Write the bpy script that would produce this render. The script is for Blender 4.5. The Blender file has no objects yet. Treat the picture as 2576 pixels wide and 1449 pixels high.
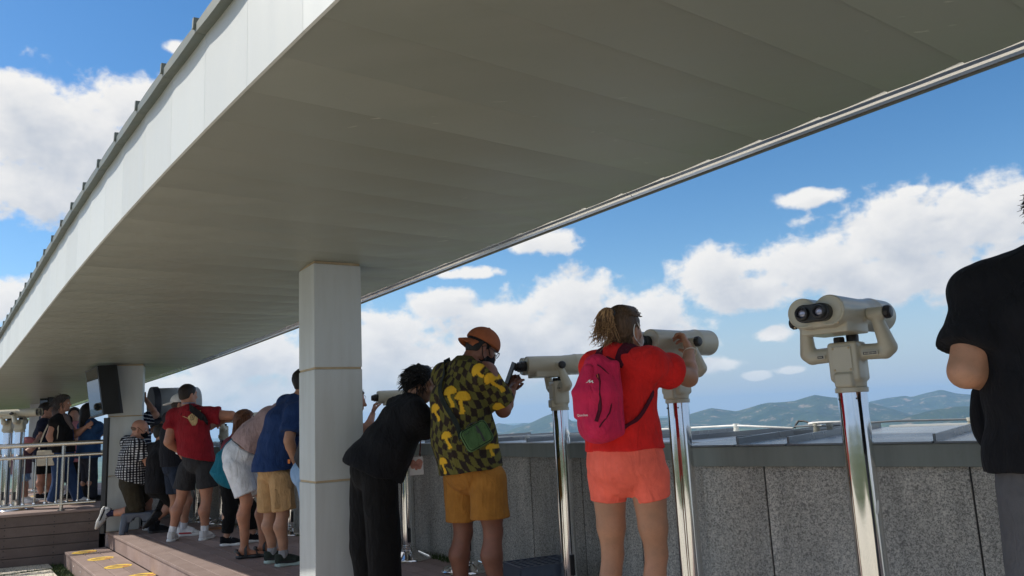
import bpy, bmesh, math, random
import numpy as np
from mathutils import Vector, Matrix
random.seed(7); np.random.seed(7)
SC = bpy.context.scene
COL = SC.collection
rad = math.radians
# ------------------------------------------------------------------ camera
CAM_H, CAM_PITCH, CAM_ROLL, CAM_F = 1.18, rad(9.5), rad(2.8), 1950.0 / 2576.0   # height over the deck, tilt, roll, focal length / width
_F = np.array([0, math.cos(CAM_PITCH), math.sin(CAM_PITCH)])
_U0 = np.array([0, -math.sin(CAM_PITCH), math.cos(CAM_PITCH)])
_R0 = np.array([1.0, 0, 0])
_R = math.cos(CAM_ROLL) * _R0 - math.sin(CAM_ROLL) * _U0
_U = math.cos(CAM_ROLL) * _U0 + math.sin(CAM_ROLL) * _R0
EYE = np.array([0, 0, CAM_H])
cd = bpy.data.cameras.new('camera')
cd.sensor_width = 36.0
cd.lens = 36.0 * CAM_F
cd.clip_start = 0.05
cd.clip_end = 40000
cam = bpy.data.objects.new('camera', cd)
COL.objects.link(cam)
M = Matrix(((_R[0], _U[0], -_F[0], 0), (_R[1], _U[1], -_F[1], 0), (_R[2], _U[2], -_F[2], CAM_H), (0, 0, 0, 1)))
cam.matrix_world = M
SC.camera = cam
# ------------------------------------------------------------------ sun, sky, exposure
SUN_EL, SUN_AZ = rad(44), rad(-78)          # azimuth from +Y towards +X
sdir = Vector((math.sin(SUN_AZ) * math.cos(SUN_EL), math.cos(SUN_AZ) * math.cos(SUN_EL), math.sin(SUN_EL)))
sl = bpy.data.lights.new('sun', 'SUN')
sl.energy = 5.0
sl.angle = rad(0.53)
sl.color = (1.0, 0.94, 0.84)
so = bpy.data.objects.new('sun', sl)
COL.objects.link(so)
so.rotation_euler = sdir.to_track_quat('Z', 'Y').to_euler()
so.location = (-30, 10, 40)
SKY_STRENGTH, CLOUD_STRENGTH = 0.138, 0.93
SC.view_settings.view_transform = 'Standard'
SC.view_settings.look = 'None'
SC.view_settings.gamma = 1
SC.view_settings.exposure = 0.0
SC.view_settings.use_curve_mapping = False
SC.render.engine = 'CYCLES'
SC.cycles.use_denoising = True
SC.cycles.max_bounces = 8
SC.cycles.diffuse_bounces = 5
SC.cycles.glossy_bounces = 4
SC.cycles.volume_bounces = 1
SC.cycles.sample_clamp_indirect = 6.0

class NT:
    """short-hand for building node trees"""
    def __init__(self, tree):
        self.t = tree
        self.x = 0
    def n(self, kind, **kw):
        o = self.t.nodes.new(kind)
        self.x += 40
        o.location = (self.x, 0)
        for k, v in kw.items():
            setattr(o, k, v)
        return o
    def l(self, a, b):
        self.t.links.new(a, b)
    def put(self, sock, v):
        if isinstance(v, bpy.types.NodeSocket):
            self.l(v, sock)
        else:
            sock.default_value = v
    def m(self, op, a, b=None, c=None, clamp=False):
        o = self.n('ShaderNodeMath', operation=op, use_clamp=clamp)
        self.put(o.inputs[0], a)
        if b is not None: self.put(o.inputs[1], b)
        if c is not None: self.put(o.inputs[2], c)
        return o.outputs[0]
    def mr(self, v, a, b, c, d, smooth=False):
        o = self.n('ShaderNodeMapRange')
        if smooth: o.interpolation_type = 'SMOOTHSTEP'
        self.put(o.inputs[0], v)
        for i, q in enumerate((a, b, c, d)): self.put(o.inputs[1 + i], q)
        return o.outputs[0]
    def mix(self, f, a, b):
        o = self.n('ShaderNodeMix', data_type='RGBA')
        self.put(o.inputs[0], f)
        self.put(o.inputs[6], a if isinstance(a, bpy.types.NodeSocket) else (*a[:3], 1))
        self.put(o.inputs[7], b if isinstance(b, bpy.types.NodeSocket) else (*b[:3], 1))
        return o.outputs[2]
    def noise(self, vec, scale, detail=4, rough=0.55, dist=0.0, lac=2.0):
        o = self.n('ShaderNodeTexNoise')
        if vec is not None: self.l(vec, o.inputs['Vector'])
        o.inputs['Scale'].default_value = scale
        o.inputs['Detail'].default_value = detail
        o.inputs['Roughness'].default_value = rough
        o.inputs['Distortion'].default_value = dist
        o.inputs['Lacunarity'].default_value = lac
        return o.outputs[0]
    def mapping(self, vec, scale=(1, 1, 1), loc=(0, 0, 0), rot=(0, 0, 0)):
        o = self.n('ShaderNodeMapping')
        self.l(vec, o.inputs[0])
        o.inputs['Scale'].default_value = scale
        o.inputs['Location'].default_value = loc
        o.inputs['Rotation'].default_value = rot
        return o.outputs[0]

def make_world():
    w = bpy.data.worlds.new('World')
    SC.world = w
    w.use_nodes = True
    t = w.node_tree
    t.nodes.clear()
    T = NT(t)
    tc = T.n('ShaderNodeTexCoord')
    sep = T.n('ShaderNodeSeparateXYZ')
    T.l(tc.outputs['Generated'], sep.inputs[0])
    sky = T.n('ShaderNodeTexSky', sky_type='NISHITA')
    sky.sun_disc = False
    sky.sun_elevation = SUN_EL
    sky.sun_rotation = SUN_AZ % (2 * math.pi)
    sky.altitude = 200
    sky.air_density = 1.0
    sky.dust_density = 0.25
    sky.ozone_density = 1.6
    # cumulus density as a function of direction; centres and sizes in degrees (azimuth, elevation, half width, half height)
    CL = [(-32.9,19.3,5.0,3.8), (-29.2,18.0,5.6,4.4), (-26.9,21.6,3.2,2.4), (-32.3,15.6,5.0,2.6), (-26.7,16.2,3.8,2.4), (-34.3,21.4,1.8,1.6), (-33.7,8.6,2.1,1.8), (-23.8,25.7,1.5,0.7),
          (-23.9,2.8,5.9,1.8), (-19.7,5.0,5.9,2.6), (-9.8,5.9,3.5,2.4), (-6.9,3.8,5.0,1.8), (-5.0,8.5,2.8,1.3), (-1.3,6.5,4.4,2.6), (4.4,7.9,4.1,2.5), (3.7,5.6,5.9,1.8), (10.2,7.0,2.6,1.8), (7.7,4.8,5.0,1.5),
          (14.7,9.5,2.9,2.1), (17.5,7.8,4.7,1.5), (21.9,9.0,4.7,2.8), (27.1,10.8,5.0,2.8), (31.5,10.8,4.4,2.6), (27.7,7.8,7.6,2.1), (32.6,7.1,4.4,2.6), (34.0,11.9,2.4,1.2),
          (21.9,14.0,2.8,0.9), (28.2,13.4,1.2,0.5), (2.3,12.7,2.9,1.1), (-3.2,10.7,2.6,0.6), (18.6,4.8,1.6,0.7), (17.1,2.1,1.2,0.4), (19.4,2.3,1.3,0.4), (14.1,3.0,2.1,0.9), (-17.0,1.9,5.9,1.2), (-11.0,3.6,9.0,3.4), (0.5,5.0,9.0,3.4), (9.0,4.6,6.0,2.4)]
    g = bpy.data.node_groups.new('cumulus', 'ShaderNodeTree')
    g.interface.new_socket('az', in_out='INPUT', socket_type='NodeSocketFloat')
    g.interface.new_socket('el', in_out='INPUT', socket_type='NodeSocketFloat')
    g.interface.new_socket('density', in_out='OUTPUT', socket_type='NodeSocketFloat')
    G = NT(g)
    gi = G.n('NodeGroupInput')
    go = G.n('NodeGroupOutput')
    az, el = gi.outputs[0], gi.outputs[1]
    best = None
    for a, e, sa, se in CL:
        x = G.m('MULTIPLY', G.m('SUBTRACT', az, a), 1 / sa)
        y = G.m('MULTIPLY', G.m('SUBTRACT', el, e), 1 / se)
        # flatter bottoms: below the centre distances count more
        y = G.m('MULTIPLY', y, G.mr(y, -0.2, 0.2, 1.25, 1.0))
        d = G.m('SUBTRACT', 1.0, G.m('SQRT', G.m('ADD', G.m('MULTIPLY', x, x), G.m('MULTIPLY', y, y))))
        if se < 1.0: d = G.m('SUBTRACT', d, 0.12)
        best = d if best is None else G.m('SMOOTH_MAX', best, d, 0.18)
    cv = G.n('ShaderNodeCombineXYZ')
    G.put(cv.inputs[0], az); G.put(cv.inputs[1], G.m('MULTIPLY', el, 1.25)); cv.inputs[2].default_value = 3.7
    big = G.noise(cv.outputs[0], 0.28, 3, 0.5)
    fine = G.noise(cv.outputs[0], 0.62, 8, 0.56, 0.1)
    # the same kind of cloud goes on all round outside these banks
    bgm = G.m('MAXIMUM', G.mr(G.m('ABSOLUTE', az), 36, 44, 0, 1, True), G.mr(el, 29, 36, 0, 1, True))
    bg = G.m('MULTIPLY', G.m('SUBTRACT', G.noise(cv.outputs[0], 0.07, 3, 0.5), 0.47), 3.0)
    bg = G.m('SUBTRACT', G.m('MULTIPLY', bg, bgm), G.m('MULTIPLY', G.m('SUBTRACT', 1.0, bgm), 2.0))
    best = G.m('SMOOTH_MAX', best, bg, 0.15)
    best = G.m('MAXIMUM', best, -1.2)
    d = G.m('ADD', G.m('MULTIPLY', best, 1.0), G.m('MULTIPLY', G.m('SUBTRACT', big, 0.5), 1.0))
    d = G.m('ADD', d, G.m('MULTIPLY', G.m('SUBTRACT', fine, 0.5), 1.5))
    G.l(d, go.inputs[0])
    AZ = T.m('MULTIPLY', T.m('ARCTAN2', sep.outputs[0], sep.outputs[1]), 180 / math.pi)
    EL = T.m('MULTIPLY', T.m('ARCSINE', sep.outputs[2]), 180 / math.pi)
    g1 = T.n('ShaderNodeGroup', node_tree=g)
    T.l(AZ, g1.inputs[0]); T.l(EL, g1.inputs[1])
    g2 = T.n('ShaderNodeGroup', node_tree=g)
    T.l(T.m('SUBTRACT', AZ, 0.55), g2.inputs[0]); T.l(T.m('ADD', EL, 0.75), g2.inputs[1])
    g3 = T.n('ShaderNodeGroup', node_tree=g)
    T.l(T.m('SUBTRACT', AZ, 1.4), g3.inputs[0]); T.l(T.m('ADD', EL, 2.0), g3.inputs[1])
    alpha = T.mr(g1.outputs[0], -0.18, 0.32, 0.0, 1.0, True)
    # light reaching this point of the cloud falls with the cloud above it, towards the sun
    sh = T.m('ADD', T.m('MULTIPLY', T.mr(g2.outputs[0], -0.1, 1.0, 0, 1), 0.40), T.m('MULTIPLY', T.mr(g3.outputs[0], 0.0, 1.2, 0, 1), 0.50))
    lit = T.m('SUBTRACT', 1.0, sh, clamp=True)
    ccol = T.mix(lit, (0.50, 0.56, 0.66), (1.0, 0.985, 0.96))
    # clouds thin out in the low haze
    alpha = T.m('MULTIPLY', alpha, T.mr(EL, 0.0, 5.0, 0.45, 1.0, True))
    hs = T.n('ShaderNodeHueSaturation')
    hs.inputs['Saturation'].default_value = 1.32
    T.l(sky.outputs[0], hs.inputs['Color'])
    b1 = T.n('ShaderNodeBackground')
    # humid air whitens the lowest few degrees
    low = T.mr(T.m('ABSOLUTE', EL), 0.0, 11.0, 0.85, 0.0, True)
    T.l(T.mix(low, hs.outputs[0], (2.9, 3.6, 4.75)), b1.inputs[0]); b1.inputs[1].default_value = SKY_STRENGTH
    b2 = T.n('ShaderNodeBackground')
    T.l(ccol, b2.inputs[0]); b2.inputs[1].default_value = CLOUD_STRENGTH
    mx = T.n('ShaderNodeMixShader')
    T.l(alpha, mx.inputs[0]); T.l(b1.outputs[0], mx.inputs[1]); T.l(b2.outputs[0], mx.inputs[2])
    out = T.n('ShaderNodeOutputWorld')
    T.l(mx.outputs[0], out.inputs[0])
    w.cycles.sampling_method = 'MANUAL'
    w.cycles.sample_map_resolution = 512
make_world()
# ------------------------------------------------------------------ positions
def ray(x, y):
    d = _F * (CAM_F * 2576) + _R * (x - 1288) - _U * (y - 724.5)
    return d
def at(x, y, Y):
    """the world point at depth Y (metres in front of the camera) seen at x, y of the 2576 x 1449 photograph"""
    d = ray(x, y)
    return EYE + d * (Y / d[1])
def onz(x, y, z):
    d = ray(x, y)
    return EYE + d * ((z - CAM_H) / d[2])
def atz(x, Y, z):
    """the point at depth Y and height z seen in column x"""
    X = 0.0
    for _ in range(8):
        q = np.array([X, Y, z]) - EYE
        zz = q @ _F
        X += (x - (1288 + CAM_F * 2576 * (q @ _R) / zz)) * zz / (CAM_F * 2576)
    return np.array([X, Y, z])
def NS(n, s, z=0.0):
    """terrace coordinates: n outwards from the building, s along the terrace edge"""
    return np.array([0.8 * n - 0.6 * s, 0.6 * n + 0.8 * s, z])
# ------------------------------------------------------------------ materials
def new_mat(name):
    m = bpy.data.materials.new(name)
    m.use_nodes = True
    T = NT(m.node_tree)
    b = m.node_tree.nodes['Principled BSDF']
    return m, T, b
def tint(c, f):
    return tuple(max(0.0, min(1.0, q * f)) for q in c)
def mat(name, col, rough=0.6, metal=0.0, var=0.18, scale=9.0, bump=0.0, bscale=120.0, spec=0.5, stretch=(1, 1, 1), coat=0.0, attr=None, rvar=0.0, sheen=0.0):
    """one surface: base colour broken up by noise, optional relief"""
    m, T, b = new_mat(name)
    tc = T.n('ShaderNodeTexCoord')
    v = T.mapping(tc.outputs['Object'], stretch)
    nz = T.noise(v, scale, 5, 0.6)
    f = T.mr(nz, 0.25, 0.75, 0, 1)
    if attr:
        a = T.n('ShaderNodeAttribute', attribute_name=attr)
        mm = T.n('ShaderNodeMix', data_type='RGBA', blend_type='MULTIPLY')
        mm.inputs[0].default_value = 1.0
        T.l(a.outputs['Color'], mm.inputs[6])
        T.l(T.mix(f, (1 - var,) * 3, (1 + var * 0.4,) * 3), mm.inputs[7])
        T.l(mm.outputs[2], b.inputs['Base Color'])
    else:
        T.l(T.mix(f, tint(col, 1 - var), tint(col, 1 + var)), b.inputs['Base Color'])
    if rvar:
        T.l(T.mr(nz, 0.3, 0.7, max(0.02, rough - rvar), rough + rvar), b.inputs['Roughness'])
    else:
        b.inputs['Roughness'].default_value = rough
    b.inputs['Metallic'].default_value = metal
    b.inputs['Specular IOR Level'].default_value = spec
    if coat:
        b.inputs['Coat Weight'].default_value = coat
        b.inputs['Coat Roughness'].default_value = 0.1
    if sheen:
        b.inputs['Sheen Weight'].default_value = sheen
    if bump:
        bn = T.n('ShaderNodeBump')
        bn.inputs['Strength'].default_value = bump
        bn.inputs['Distance'].default_value = 0.01
        T.l(T.noise(v, bscale, 3, 0.6), bn.inputs['Height'])
        T.l(bn.outputs[0], b.inputs['Normal'])
    return m
_cloth = {}
def cloth(col, rough=0.9, attr=None, var=0.14, bump=0.6, name='cloth'):
    key = (col, rough, attr)
    if key not in _cloth:
        m, T, b = new_mat(name)
        tc = T.n('ShaderNodeTexCoord')
        o = tc.outputs['Object']
        f = T.mr(T.noise(o, 14, 4, 0.6), 0.3, 0.7, 0, 1)
        if attr:
            a = T.n('ShaderNodeAttribute', attribute_name=attr)
            mm = T.n('ShaderNodeMix', data_type='RGBA', blend_type='MULTIPLY')
            mm.inputs[0].default_value = 1.0
            T.l(a.outputs['Color'], mm.inputs[6])
            T.l(T.mix(f, (1 - var,) * 3, (1.0,) * 3), mm.inputs[7])
            T.l(mm.outputs[2], b.inputs['Base Color'])
        else:
            T.l(T.mix(f, tint(col, 1 - var), tint(col, 1 + var)), b.inputs['Base Color'])
        b.inputs['Roughness'].default_value = rough
        b.inputs['Specular IOR Level'].default_value = 0.15
        b.inputs['Sheen Weight'].default_value = 0.02
        b.inputs['Sheen Roughness'].default_value = 0.6
        # folds and weave
        h1 = T.noise(T.mapping(o, (1, 1, 0.35), rot=(0.2, 0.3, 0.4)), 17, 3, 0.55, 0.6)
        h2 = T.noise(o, 420, 2, 0.5)
        h = T.m('ADD', T.m('MULTIPLY', h1, 1.0), T.m('MULTIPLY', h2, 0.05))
        bn = T.n('ShaderNodeBump')
        bn.inputs['Strength'].default_value = bump
        bn.inputs['Distance'].default_value = 0.045
        T.l(h, bn.inputs['Height']); T.l(bn.outputs[0], b.inputs['Normal'])
        _cloth[key] = m
    return _cloth[key]
_skin = {}
def skin(col):
    if col not in _skin:
        m, T, b = new_mat('skin')
        tc = T.n('ShaderNodeTexCoord')
        o = tc.outputs['Object']
        f = T.mr(T.noise(o, 11, 4, 0.6), 0.3, 0.7, 0, 1)
        f2 = T.mr(T.noise(o, 150, 2, 0.6), 0.62, 0.75, 0, 0.5)
        c = T.mix(f, tint(col, 0.80), (min(1, col[0] * 1.14), col[1] * 1.04, col[2] * 1.0))
        c = T.mix(f2, c, (col[0] * 0.62, col[1] * 0.5, col[2] * 0.45))
        T.l(c, b.inputs['Base Color'])
        b.inputs['Roughness'].default_value = 0.5
        b.inputs['Specular IOR Level'].default_value = 0.4
        b.inputs['Subsurface Weight'].default_value = 0.08
        b.inputs['Subsurface Radius'].default_value = (0.02, 0.008, 0.004)
        b.inputs['Subsurface Scale'].default_value = 0.4
        bn = T.n('ShaderNodeBump')
        bn.inputs['Strength'].default_value = 0.15
        bn.inputs['Distance'].default_value = 0.004
        T.l(T.noise(o, 260, 3, 0.6), bn.inputs['Height']); T.l(bn.outputs[0], b.inputs['Normal'])
        _skin[col] = m
    return _skin[col]
_hair = {}
def hairmat(col, tip=None):
    key = (col, tip)
    if key not in _hair:
        m, T, b = new_mat('hair')
        tc = T.n('ShaderNodeTexCoord')
        o = tc.outputs['Object']
        f = T.mr(T.noise(T.mapping(o, (1, 1, 0.12)), 130, 3, 0.6), 0.3, 0.7, 0, 1)
        c = T.mix(f, tint(col, 0.55), tint(col, 1.45))
        T.l(c, b.inputs['Base Color'])
        b.inputs['Roughness'].default_value = 0.5
        b.inputs['Specular IOR Level'].default_value = 0.28
        bn = T.n('ShaderNodeBump')
        bn.inputs['Strength'].default_value = 0.9
        bn.inputs['Distance'].default_value = 0.006
        T.l(T.noise(T.mapping(o, (1, 1, 0.12)), 160, 3, 0.6), bn.inputs['Height']); T.l(bn.outputs[0], b.inputs['Normal'])
        _hair[key] = m
    return _hair[key]
def chrome_mat():
    m, T, b = new_mat('polished_steel')
    tc = T.n('ShaderNodeTexCoord')
    o = tc.outputs['Object']
    b.inputs['Base Color'].default_value = (0.80, 0.80, 0.79, 1)
    b.inputs['Metallic'].default_value = 1.0
    T.l(T.mr(T.noise(o, 12, 4, 0.6), 0.3, 0.7, 0.05, 0.13), b.inputs['Roughness'])
    bn = T.n('ShaderNodeBump')
    bn.inputs['Strength'].default_value = 0.05
    bn.inputs['Distance'].default_value = 0.01
    T.l(T.noise(T.mapping(o, (1, 1, 0.1)), 14, 2, 0.5), bn.inputs['Height']); T.l(bn.outputs[0], b.inputs['Normal'])
    return m
def granite_mat():
    m, T, b = new_mat('flamed_granite')
    tc = T.n('ShaderNodeTexCoord')
    o = tc.outputs['Object']
    a = T.noise(o, 105, 4, 0.62, 1.2)
    c = T.noise(T.mapping(o, (1, 1, 0.9), loc=(3, 1, 7)), 210, 3, 0.7)
    base = T.mix(T.mr(a, 0.40, 0.58, 0, 1), (0.27, 0.26, 0.235), (0.78, 0.74, 0.66))
    base = T.mix(T.mr(c, 0.55, 0.7, 0, 0.6), base, (0.035, 0.035, 0.036))
    st = T.mr(T.noise(T.mapping(o, (2.6, 2.6, 0.5)), 1.6, 4, 0.6), 0.36, 0.62, 0.62, 1.0)   # rain stains
    mm = T.n('ShaderNodeMix', data_type='RGBA', blend_type='MULTIPLY')
    mm.inputs[0].default_value = 1.0
    T.l(base, mm.inputs[6])
    cs = T.n('ShaderNodeCombineColor')
    for i in range(3): T.l(st, cs.inputs[i])
    T.l(cs.outputs[0], mm.inputs[7])
    T.l(mm.outputs[2], b.inputs['Base Color'])
    b.inputs['Roughness'].default_value = 0.85
    oi = T.n('ShaderNodeObjectInfo'); hv = T.n('ShaderNodeHueSaturation')
    T.l(mm.outputs[2], hv.inputs['Color']); T.l(T.mr(oi.outputs['Random'], 0, 1, 0.82, 1.12), hv.inputs['Value']); T.l(hv.outputs[0], b.inputs['Base Color'])
    bn = T.n('ShaderNodeBump')
    bn.inputs['Strength'].default_value = 0.5
    bn.inputs['Distance'].default_value = 0.006
    T.l(a, bn.inputs['Height']); T.l(bn.outputs[0], b.inputs['Normal'])
    return m
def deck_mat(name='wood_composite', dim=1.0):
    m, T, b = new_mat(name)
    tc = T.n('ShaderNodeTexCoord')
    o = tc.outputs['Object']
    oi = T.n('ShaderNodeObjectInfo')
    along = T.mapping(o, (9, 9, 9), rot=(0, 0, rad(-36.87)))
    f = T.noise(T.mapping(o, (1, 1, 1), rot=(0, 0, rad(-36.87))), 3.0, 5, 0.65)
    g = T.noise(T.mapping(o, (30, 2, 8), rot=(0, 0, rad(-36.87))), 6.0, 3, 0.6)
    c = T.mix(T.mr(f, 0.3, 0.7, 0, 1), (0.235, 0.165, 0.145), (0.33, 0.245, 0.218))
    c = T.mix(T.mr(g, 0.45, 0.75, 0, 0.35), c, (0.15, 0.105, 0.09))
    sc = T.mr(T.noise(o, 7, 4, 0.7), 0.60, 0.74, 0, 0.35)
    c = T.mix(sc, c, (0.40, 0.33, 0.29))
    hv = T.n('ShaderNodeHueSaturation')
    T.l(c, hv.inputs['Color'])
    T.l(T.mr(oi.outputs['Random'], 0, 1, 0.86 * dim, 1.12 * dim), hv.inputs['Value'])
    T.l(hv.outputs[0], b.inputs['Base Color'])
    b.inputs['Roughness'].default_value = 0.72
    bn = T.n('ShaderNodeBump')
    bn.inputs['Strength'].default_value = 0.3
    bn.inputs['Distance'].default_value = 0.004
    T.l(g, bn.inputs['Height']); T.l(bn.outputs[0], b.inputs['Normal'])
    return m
def painted(name, col, rough, grime=(0.35, 0.33, 0.28), amt=0.25, streak=(5, 5, 0.6), scuffs=0.0):
    """painted sheet metal with faint streaks and dirt"""
    m, T, b = new_mat(name)
    tc = T.n('ShaderNodeTexCoord')
    o = tc.outputs['Object']
    oi = T.n('ShaderNodeObjectInfo')
    f = T.noise(T.mapping(o, streak), 2.2, 5, 0.6)
    c = T.mix(T.mr(f, 0.42, 0.75, 0, amt), col, tint(grime, 1.0))
    c = T.mix(T.mr(T.noise(o, 40, 3, 0.7), 0.62, 0.75, 0, amt * 0.6), c, tint(col, 0.6))
    if scuffs:      # short pale rub marks along the panels
        sv = T.noise(T.mapping(o, (5, 22, 5), rot=(0, 0, rad(-36.87))), 1.6, 2, 0.5)
        c = T.mix(T.m('MULTIPLY', T.mr(sv, 0.71, 0.78, 0, scuffs), T.mr(T.noise(o, 1.3, 2, 0.5), 0.5, 0.62, 0, 1)), c, (0.55, 0.54, 0.48))
    hv = T.n('ShaderNodeHueSaturation')
    T.l(c, hv.inputs['Color'])
    T.l(T.mr(oi.outputs['Random'], 0, 1, 0.94, 1.06), hv.inputs['Value'])
    T.l(hv.outputs[0], b.inputs['Base Color'])
    T.l(T.mr(f, 0.3, 0.7, rough - 0.06, rough + 0.08), b.inputs['Roughness'])
    bn = T.n('ShaderNodeBump')
    bn.inputs['Strength'].default_value = 0.06
    bn.inputs['Distance'].default_value = 0.02
    T.l(T.noise(o, 2.5, 2, 0.5), bn.inputs['Height']); T.l(bn.outputs[0], b.inputs['Normal'])
    return m
MT = {
    'chrome': chrome_mat(), 'granite': granite_mat(), 'deck': deck_mat(), 'shaded_board': deck_mat('shaded_composite_board', 0.42),  # platform face boards: deck composite dimmed, their shade put into the colour
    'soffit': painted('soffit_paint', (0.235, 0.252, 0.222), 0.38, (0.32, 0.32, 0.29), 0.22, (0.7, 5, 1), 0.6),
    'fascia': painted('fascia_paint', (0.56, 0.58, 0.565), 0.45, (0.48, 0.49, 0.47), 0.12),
    'flashing': painted('flashing_paint', (0.12, 0.14, 0.125), 0.5, (0.2, 0.19, 0.15), 0.4),
    'rooftop': painted('roof_paint', (0.16, 0.18, 0.20), 0.26, (0.12, 0.13, 0.14), 0.3, (1, 1, 1)),
    'roofsunlit': painted('sunlit_roof_paint', (0.50, 0.53, 0.55), 0.3, (0.4, 0.41, 0.42), 0.3, (1, 1, 1)),  # main roof sheets: sunlit glare put into a paler base colour
    'coping': painted('coping_paint', (0.20, 0.225, 0.205), 0.5, (0.10, 0.11, 0.10), 0.4),
    'column': painted('column_paint', (0.49, 0.52, 0.515), 0.5, (0.33, 0.33, 0.30), 0.32),
    'sealant': mat('sealant', (0.42, 0.33, 0.21), 0.8),
    'alu': mat('aluminium', (0.86, 0.87, 0.88), 0.24, 1.0, 0.06, 4, rvar=0.06),
    'drip': painted('drip_paint', (0.15, 0.14, 0.12), 0.6, (0.2, 0.18, 0.15), 0.4),
    'scope': mat('cast_beige_paint', (0.43, 0.405, 0.315), 0.40, 0, 0.07, 6, 0.10, 260, coat=0.25),
    'scope_dark': mat('dark_screw_head', (0.06, 0.055, 0.045), 0.6),  # dark tone of the screw heads on the viewer poles
    'rubber': mat('black_rubber', (0.012, 0.012, 0.013), 0.42, 0, 0.2, 30, 0.1, 200),
    'steel': mat('brushed_steel', (0.52, 0.49, 0.44), 0.22, 1.0, 0.1, 10, rvar=0.06), 'lens': None, 'plate': mat('engraved_plate', (0.05, 0.045, 0.04), 0.4),
    'stool': mat('blue_grey_plastic', (0.075, 0.095, 0.135), 0.42, 0, 0.12, 8, 0.08, 150),
    'white_paper': mat('white_paper', (0.72, 0.72, 0.70), 0.7, 0, 0.06),
    'black_print': mat('black_print', (0.015, 0.015, 0.016), 0.6),
    'yellow_print': mat('yellow_print', (0.78, 0.52, 0.07), 0.65, 0, 0.15, 18),
    'brown_print': mat('brown_print', (0.20, 0.12, 0.06), 0.65), 'orange_print': mat('orange_print', (0.45, 0.19, 0.06), 0.65),
    'wire_white': mat('white_conductor', (0.75, 0.75, 0.73), 0.4),
    'wire_grey': mat('grey_conductor', (0.33, 0.34, 0.34), 0.35, 0.6),
    'insulator': mat('pale_insulator', (0.42, 0.42, 0.37), 0.5),
    'insulator_white': mat('white_insulator', (0.72, 0.72, 0.68), 0.5),
    'cable': mat('black_cable', (0.03, 0.028, 0.027), 0.5),
    'concrete': mat('pale_concrete', (0.66, 0.60, 0.50), 0.9, 0, 0.18, 5, 0.3, 40),
    'screen': mat('dark_glass', (0.006, 0.007, 0.008), 0.04, 0, 0.1, spec=0.8),
    'black_plastic': mat('black_plastic', (0.016, 0.017, 0.019), 0.35),
    'grey_drum': mat('grey_drum_paint', (0.24, 0.255, 0.26), 0.45, 0, 0.08),
    'navy_ring': mat('dark_ring', (0.02, 0.022, 0.032), 0.5),
}
def lens_mat():
    m, T, b = new_mat('eyepiece_glass')
    b.inputs['Base Color'].default_value = (0.34, 0.33, 0.40, 1)
    b.inputs['Roughness'].default_value = 0.06
    b.inputs['Metallic'].default_value = 0.55
    return m
MT['lens'] = lens_mat()
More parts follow.
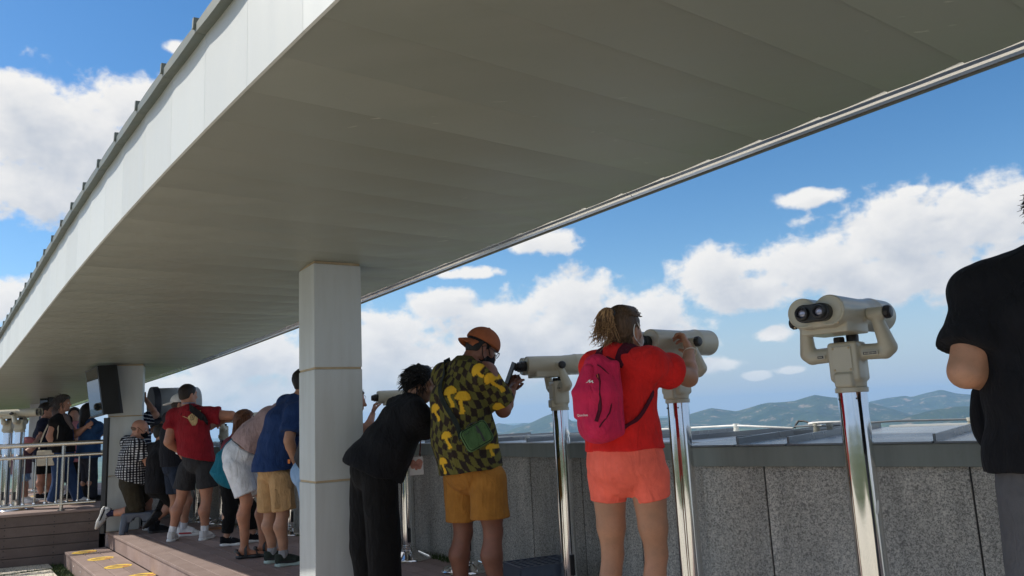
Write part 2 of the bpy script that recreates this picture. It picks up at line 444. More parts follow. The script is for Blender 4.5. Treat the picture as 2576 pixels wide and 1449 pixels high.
# ------------------------------------------------------------------ mesh helpers
def tag(o, label=None, cat=None, group=None, kind=None):
    if label: o['label'] = label
    if cat: o['category'] = cat
    if group: o['group'] = group
    if kind: o['kind'] = kind
    return o
def empty(name, loc, rotz=0.0, label=None, cat=None, group=None):
    o = bpy.data.objects.new(name, None)
    COL.objects.link(o)
    o.empty_display_size = 0.2
    o.location = loc
    o.rotation_euler = (0, 0, rotz)
    return tag(o, label, cat, group)
def add(name, me, m=None, parent=None, loc=None, smooth=False):
    if m is not None and len(me.materials) == 0: me.materials.append(m)
    if smooth: me.polygons.foreach_set('use_smooth', np.ones(len(me.polygons), dtype=bool))
    o = bpy.data.objects.new(name, me)
    COL.objects.link(o)
    if parent is not None: o.parent = parent
    if loc is not None: o.location = loc
    return o
class MB:
    """collects simple shapes into one mesh"""
    def __init__(self):
        self.v, self.f = [], []
    def addv(self, vs, fs):
        k = len(self.v)
        self.v += [tuple(float(c) for c in p) for p in vs]
        self.f += [tuple(i + k for i in q) for q in fs]
        return self
    def hexa(self, p):     # 8 corners: bottom 0-3 ccw, top 4-7
        return self.addv(p, [(3, 2, 1, 0), (4, 5, 6, 7), (0, 1, 5, 4), (1, 2, 6, 5), (2, 3, 7, 6), (3, 0, 4, 7)])
    def box(self, c, d, ax=None):
        c = np.array(c, float)
        ax = np.eye(3) if ax is None else np.array(ax, float)
        h = [ax[i] * d[i] / 2 for i in range(3)]
        p = []
        for sz in (-1, 1):
            for sx, sy in ((-1, -1), (1, -1), (1, 1), (-1, 1)):
                p.append(c + sx * h[0] + sy * h[1] + sz * h[2])
        return self.hexa(p)
    def lathe(self, prof, n=24, c=(0, 0, 0), ax=None, cap=True):
        """profile of (radius, height) turned round the axis ax[2]"""
        c = np.array(c, float)
        ax = np.eye(3) if ax is None else np.array(ax, float)
        vs, fs = [], []
        for r, h in prof:
            for i in range(n):
                a = 2 * math.pi * i / n
                vs.append(c + ax[0] * (r * math.cos(a)) + ax[1] * (r * math.sin(a)) + ax[2] * h)
        for k in range(len(prof) - 1):
            for i in range(n):
                j = (i + 1) % n
                fs.append((k * n + i, k * n + j, (k + 1) * n + j, (k + 1) * n + i))
        if cap:
            fs.append(tuple(range(n))[::-1])
            fs.append(tuple((len(prof) - 1) * n + i for i in range(n)))
        return self.addv(vs, fs)
    def tube(self, pts, r, n=8, cap=True):
        """tube along points; r a number or a list"""
        pts = [np.array(p, float) for p in pts]
        m = len(pts)
        rs = [r] * m if np.isscalar(r) else list(r)
        t0 = pts[1] - pts[0]
        up = np.array([0, 0, 1.0]) if abs(t0[2]) < 0.9 * np.linalg.norm(t0) else np.array([1.0, 0, 0])
        vs, fs = [], []
        u = None
        for i in range(m):
            t = pts[min(i + 1, m - 1)] - pts[max(i - 1, 0)]
            t = t / (np.linalg.norm(t) + 1e-12)
            if u is None:
                u = np.cross(t, up)
            u = u - t * (u @ t)
            u = u / (np.linalg.norm(u) + 1e-12)
            w = np.cross(t, u)
            for k in range(n):
                a = 2 * math.pi * k / n
                vs.append(pts[i] + rs[i] * (math.cos(a) * u + math.sin(a) * w))
        for i in range(m - 1):
            for k in range(n):
                j = (k + 1) % n
                fs.append((i * n + k, i * n + j, (i + 1) * n + j, (i + 1) * n + k))
        if cap:
            fs.append(tuple(range(n))[::-1])
            fs.append(tuple((m - 1) * n + k for k in range(n)))
        return self.addv(vs, fs)
    def prism(self, poly, a, b):
        """polygon of 3-D points extruded by the vector b-a"""
        poly = [np.array(p, float) for p in poly]
        d = np.array(b, float) - np.array(a, float)
        n = len(poly)
        vs = poly + [p + d for p in poly]
        fs = [tuple(range(n))[::-1], tuple(range(n, 2 * n))]
        for i in range(n):
            j = (i + 1) % n
            fs.append((i, j, n + j, n + i))
        return self.addv(vs, fs)
    def mesh(self, name, fix=True):
        me = bpy.data.meshes.new(name)
        me.from_pydata(self.v, [], self.f)
        if fix:
            bm = bmesh.new(); bm.from_mesh(me)
            bmesh.ops.recalc_face_normals(bm, faces=bm.faces)
            bm.to_mesh(me); bm.free()
        return me
    def build(self, name, m, parent=None, loc=None, smooth=False, auto=None, bevel=0.0):
        me = self.mesh(name)
        if bevel:
            bm = bmesh.new(); bm.from_mesh(me)
            es = [e for e in bm.edges if len(e.link_faces) == 2 and e.calc_face_angle(0) > 0.5]
            bmesh.ops.bevel(bm, geom=es, offset=bevel, segments=2, profile=0.5, affect='EDGES', clamp_overlap=True)
            bm.to_mesh(me); bm.free()
        o = add(name, me, m, parent, loc, smooth)
        if auto is not None:
            sharp_by_angle(me, auto)
        return o
def sharp_by_angle(me, deg):
    me.polygons.foreach_set('use_smooth', np.ones(len(me.polygons), dtype=bool))
    bm = bmesh.new(); bm.from_mesh(me)
    for e in bm.edges:
        e.smooth = not (len(e.link_faces) == 2 and e.calc_face_angle(0) > rad(deg))
    bm.to_mesh(me); bm.free()
# ------------------------------------------------------------------ implicit surfaces
def unit(v):
    v = np.array(v, float)
    return v / (np.linalg.norm(v) + 1e-12)
def hash3(i, j, k):
    h = (i * 374761393 + j * 668265263 + k * 2147483647 + 1013904223) & 0xFFFFFFFF
    h = ((h ^ (h >> 13)) * 1274126177) & 0xFFFFFFFF
    return ((h ^ (h >> 16)) & 0xFFFF) / 65535.0
def vnoise(p):
    """smooth value noise in [-1, 1] for points (n, 3)"""
    i = np.floor(p).astype(np.int64)
    f = p - i
    f = f * f * f * (f * (f * 6 - 15) + 10)
    r = 0
    for dx in (0, 1):
        wx = f[:, 0] if dx else 1 - f[:, 0]
        for dy in (0, 1):
            wy = f[:, 1] if dy else 1 - f[:, 1]
            for dz in (0, 1):
                wz = f[:, 2] if dz else 1 - f[:, 2]
                r = r + wx * wy * wz * hash3(i[:, 0] + dx, i[:, 1] + dy, i[:, 2] + dz)
    return r * 2 - 1
def fbm(p, octaves=3):
    a, s, t = 1.0, 0, 0
    for o in range(octaves):
        s = s + a * vnoise(p * (2 ** o) + 17.3 * o)
        t += a
        a *= 0.5
    return s / t
class Cone:
    """round cone a->b; flat=True ends squarely at b"""
    def __init__(s, a, b, ra, rb, flat=False, k=None):
        s.a, s.b, s.ra, s.rb, s.flat, s.k = np.array(a, float), np.array(b, float), ra, rb, flat, k
    def bounds(s):
        lo = np.minimum(s.a - s.ra, s.b - s.rb); hi = np.maximum(s.a + s.ra, s.b + s.rb)
        return lo, hi
    def d(s, p):
        ab = s.b - s.a
        L2 = ab @ ab + 1e-12
        t = ((p - s.a) @ ab) / L2
        tc = np.clip(t, 0, 1)
        q = p - s.a - tc[..., None] * ab
        dd = np.sqrt((q * q).sum(-1)) - (s.ra + tc * (s.rb - s.ra))
        if s.flat:
            tt = np.clip(t, 0, 1.3)
            q = p - s.a - tt[..., None] * ab
            dd = np.maximum(np.sqrt((q * q).sum(-1)) - (s.ra + tt * (s.rb - s.ra)), (t - 1) * math.sqrt(L2))
        return dd
class Ell:
    """ellipsoid with axes ax (rows) and radii r"""
    def __init__(s, c, r, ax=None, k=None):
        s.c, s.r, s.ax, s.k = np.array(c, float), np.array(r, float), np.eye(3) if ax is None else np.array(ax, float), k
    def bounds(s):
        e = np.sqrt(((s.ax * s.r[:, None]) ** 2).sum(0))
        return s.c - e, s.c + e
    def d(s, p):
        q = ((p - s.c) @ s.ax.T) / s.r
        l = np.sqrt((q * q).sum(-1))
        g = np.sqrt(((q / s.r) ** 2).sum(-1)) + 1e-9
        return l * (l - 1) / g
class ECone:
    """elliptic cone a->b, half widths (side, depth) at each end, side = direction of the wide axis"""
    def __init__(s, a, b, wa, wb, side, flat=False, k=None):
        s.a, s.b, s.wa, s.wb, s.flat, s.k = np.array(a, float), np.array(b, float), wa, wb, flat, k
        s.t = unit(s.b - s.a)
        sd = np.array(side, float)
        s.s = unit(sd - s.t * (sd @ s.t))
        s.n = np.cross(s.t, s.s)
    def bounds(s):
        m1, m2 = max(s.wa), max(s.wb)
        return np.minimum(s.a - m1, s.b - m2), np.maximum(s.a + m1, s.b + m2)
    def d(s, p):
        L = np.linalg.norm(s.b - s.a) + 1e-9
        q = p - s.a
        w = q @ s.t
        hi = L * 1.3 if s.flat else L
        wc = np.clip(w, 0, hi)
        t = np.clip(wc / L, 0, 1)
        rx = s.wa[0] + t * (s.wb[0] - s.wa[0]); ry = s.wa[1] + t * (s.wb[1] - s.wa[1])
        u, v = q @ s.s, q @ s.n
        e = w - wc
        rm = np.minimum(rx, ry)
        l = np.sqrt((u / rx) ** 2 + (v / ry) ** 2 + (e / rm) ** 2)
        g = np.sqrt((u / rx ** 2) ** 2 + (v / ry ** 2) ** 2 + (e / rm ** 2) ** 2) + 1e-9
        dd = l * (l - 1) / g
        dd = np.where(l < 0.15, -rm * (1 - l), dd)
        if s.flat: dd = np.maximum(dd, w - L)
        return dd
class RBox:
    """rounded box"""
    def __init__(s, c, h, ax=None, r=0.01, k=None):
        s.c, s.h, s.ax, s.r, s.k = np.array(c, float), np.array(h, float), np.eye(3) if ax is None else np.array(ax, float), r, k
    def bounds(s):
        e = (np.abs(s.ax) * s.h[:, None]).sum(0)
        return s.c - e, s.c + e
    def d(s, p):
        q = np.abs((p - s.c) @ s.ax.T) - (s.h - s.r)
        return np.sqrt((np.maximum(q, 0) ** 2).sum(-1)) + np.minimum(q.max(-1), 0) - s.r
class Cut:
    """removes what lies beyond the plane through p with normal n; only the shapes listed before it"""
    def __init__(s, p, n):
        s.p, s.n = np.array(p, float), unit(n)
class Sub:
    def __init__(s, prim, k=0.004):
        s.prim, s.k = prim, k
def implicit(ops, h, k=0.03, noise=None):
    """vertices and quads of the smooth union of ops, sampled every h metres (surface nets)"""
    prims = [o for o in ops if not isinstance(o, (Cut, Sub))]
    lo = np.min([o.bounds()[0] for o in prims], 0) - 2.5 * h
    hi = np.max([o.bounds()[1] for o in prims], 0) + 2.5 * h
    n = np.ceil((hi - lo) / h).astype(int) + 1
    D = np.full(n, 0.2, dtype=np.float32)
    ax = [lo[i] + h * np.arange(n[i]) for i in range(3)]
    def block(a, b):
        i0 = np.clip(np.floor((a - lo) / h).astype(int), 0, n - 1)
        i1 = np.clip(np.ceil((b - lo) / h).astype(int) + 1, 1, n)
        sl = tuple(slice(i0[i], i1[i]) for i in range(3))
        g = np.stack(np.meshgrid(*[ax[i][sl[i]] for i in range(3)], indexing='ij'), -1)
        return sl, g
    for o in ops:
        if isinstance(o, Cut):
            g = np.stack(np.meshgrid(*ax, indexing='ij'), -1)
            D = np.maximum(D, ((g - o.p) @ o.n).astype(np.float32))
            continue
        if isinstance(o, Sub):
            a, b = o.prim.bounds()
            sl, g = block(a - 3 * h, b + 3 * h)
            D[sl] = np.maximum(D[sl], -o.prim.d(g).astype(np.float32))
            continue
        kk = k if o.k is None else o.k
        a, b = o.bounds()
        pad = kk + 3 * h
        if getattr(o, 'flat', False): pad += 0.02
        sl, g = block(a - pad, b + pad)
        d = o.d(g).astype(np.float32)
        cur = D[sl]
        if kk > 0:
            hh = np.clip(0.5 + 0.5 * (cur - d) / kk, 0, 1)
            D[sl] = cur * (1 - hh) + d * hh - kk * hh * (1 - hh)
        else:
            D[sl] = np.minimum(cur, d)
    # surface nets
    S = D < 0
    c = [S[i:n[0] - 1 + i, j:n[1] - 1 + j, l:n[2] - 1 + l] for i in (0, 1) for j in (0, 1) for l in (0, 1)]
    cnt = sum(q.astype(np.int8) for q in c)
    active = (cnt > 0) & (cnt < 8)
    idx = np.argwhere(active)
    if len(idx) == 0:
        return np.zeros((0, 3)), np.zeros((0, 4), int)
    vid = np.full(active.shape, -1, dtype=np.int64)
    vid[tuple(idx.T)] = np.arange(len(idx))
    acc = np.zeros((len(idx), 3)); num = np.zeros(len(idx))
    corner = [(i, j, l) for i in (0, 1) for j in (0, 1) for l in (0, 1)]
    vals = {q: D[idx[:, 0] + q[0], idx[:, 1] + q[1], idx[:, 2] + q[2]] for q in corner}
    for a in corner:
        for axn in range(3):
            if a[axn] == 0:
                b = list(a); b[axn] = 1; b = tuple(b)
                va, vb = vals[a], vals[b]
                cr = (va < 0) != (vb < 0)
                t = np.where(cr, va / np.where(cr, va - vb, 1), 0)
                pt = np.tile(np.array(a, float), (len(idx), 1))
                pt[:, axn] += t
                acc += np.where(cr[:, None], pt, 0); num += cr
    V = lo + h * (idx + acc / num[:, None])
    F = []
    for axn in range(3):
        s0 = [slice(None)] * 3; s1 = [slice(None)] * 3
        s0[axn] = slice(0, -1); s1[axn] = slice(1, None)
        A, B = S[tuple(s0)], S[tuple(s1)]
        o1, o2 = [(1, 2), (2, 0), (0, 1)][axn]
        e = np.argwhere(A != B)
        e = e[(e[:, o1] > 0) & (e[:, o2] > 0) & (e[:, o1] < n[o1] - 1) & (e[:, o2] < n[o2] - 1)]
        if len(e) == 0: continue
        flip = A[tuple(e.T)]
        def at_(d1, d2):
            q = e.copy(); q[:, o1] += d1; q[:, o2] += d2
            return vid[tuple(q.T)]
        q = np.stack([at_(-1, -1), at_(0, -1), at_(0, 0), at_(-1, 0)], 1)
        q[~flip] = q[~flip][:, ::-1]
        F.append(q)
    F = np.concatenate(F)
    F = F[(F >= 0).all(1)]
    return V, F
def vnormals(V, F):
    d1 = V[F[:, 2]] - V[F[:, 0]]; d2 = V[F[:, 3]] - V[F[:, 1]]
    fn = np.cross(d1, d2)
    N = np.zeros_like(V)
    for i in range(4): np.add.at(N, F[:, i], fn)
    return N / (np.linalg.norm(N, axis=1)[:, None] + 1e-12)
def relax(V, F, it=1, w=0.5):
    """a little Laplacian smoothing"""
    for _ in range(it):
        A = np.zeros_like(V); c = np.zeros(len(V))
        for i in range(4):
            j = (i + 1) % 4
            np.add.at(A, F[:, i], V[F[:, j]]); np.add.at(c, F[:, i], 1)
            np.add.at(A, F[:, j], V[F[:, i]]); np.add.at(c, F[:, j], 1)
        V = V * (1 - w) + w * A / np.maximum(c, 1)[:, None]
    return V
def qmesh(name, V, F, base=None, colors=None):
    me = bpy.data.meshes.new(name)
    if base is not None: V = V - np.array(base)
    me.vertices.add(len(V)); me.vertices.foreach_set('co', V.astype(np.float32).ravel())
    me.loops.add(F.size); me.loops.foreach_set('vertex_index', F.astype(np.int32).ravel())
    me.polygons.add(len(F))
    me.polygons.foreach_set('loop_start', (np.arange(len(F)) * F.shape[1]).astype(np.int32))
    me.polygons.foreach_set('loop_total', np.full(len(F), F.shape[1], dtype=np.int32))
    me.update(calc_edges=True)
    me.polygons.foreach_set('use_smooth', np.ones(len(F), dtype=bool))
    if colors is not None:
        at_ = me.color_attributes.new('Col', 'FLOAT_COLOR', 'POINT')
        c4 = np.ones((len(V), 4), dtype=np.float32); c4[:, :3] = colors
        at_.data.foreach_set('color', c4.ravel())
    me.validate()
    return me
def blob(name, ops, h, m, parent=None, base=None, k=0.03, smooth=1, fold=0.0, fscale=(9, 9, 4), color=None, loc=None):
    V, F = implicit(ops, h, k)
    if smooth: V = relax(V, F, smooth, 0.5)
    if fold:
        N = vnormals(V, F)
        d = fbm(V * np.array(fscale), 2) + 0.45 * np.sin(V[:, 2] * 23 + 5 * vnoise(V * 3.1)) * vnoise(V * 4.3 + 5)
        V = V + N * (fold * d)[:, None]
    me = qmesh(name, V, F, base, None if color is None else color(V, vnormals(V, F)))
    return add(name, me, m, parent, loc)
def text_mesh(name, body, size, m, parent, origin, xdir, updir, depth=0.0006, base=None):
    """flat lettering standing at origin, running along xdir"""
    cu = bpy.data.curves.new(name, 'FONT')
    cu.body = body; cu.size = size; cu.extrude = depth; cu.align_x = 'LEFT'
    cu.resolution_u = 2
    tmp = bpy.data.objects.new(name, cu); COL.objects.link(tmp)
    dg = bpy.context.evaluated_depsgraph_get()
    me = bpy.data.meshes.new_from_object(tmp.evaluated_get(dg))
    bpy.data.objects.remove(tmp); bpy.data.curves.remove(cu)
    x = unit(xdir); z = unit(np.cross(x, updir)); y = np.cross(z, x)
    o = np.array(origin, float) - (0 if base is None else np.array(base))
    mtx = Matrix(((x[0], y[0], z[0], o[0]), (x[1], y[1], z[1], o[1]), (x[2], y[2], z[2], o[2]), (0, 0, 0, 1)))
    me.transform(mtx)
    me.materials.clear()
    return add(name, me, m, parent)
# ================================================================== THE SETTING
class Cyl:
    """cylinder a->b with rounded rims"""
    def __init__(s, a, b, r, rnd=0.004, k=None):
        s.a, s.b, s.r, s.rnd, s.k = np.array(a, float), np.array(b, float), r, rnd, k
    def bounds(s):
        return np.minimum(s.a, s.b) - s.r, np.maximum(s.a, s.b) + s.r
    def d(s, p):
        ab = s.b - s.a; L = np.linalg.norm(ab); t = ab / L
        w = (p - s.a) @ t
        q = p - s.a - w[..., None] * t
        dx = np.sqrt((q * q).sum(-1)) - s.r + s.rnd
        dy = np.abs(w - L / 2) - L / 2 + s.rnd
        return np.minimum(np.maximum(dx, dy), 0) + np.sqrt(np.maximum(dx, 0) ** 2 + np.maximum(dy, 0) ** 2) - s.rnd
GROUND, TREAD, PLAT = -0.37, -0.185, 0.29
N3, S3 = np.array([0.8, 0.6, 0]), np.array([-0.6, 0.8, 0])
fit_in = np.polyfit([2.0, 2.58, 3.06, 3.73, 4.52, 5.71, 7.69, 11.37], [.882, .845, .812, .781, .754, .725, .693, .634], 3)
fit_out = np.polyfit([1.0, 1.64, 2.59, 3.96, 4.98, 6.26, 7.6, 13.7], [3.19, 3.124, 3.052, 3.031, 3.03, 2.99, 2.91, 2.63], 3)
def ext(fit, s, a, b):
    """the fitted curve, straight beyond a and b"""
    q = min(max(s, a), b)
    return np.polyval(fit, q) + np.polyval(np.polyder(fit), q) * (s - q)
def n_in(s): return ext(fit_in, s, 1.8, 9.0)
def n_out(s): return ext(fit_out, s, 0.5, 13.0)
def z_sof(s): return 2.33 - 0.034 * (s - 5.0)
def wall_n(s): return float(np.interp(s, [0, 2.9, 3.6, 4.3, 6.3, 8, 10, 12, 14.5, 18], [3.3, 3.66, 3.71, 3.76, 3.77, 3.62, 3.36, 3.02, 2.5, 1.7]))
DECK_N = 1.87
# ---- far country: one sheet from the foot of the hill to the horizon
def make_terrain():
    az = np.radians(np.linspace(-62, 62, 560))
    r = np.concatenate([np.geomspace(250, 3000, 60), np.linspace(3060, 9600, 190), np.geomspace(9800, 24000, 22)])
    A, R = np.meshgrid(az, r, indexing='ij')
    X, Y = R * np.sin(A), R * np.cos(A)
    P = np.stack([X.ravel(), Y.ravel(), np.zeros(X.size)], -1)
    deg = np.degrees(A)
    Z = np.full(X.shape, -165.0)
    Z += (fbm(P / 900.0, 4) * 14).reshape(X.shape)
    detail = fbm(P / 420.0, 5).reshape(X.shape)
    ridge = 1 - np.abs(fbm(P / 700.0 + 9.1, 5)).reshape(X.shape) * 2.2
    #  distance, half depth, [(azimuth, elevation of the crest)]
    layers = [
        (5600, 900, [(-60, -1.3), (-30, -1.3), (-12, -1.2), (-5.9, -0.89), (-3.9, -1.16), (-1.2, -1.07), (0.8, -0.46), (2.2, 0.08), (2.9, 0.27), (3.9, -0.46), (7.3, -0.96), (9.6, -0.51), (10.7, -0.5), (12.2, -0.32), (13.8, 0.08), (15.5, -0.29), (17.6, 0.19), (19.4, 0.31), (20.8, 0.69), (22.1, 0.4), (23.2, 0.13), (24.1, -0.18), (25.5, -0.66), (27.3, -1.38), (29.9, -2.1), (60, -2)]),
        (7600, 1000, [(-60, -0.2), (-36, 0.0), (-20, -0.6), (-11.6, -0.41), (-9.9, -0.3), (-8.2, -0.67), (-7.0, -0.5), (-6.5, -0.24), (-6.2, -0.43), (-3.0, -0.81), (-1.8, -0.47), (-1.5, -0.31), (-0.4, -0.57), (0.4, -0.41), (1.6, -0.69), (14.1, -0.52), (23.2, -0.29), (24.0, -0.07), (25.1, 0.16), (26.2, 0.28), (26.6, 0.15), (27.5, 0.36), (28.4, 0.51), (29.1, 0.22), (29.8, 0.08), (32.4, -0.39), (40, -.2), (60, -.3)]),
        (4300, 480, [(-60, -2.2), (-10, -2.2), (20, -2.2), (24.2, -2.03), (26.0, -1.25), (27.5, -0.84), (28.8, -0.67), (29.7, -0.66), (32.3, -0.99), (40, -1.5), (60, -2)]),
    ]
    for rr, w, prof in layers:
        a, e = zip(*prof)
        crest = CAM_H + rr * np.tan(np.radians(np.interp(deg, a, e)))
        hgt = np.maximum(crest + 165, 0)
        fall = np.exp(-((R - rr) / w) ** 2)
        front = np.where(R < rr, np.exp(-np.abs((R - rr) / (w * 0.75)) ** 1.35), fall)
        h = hgt * front * (1 + (0.75 * (ridge - 0.62) + 0.30 * detail) * (1 - front) * 1.6 + 0.05 * (ridge - 0.62) + 0.03 * detail)
        Z = np.maximum(Z, -165 + h)
    far = np.clip((R - 9600) / 6000, 0, 1)
    Z = Z * (1 - far) + -165 * far
    V = np.stack([X, Y, Z], -1).reshape(-1, 3)
    na, nr = X.shape
    i = np.arange(na * nr).reshape(na, nr)
    F = np.stack([i[:-1, :-1], i[1:, :-1], i[1:, 1:], i[:-1, 1:]], -1).reshape(-1, 4)
    F = F[:, ::-1]
    m, T, b = new_mat('far_country')
    tc = T.n('ShaderNodeTexCoord'); o = tc.outputs['Object']
    geo = T.n('ShaderNodeNewGeometry')
    sp = T.n('ShaderNodeSeparateXYZ'); T.l(geo.outputs['Position'], sp.inputs[0])
    a = T.noise(o, 0.004, 6, 0.65)
    green = T.mix(T.mr(a, 0.35, 0.65, 0, 1), (0.020, 0.040, 0.018), (0.050, 0.070, 0.030))
    rock = T.mr(T.noise(T.mapping(o, (1, 1, 2.0)), 0.0105, 7, 0.70, 0.5), 0.55, 0.64, 0, 0.85)
    c = T.mix(rock, green, (0.30, 0.225, 0.16))
    fld = T.n('ShaderNodeTexVoronoi'); fld.inputs['Scale'].default_value = 0.006
    T.l(o, fld.inputs['Vector'])
    fs = T.n('ShaderNodeSeparateColor'); T.l(fld.outputs['Color'], fs.inputs[0])
    fields = T.mix(fs.outputs[0], (0.055, 0.105, 0.03), (0.17, 0.20, 0.07))
    fields = T.mix(T.mr(T.noise(o, 0.003, 5, 0.6), 0.5, 0.62, 0, 1), fields, (0.03, 0.055, 0.02))
    flat = T.mr(sp.outputs[2], -142, -118, 1, 0, True)
    T.l(T.mix(flat, c, fields), b.inputs['Base Color'])
    b.inputs['Roughness'].default_value = 0.95
    b.inputs['Specular IOR Level'].default_value = 0.1
    bn = T.n('ShaderNodeBump'); bn.inputs['Strength'].default_value = 1.0; bn.inputs['Distance'].default_value = 60.0
    T.l(T.noise(o, 0.0045, 7, 0.62, 0.6), bn.inputs['Height']); T.l(bn.outputs[0], b.inputs['Normal'])
    o = add('terrain', qmesh('terrain', V, F), m)
    tag(o, kind='structure')
make_terrain()
# village houses on the plain
mw = mat('whitewash', (0.62, 0.60, 0.55), 0.8); mr_ = mat('village_roof', (0.22, 0.16, 0.13), 0.8)
rng = random.Random(5)
hb = MB(); hb.box((0, 0, 0), (16, 11, 9)); HW = hb.mesh('house_wall'); HW.materials.append(mw)
hr = MB(); hr.prism([(-8.6, -6, 4.5), (-8.6, 6, 4.5), (-8.6, 0, 8.2)], (0, 0, 0), (17.2, 0, 0)); HR = hr.mesh('house_roof'); HR.materials.append(mr_)
for k, (px, py) in enumerate([(1566, 1109), (1590, 1108), (1606, 1107), (1770, 1104), (1782, 1106), (1955, 1098), (1962, 1101), (2298, 1083), (2306, 1084), (2316, 1080), (2330, 1079), (2338, 1081), (2344, 1079), (2356, 1077), (2285, 1083), (2262, 1086)]):
    q = onz(px, py, -160)
    e = empty('village_house', q, rng.uniform(-.6, .6), 'tiny pale house of the village far out on the green plain', 'house', 'village houses on the far plain')
    add('wall', HW, None, e); add('roof', HR, None, e)
# ---- hilltop ground, lawn, paving
def lawn_mat():
    m, T, b = new_mat('lawn')
    tc = T.n('ShaderNodeTexCoord'); o = tc.outputs['Object']
    c = T.mix(T.mr(T.noise(o, 5, 5, 0.7), 0.3, 0.7, 0, 1), (0.028, 0.042, 0.012), (0.06, 0.085, 0.022))
    c = T.mix(T.mr(T.noise(o, 60, 3, 0.7), 0.5, 0.75, 0, 0.6), c, (0.10, 0.095, 0.04))
    T.l(c, b.inputs['Base Color']); b.inputs['Roughness'].default_value = 0.95
    bn = T.n('ShaderNodeBump'); bn.inputs['Strength'].default_value = 0.8; bn.inputs['Distance'].default_value = 0.02
    T.l(T.noise(o, 120, 3, 0.7), bn.inputs['Height']); T.l(bn.outputs[0], b.inputs['Normal'])
    return m
MT['lawn'] = lawn_mat()
b = MB()
b.hexa([NS(-40, -30, -3), NS(3.55, -30, -3), NS(3.55, 22, -3), NS(-40, 22, -3), NS(-40, -30, GROUND), NS(3.55, -30, GROUND), NS(3.55, 22, GROUND), NS(-40, 22, GROUND)])
ground = tag(b.build('ground', MT['lawn']), kind='structure')
for i in range(-3, 17):
    for j in range(0, 9):
        s0 = -4.0 + i * 1.02 + (0.4 if j % 2 else 0)
        n1 = 1.28 - j * 0.78
        w, l = 0.68, 0.88
        n1 += rng.uniform(-.02, .02)
        h = GROUND + 0.022 + rng.uniform(0, .008)
        bb = MB(); bb.hexa([NS(n1 - w, s0, GROUND - .05), NS(n1, s0, GROUND - .05), NS(n1, s0 + l, GROUND - .05), NS(n1 - w, s0 + l, GROUND - .05), NS(n1 - w, s0, h), NS(n1, s0, h), NS(n1, s0 + l, h), NS(n1 - w, s0 + l, h)])
        bb.build('paving_slab', MT['concrete'], ground, bevel=0.012)
# short grass in the gaps and along the wall foot
def grass(name, spots, hgt):
    vs, fs = [], []
    for p in spots:
        a = rng.uniform(0, 6.28); w = 0.004; hh = hgt * rng.uniform(.5, 1.2)
        d = np.array([math.cos(a) * w, math.sin(a) * w, 0]); tip = np.array([rng.uniform(-.5, .5) * hh, rng.uniform(-.5, .5) * hh, hh])
        k = len(vs); vs += [p - d, p + d, p + tip]; fs.append((k, k + 1, k + 2))
    me = bpy.data.meshes.new(name); me.from_pydata([tuple(v) for v in vs], [], fs)
    m = mat('grass_blades', (0.05, 0.085, 0.02), 0.8, 0, 0.35, 30)
    return tag(add(name, me, m), kind='stuff')
grass('grass', [NS(rng.uniform(.2, 1.42), rng.uniform(8.5, 12.2), GROUND) for _ in range(9000)] + [NS(wall_n(s_) - rng.uniform(.03, .2), s_, -0.02) for s_ in [rng.uniform(3.0, 12.0) for _ in range(7000)]], 0.045)
# ---- deck: planks, risers, step
deck = empty('deck', (0, 0, 0)); tag(deck, kind='structure')
def slab_ns(mb, n0, n1, s0, s1, z0, z1):
    mb.hexa([NS(n0, s0, z0), NS(n1, s0, z0), NS(n1, s1, z0), NS(n0, s1, z0), NS(n0, s0, z1), NS(n1, s0, z1), NS(n1, s1, z1), NS(n0, s1, z1)])
DECK_END = 11.30
def plank_row(n0, n1, z, s_lo, s_hi, name='plank', th=0.028):
    s = s_lo + rng.uniform(-1.8, 0)
    while s < s_hi:
        e = min(s + 2.6, s_hi); a = max(s, s_lo)
        if e - a > 0.05:
            bb = MB(); slab_ns(bb, n0, n1 - 0.006, a + .002, e - .002, z - th, z)
            bb.build(name, MT['deck'], deck, bevel=0.004)
        s += 2.6
n = DECK_N
k = 0
while n < 3.60:
    hi = 11.30 if n < 2.2 else 13.6
    plank_row(n, n + 0.145, 0.0, -3.0, hi)
    n += 0.145
bb = MB(); slab_ns(bb, DECK_N + .03, 3.55, -3, 13.6, GROUND, -0.032); bb.build('deck_frame', MT['cable'], deck)
# deck riser below the first plank, tread of the step, riser of the step
def riser(n0, z0, z1, s_lo, s_hi):
    s = s_lo
    while s < s_hi:
        e = min(s + 2.6, s_hi)
        bb = MB(); slab_ns(bb, n0, n0 + 0.022, s + .002, e - .002, z0, z1); bb.build('riser_board', MT['deck'], deck, bevel=0.003)
        s += 2.6
riser(DECK_N + 0.012, TREAD + .003, -0.030, -2.9, DECK_END)
for q in range(3):
    plank_row(1.42 + q * 0.1545, 1.42 + q * 0.1545 + 0.1535, TREAD, -2.9, 11.36)
riser(1.432, GROUND, TREAD - 0.030, -2.9, 11.36)
bb = MB(); slab_ns(bb, 1.46, 1.88, -2.9, 11.34, GROUND, TREAD - .031); bb.build('step_frame', MT['cable'], deck)
bb = MB(); slab_ns(bb, 1.42, 1.442, 11.362, 11.384, GROUND, TREAD - .002); slab_ns(bb, 1.442, 1.87, 11.362, 11.38, GROUND, TREAD - .002); bb.build('end_board', MT['deck'], deck)
bb = MB(); slab_ns(bb, DECK_N - .01, DECK_N + 0.05, DECK_END + .004, DECK_END + .05, GROUND, -0.004); slab_ns(bb, DECK_N - .03, DECK_N + 0.22, DECK_END + .004, DECK_END + .07, -0.004, 0.012); bb.build('corner_trim', MT['alu'], deck)
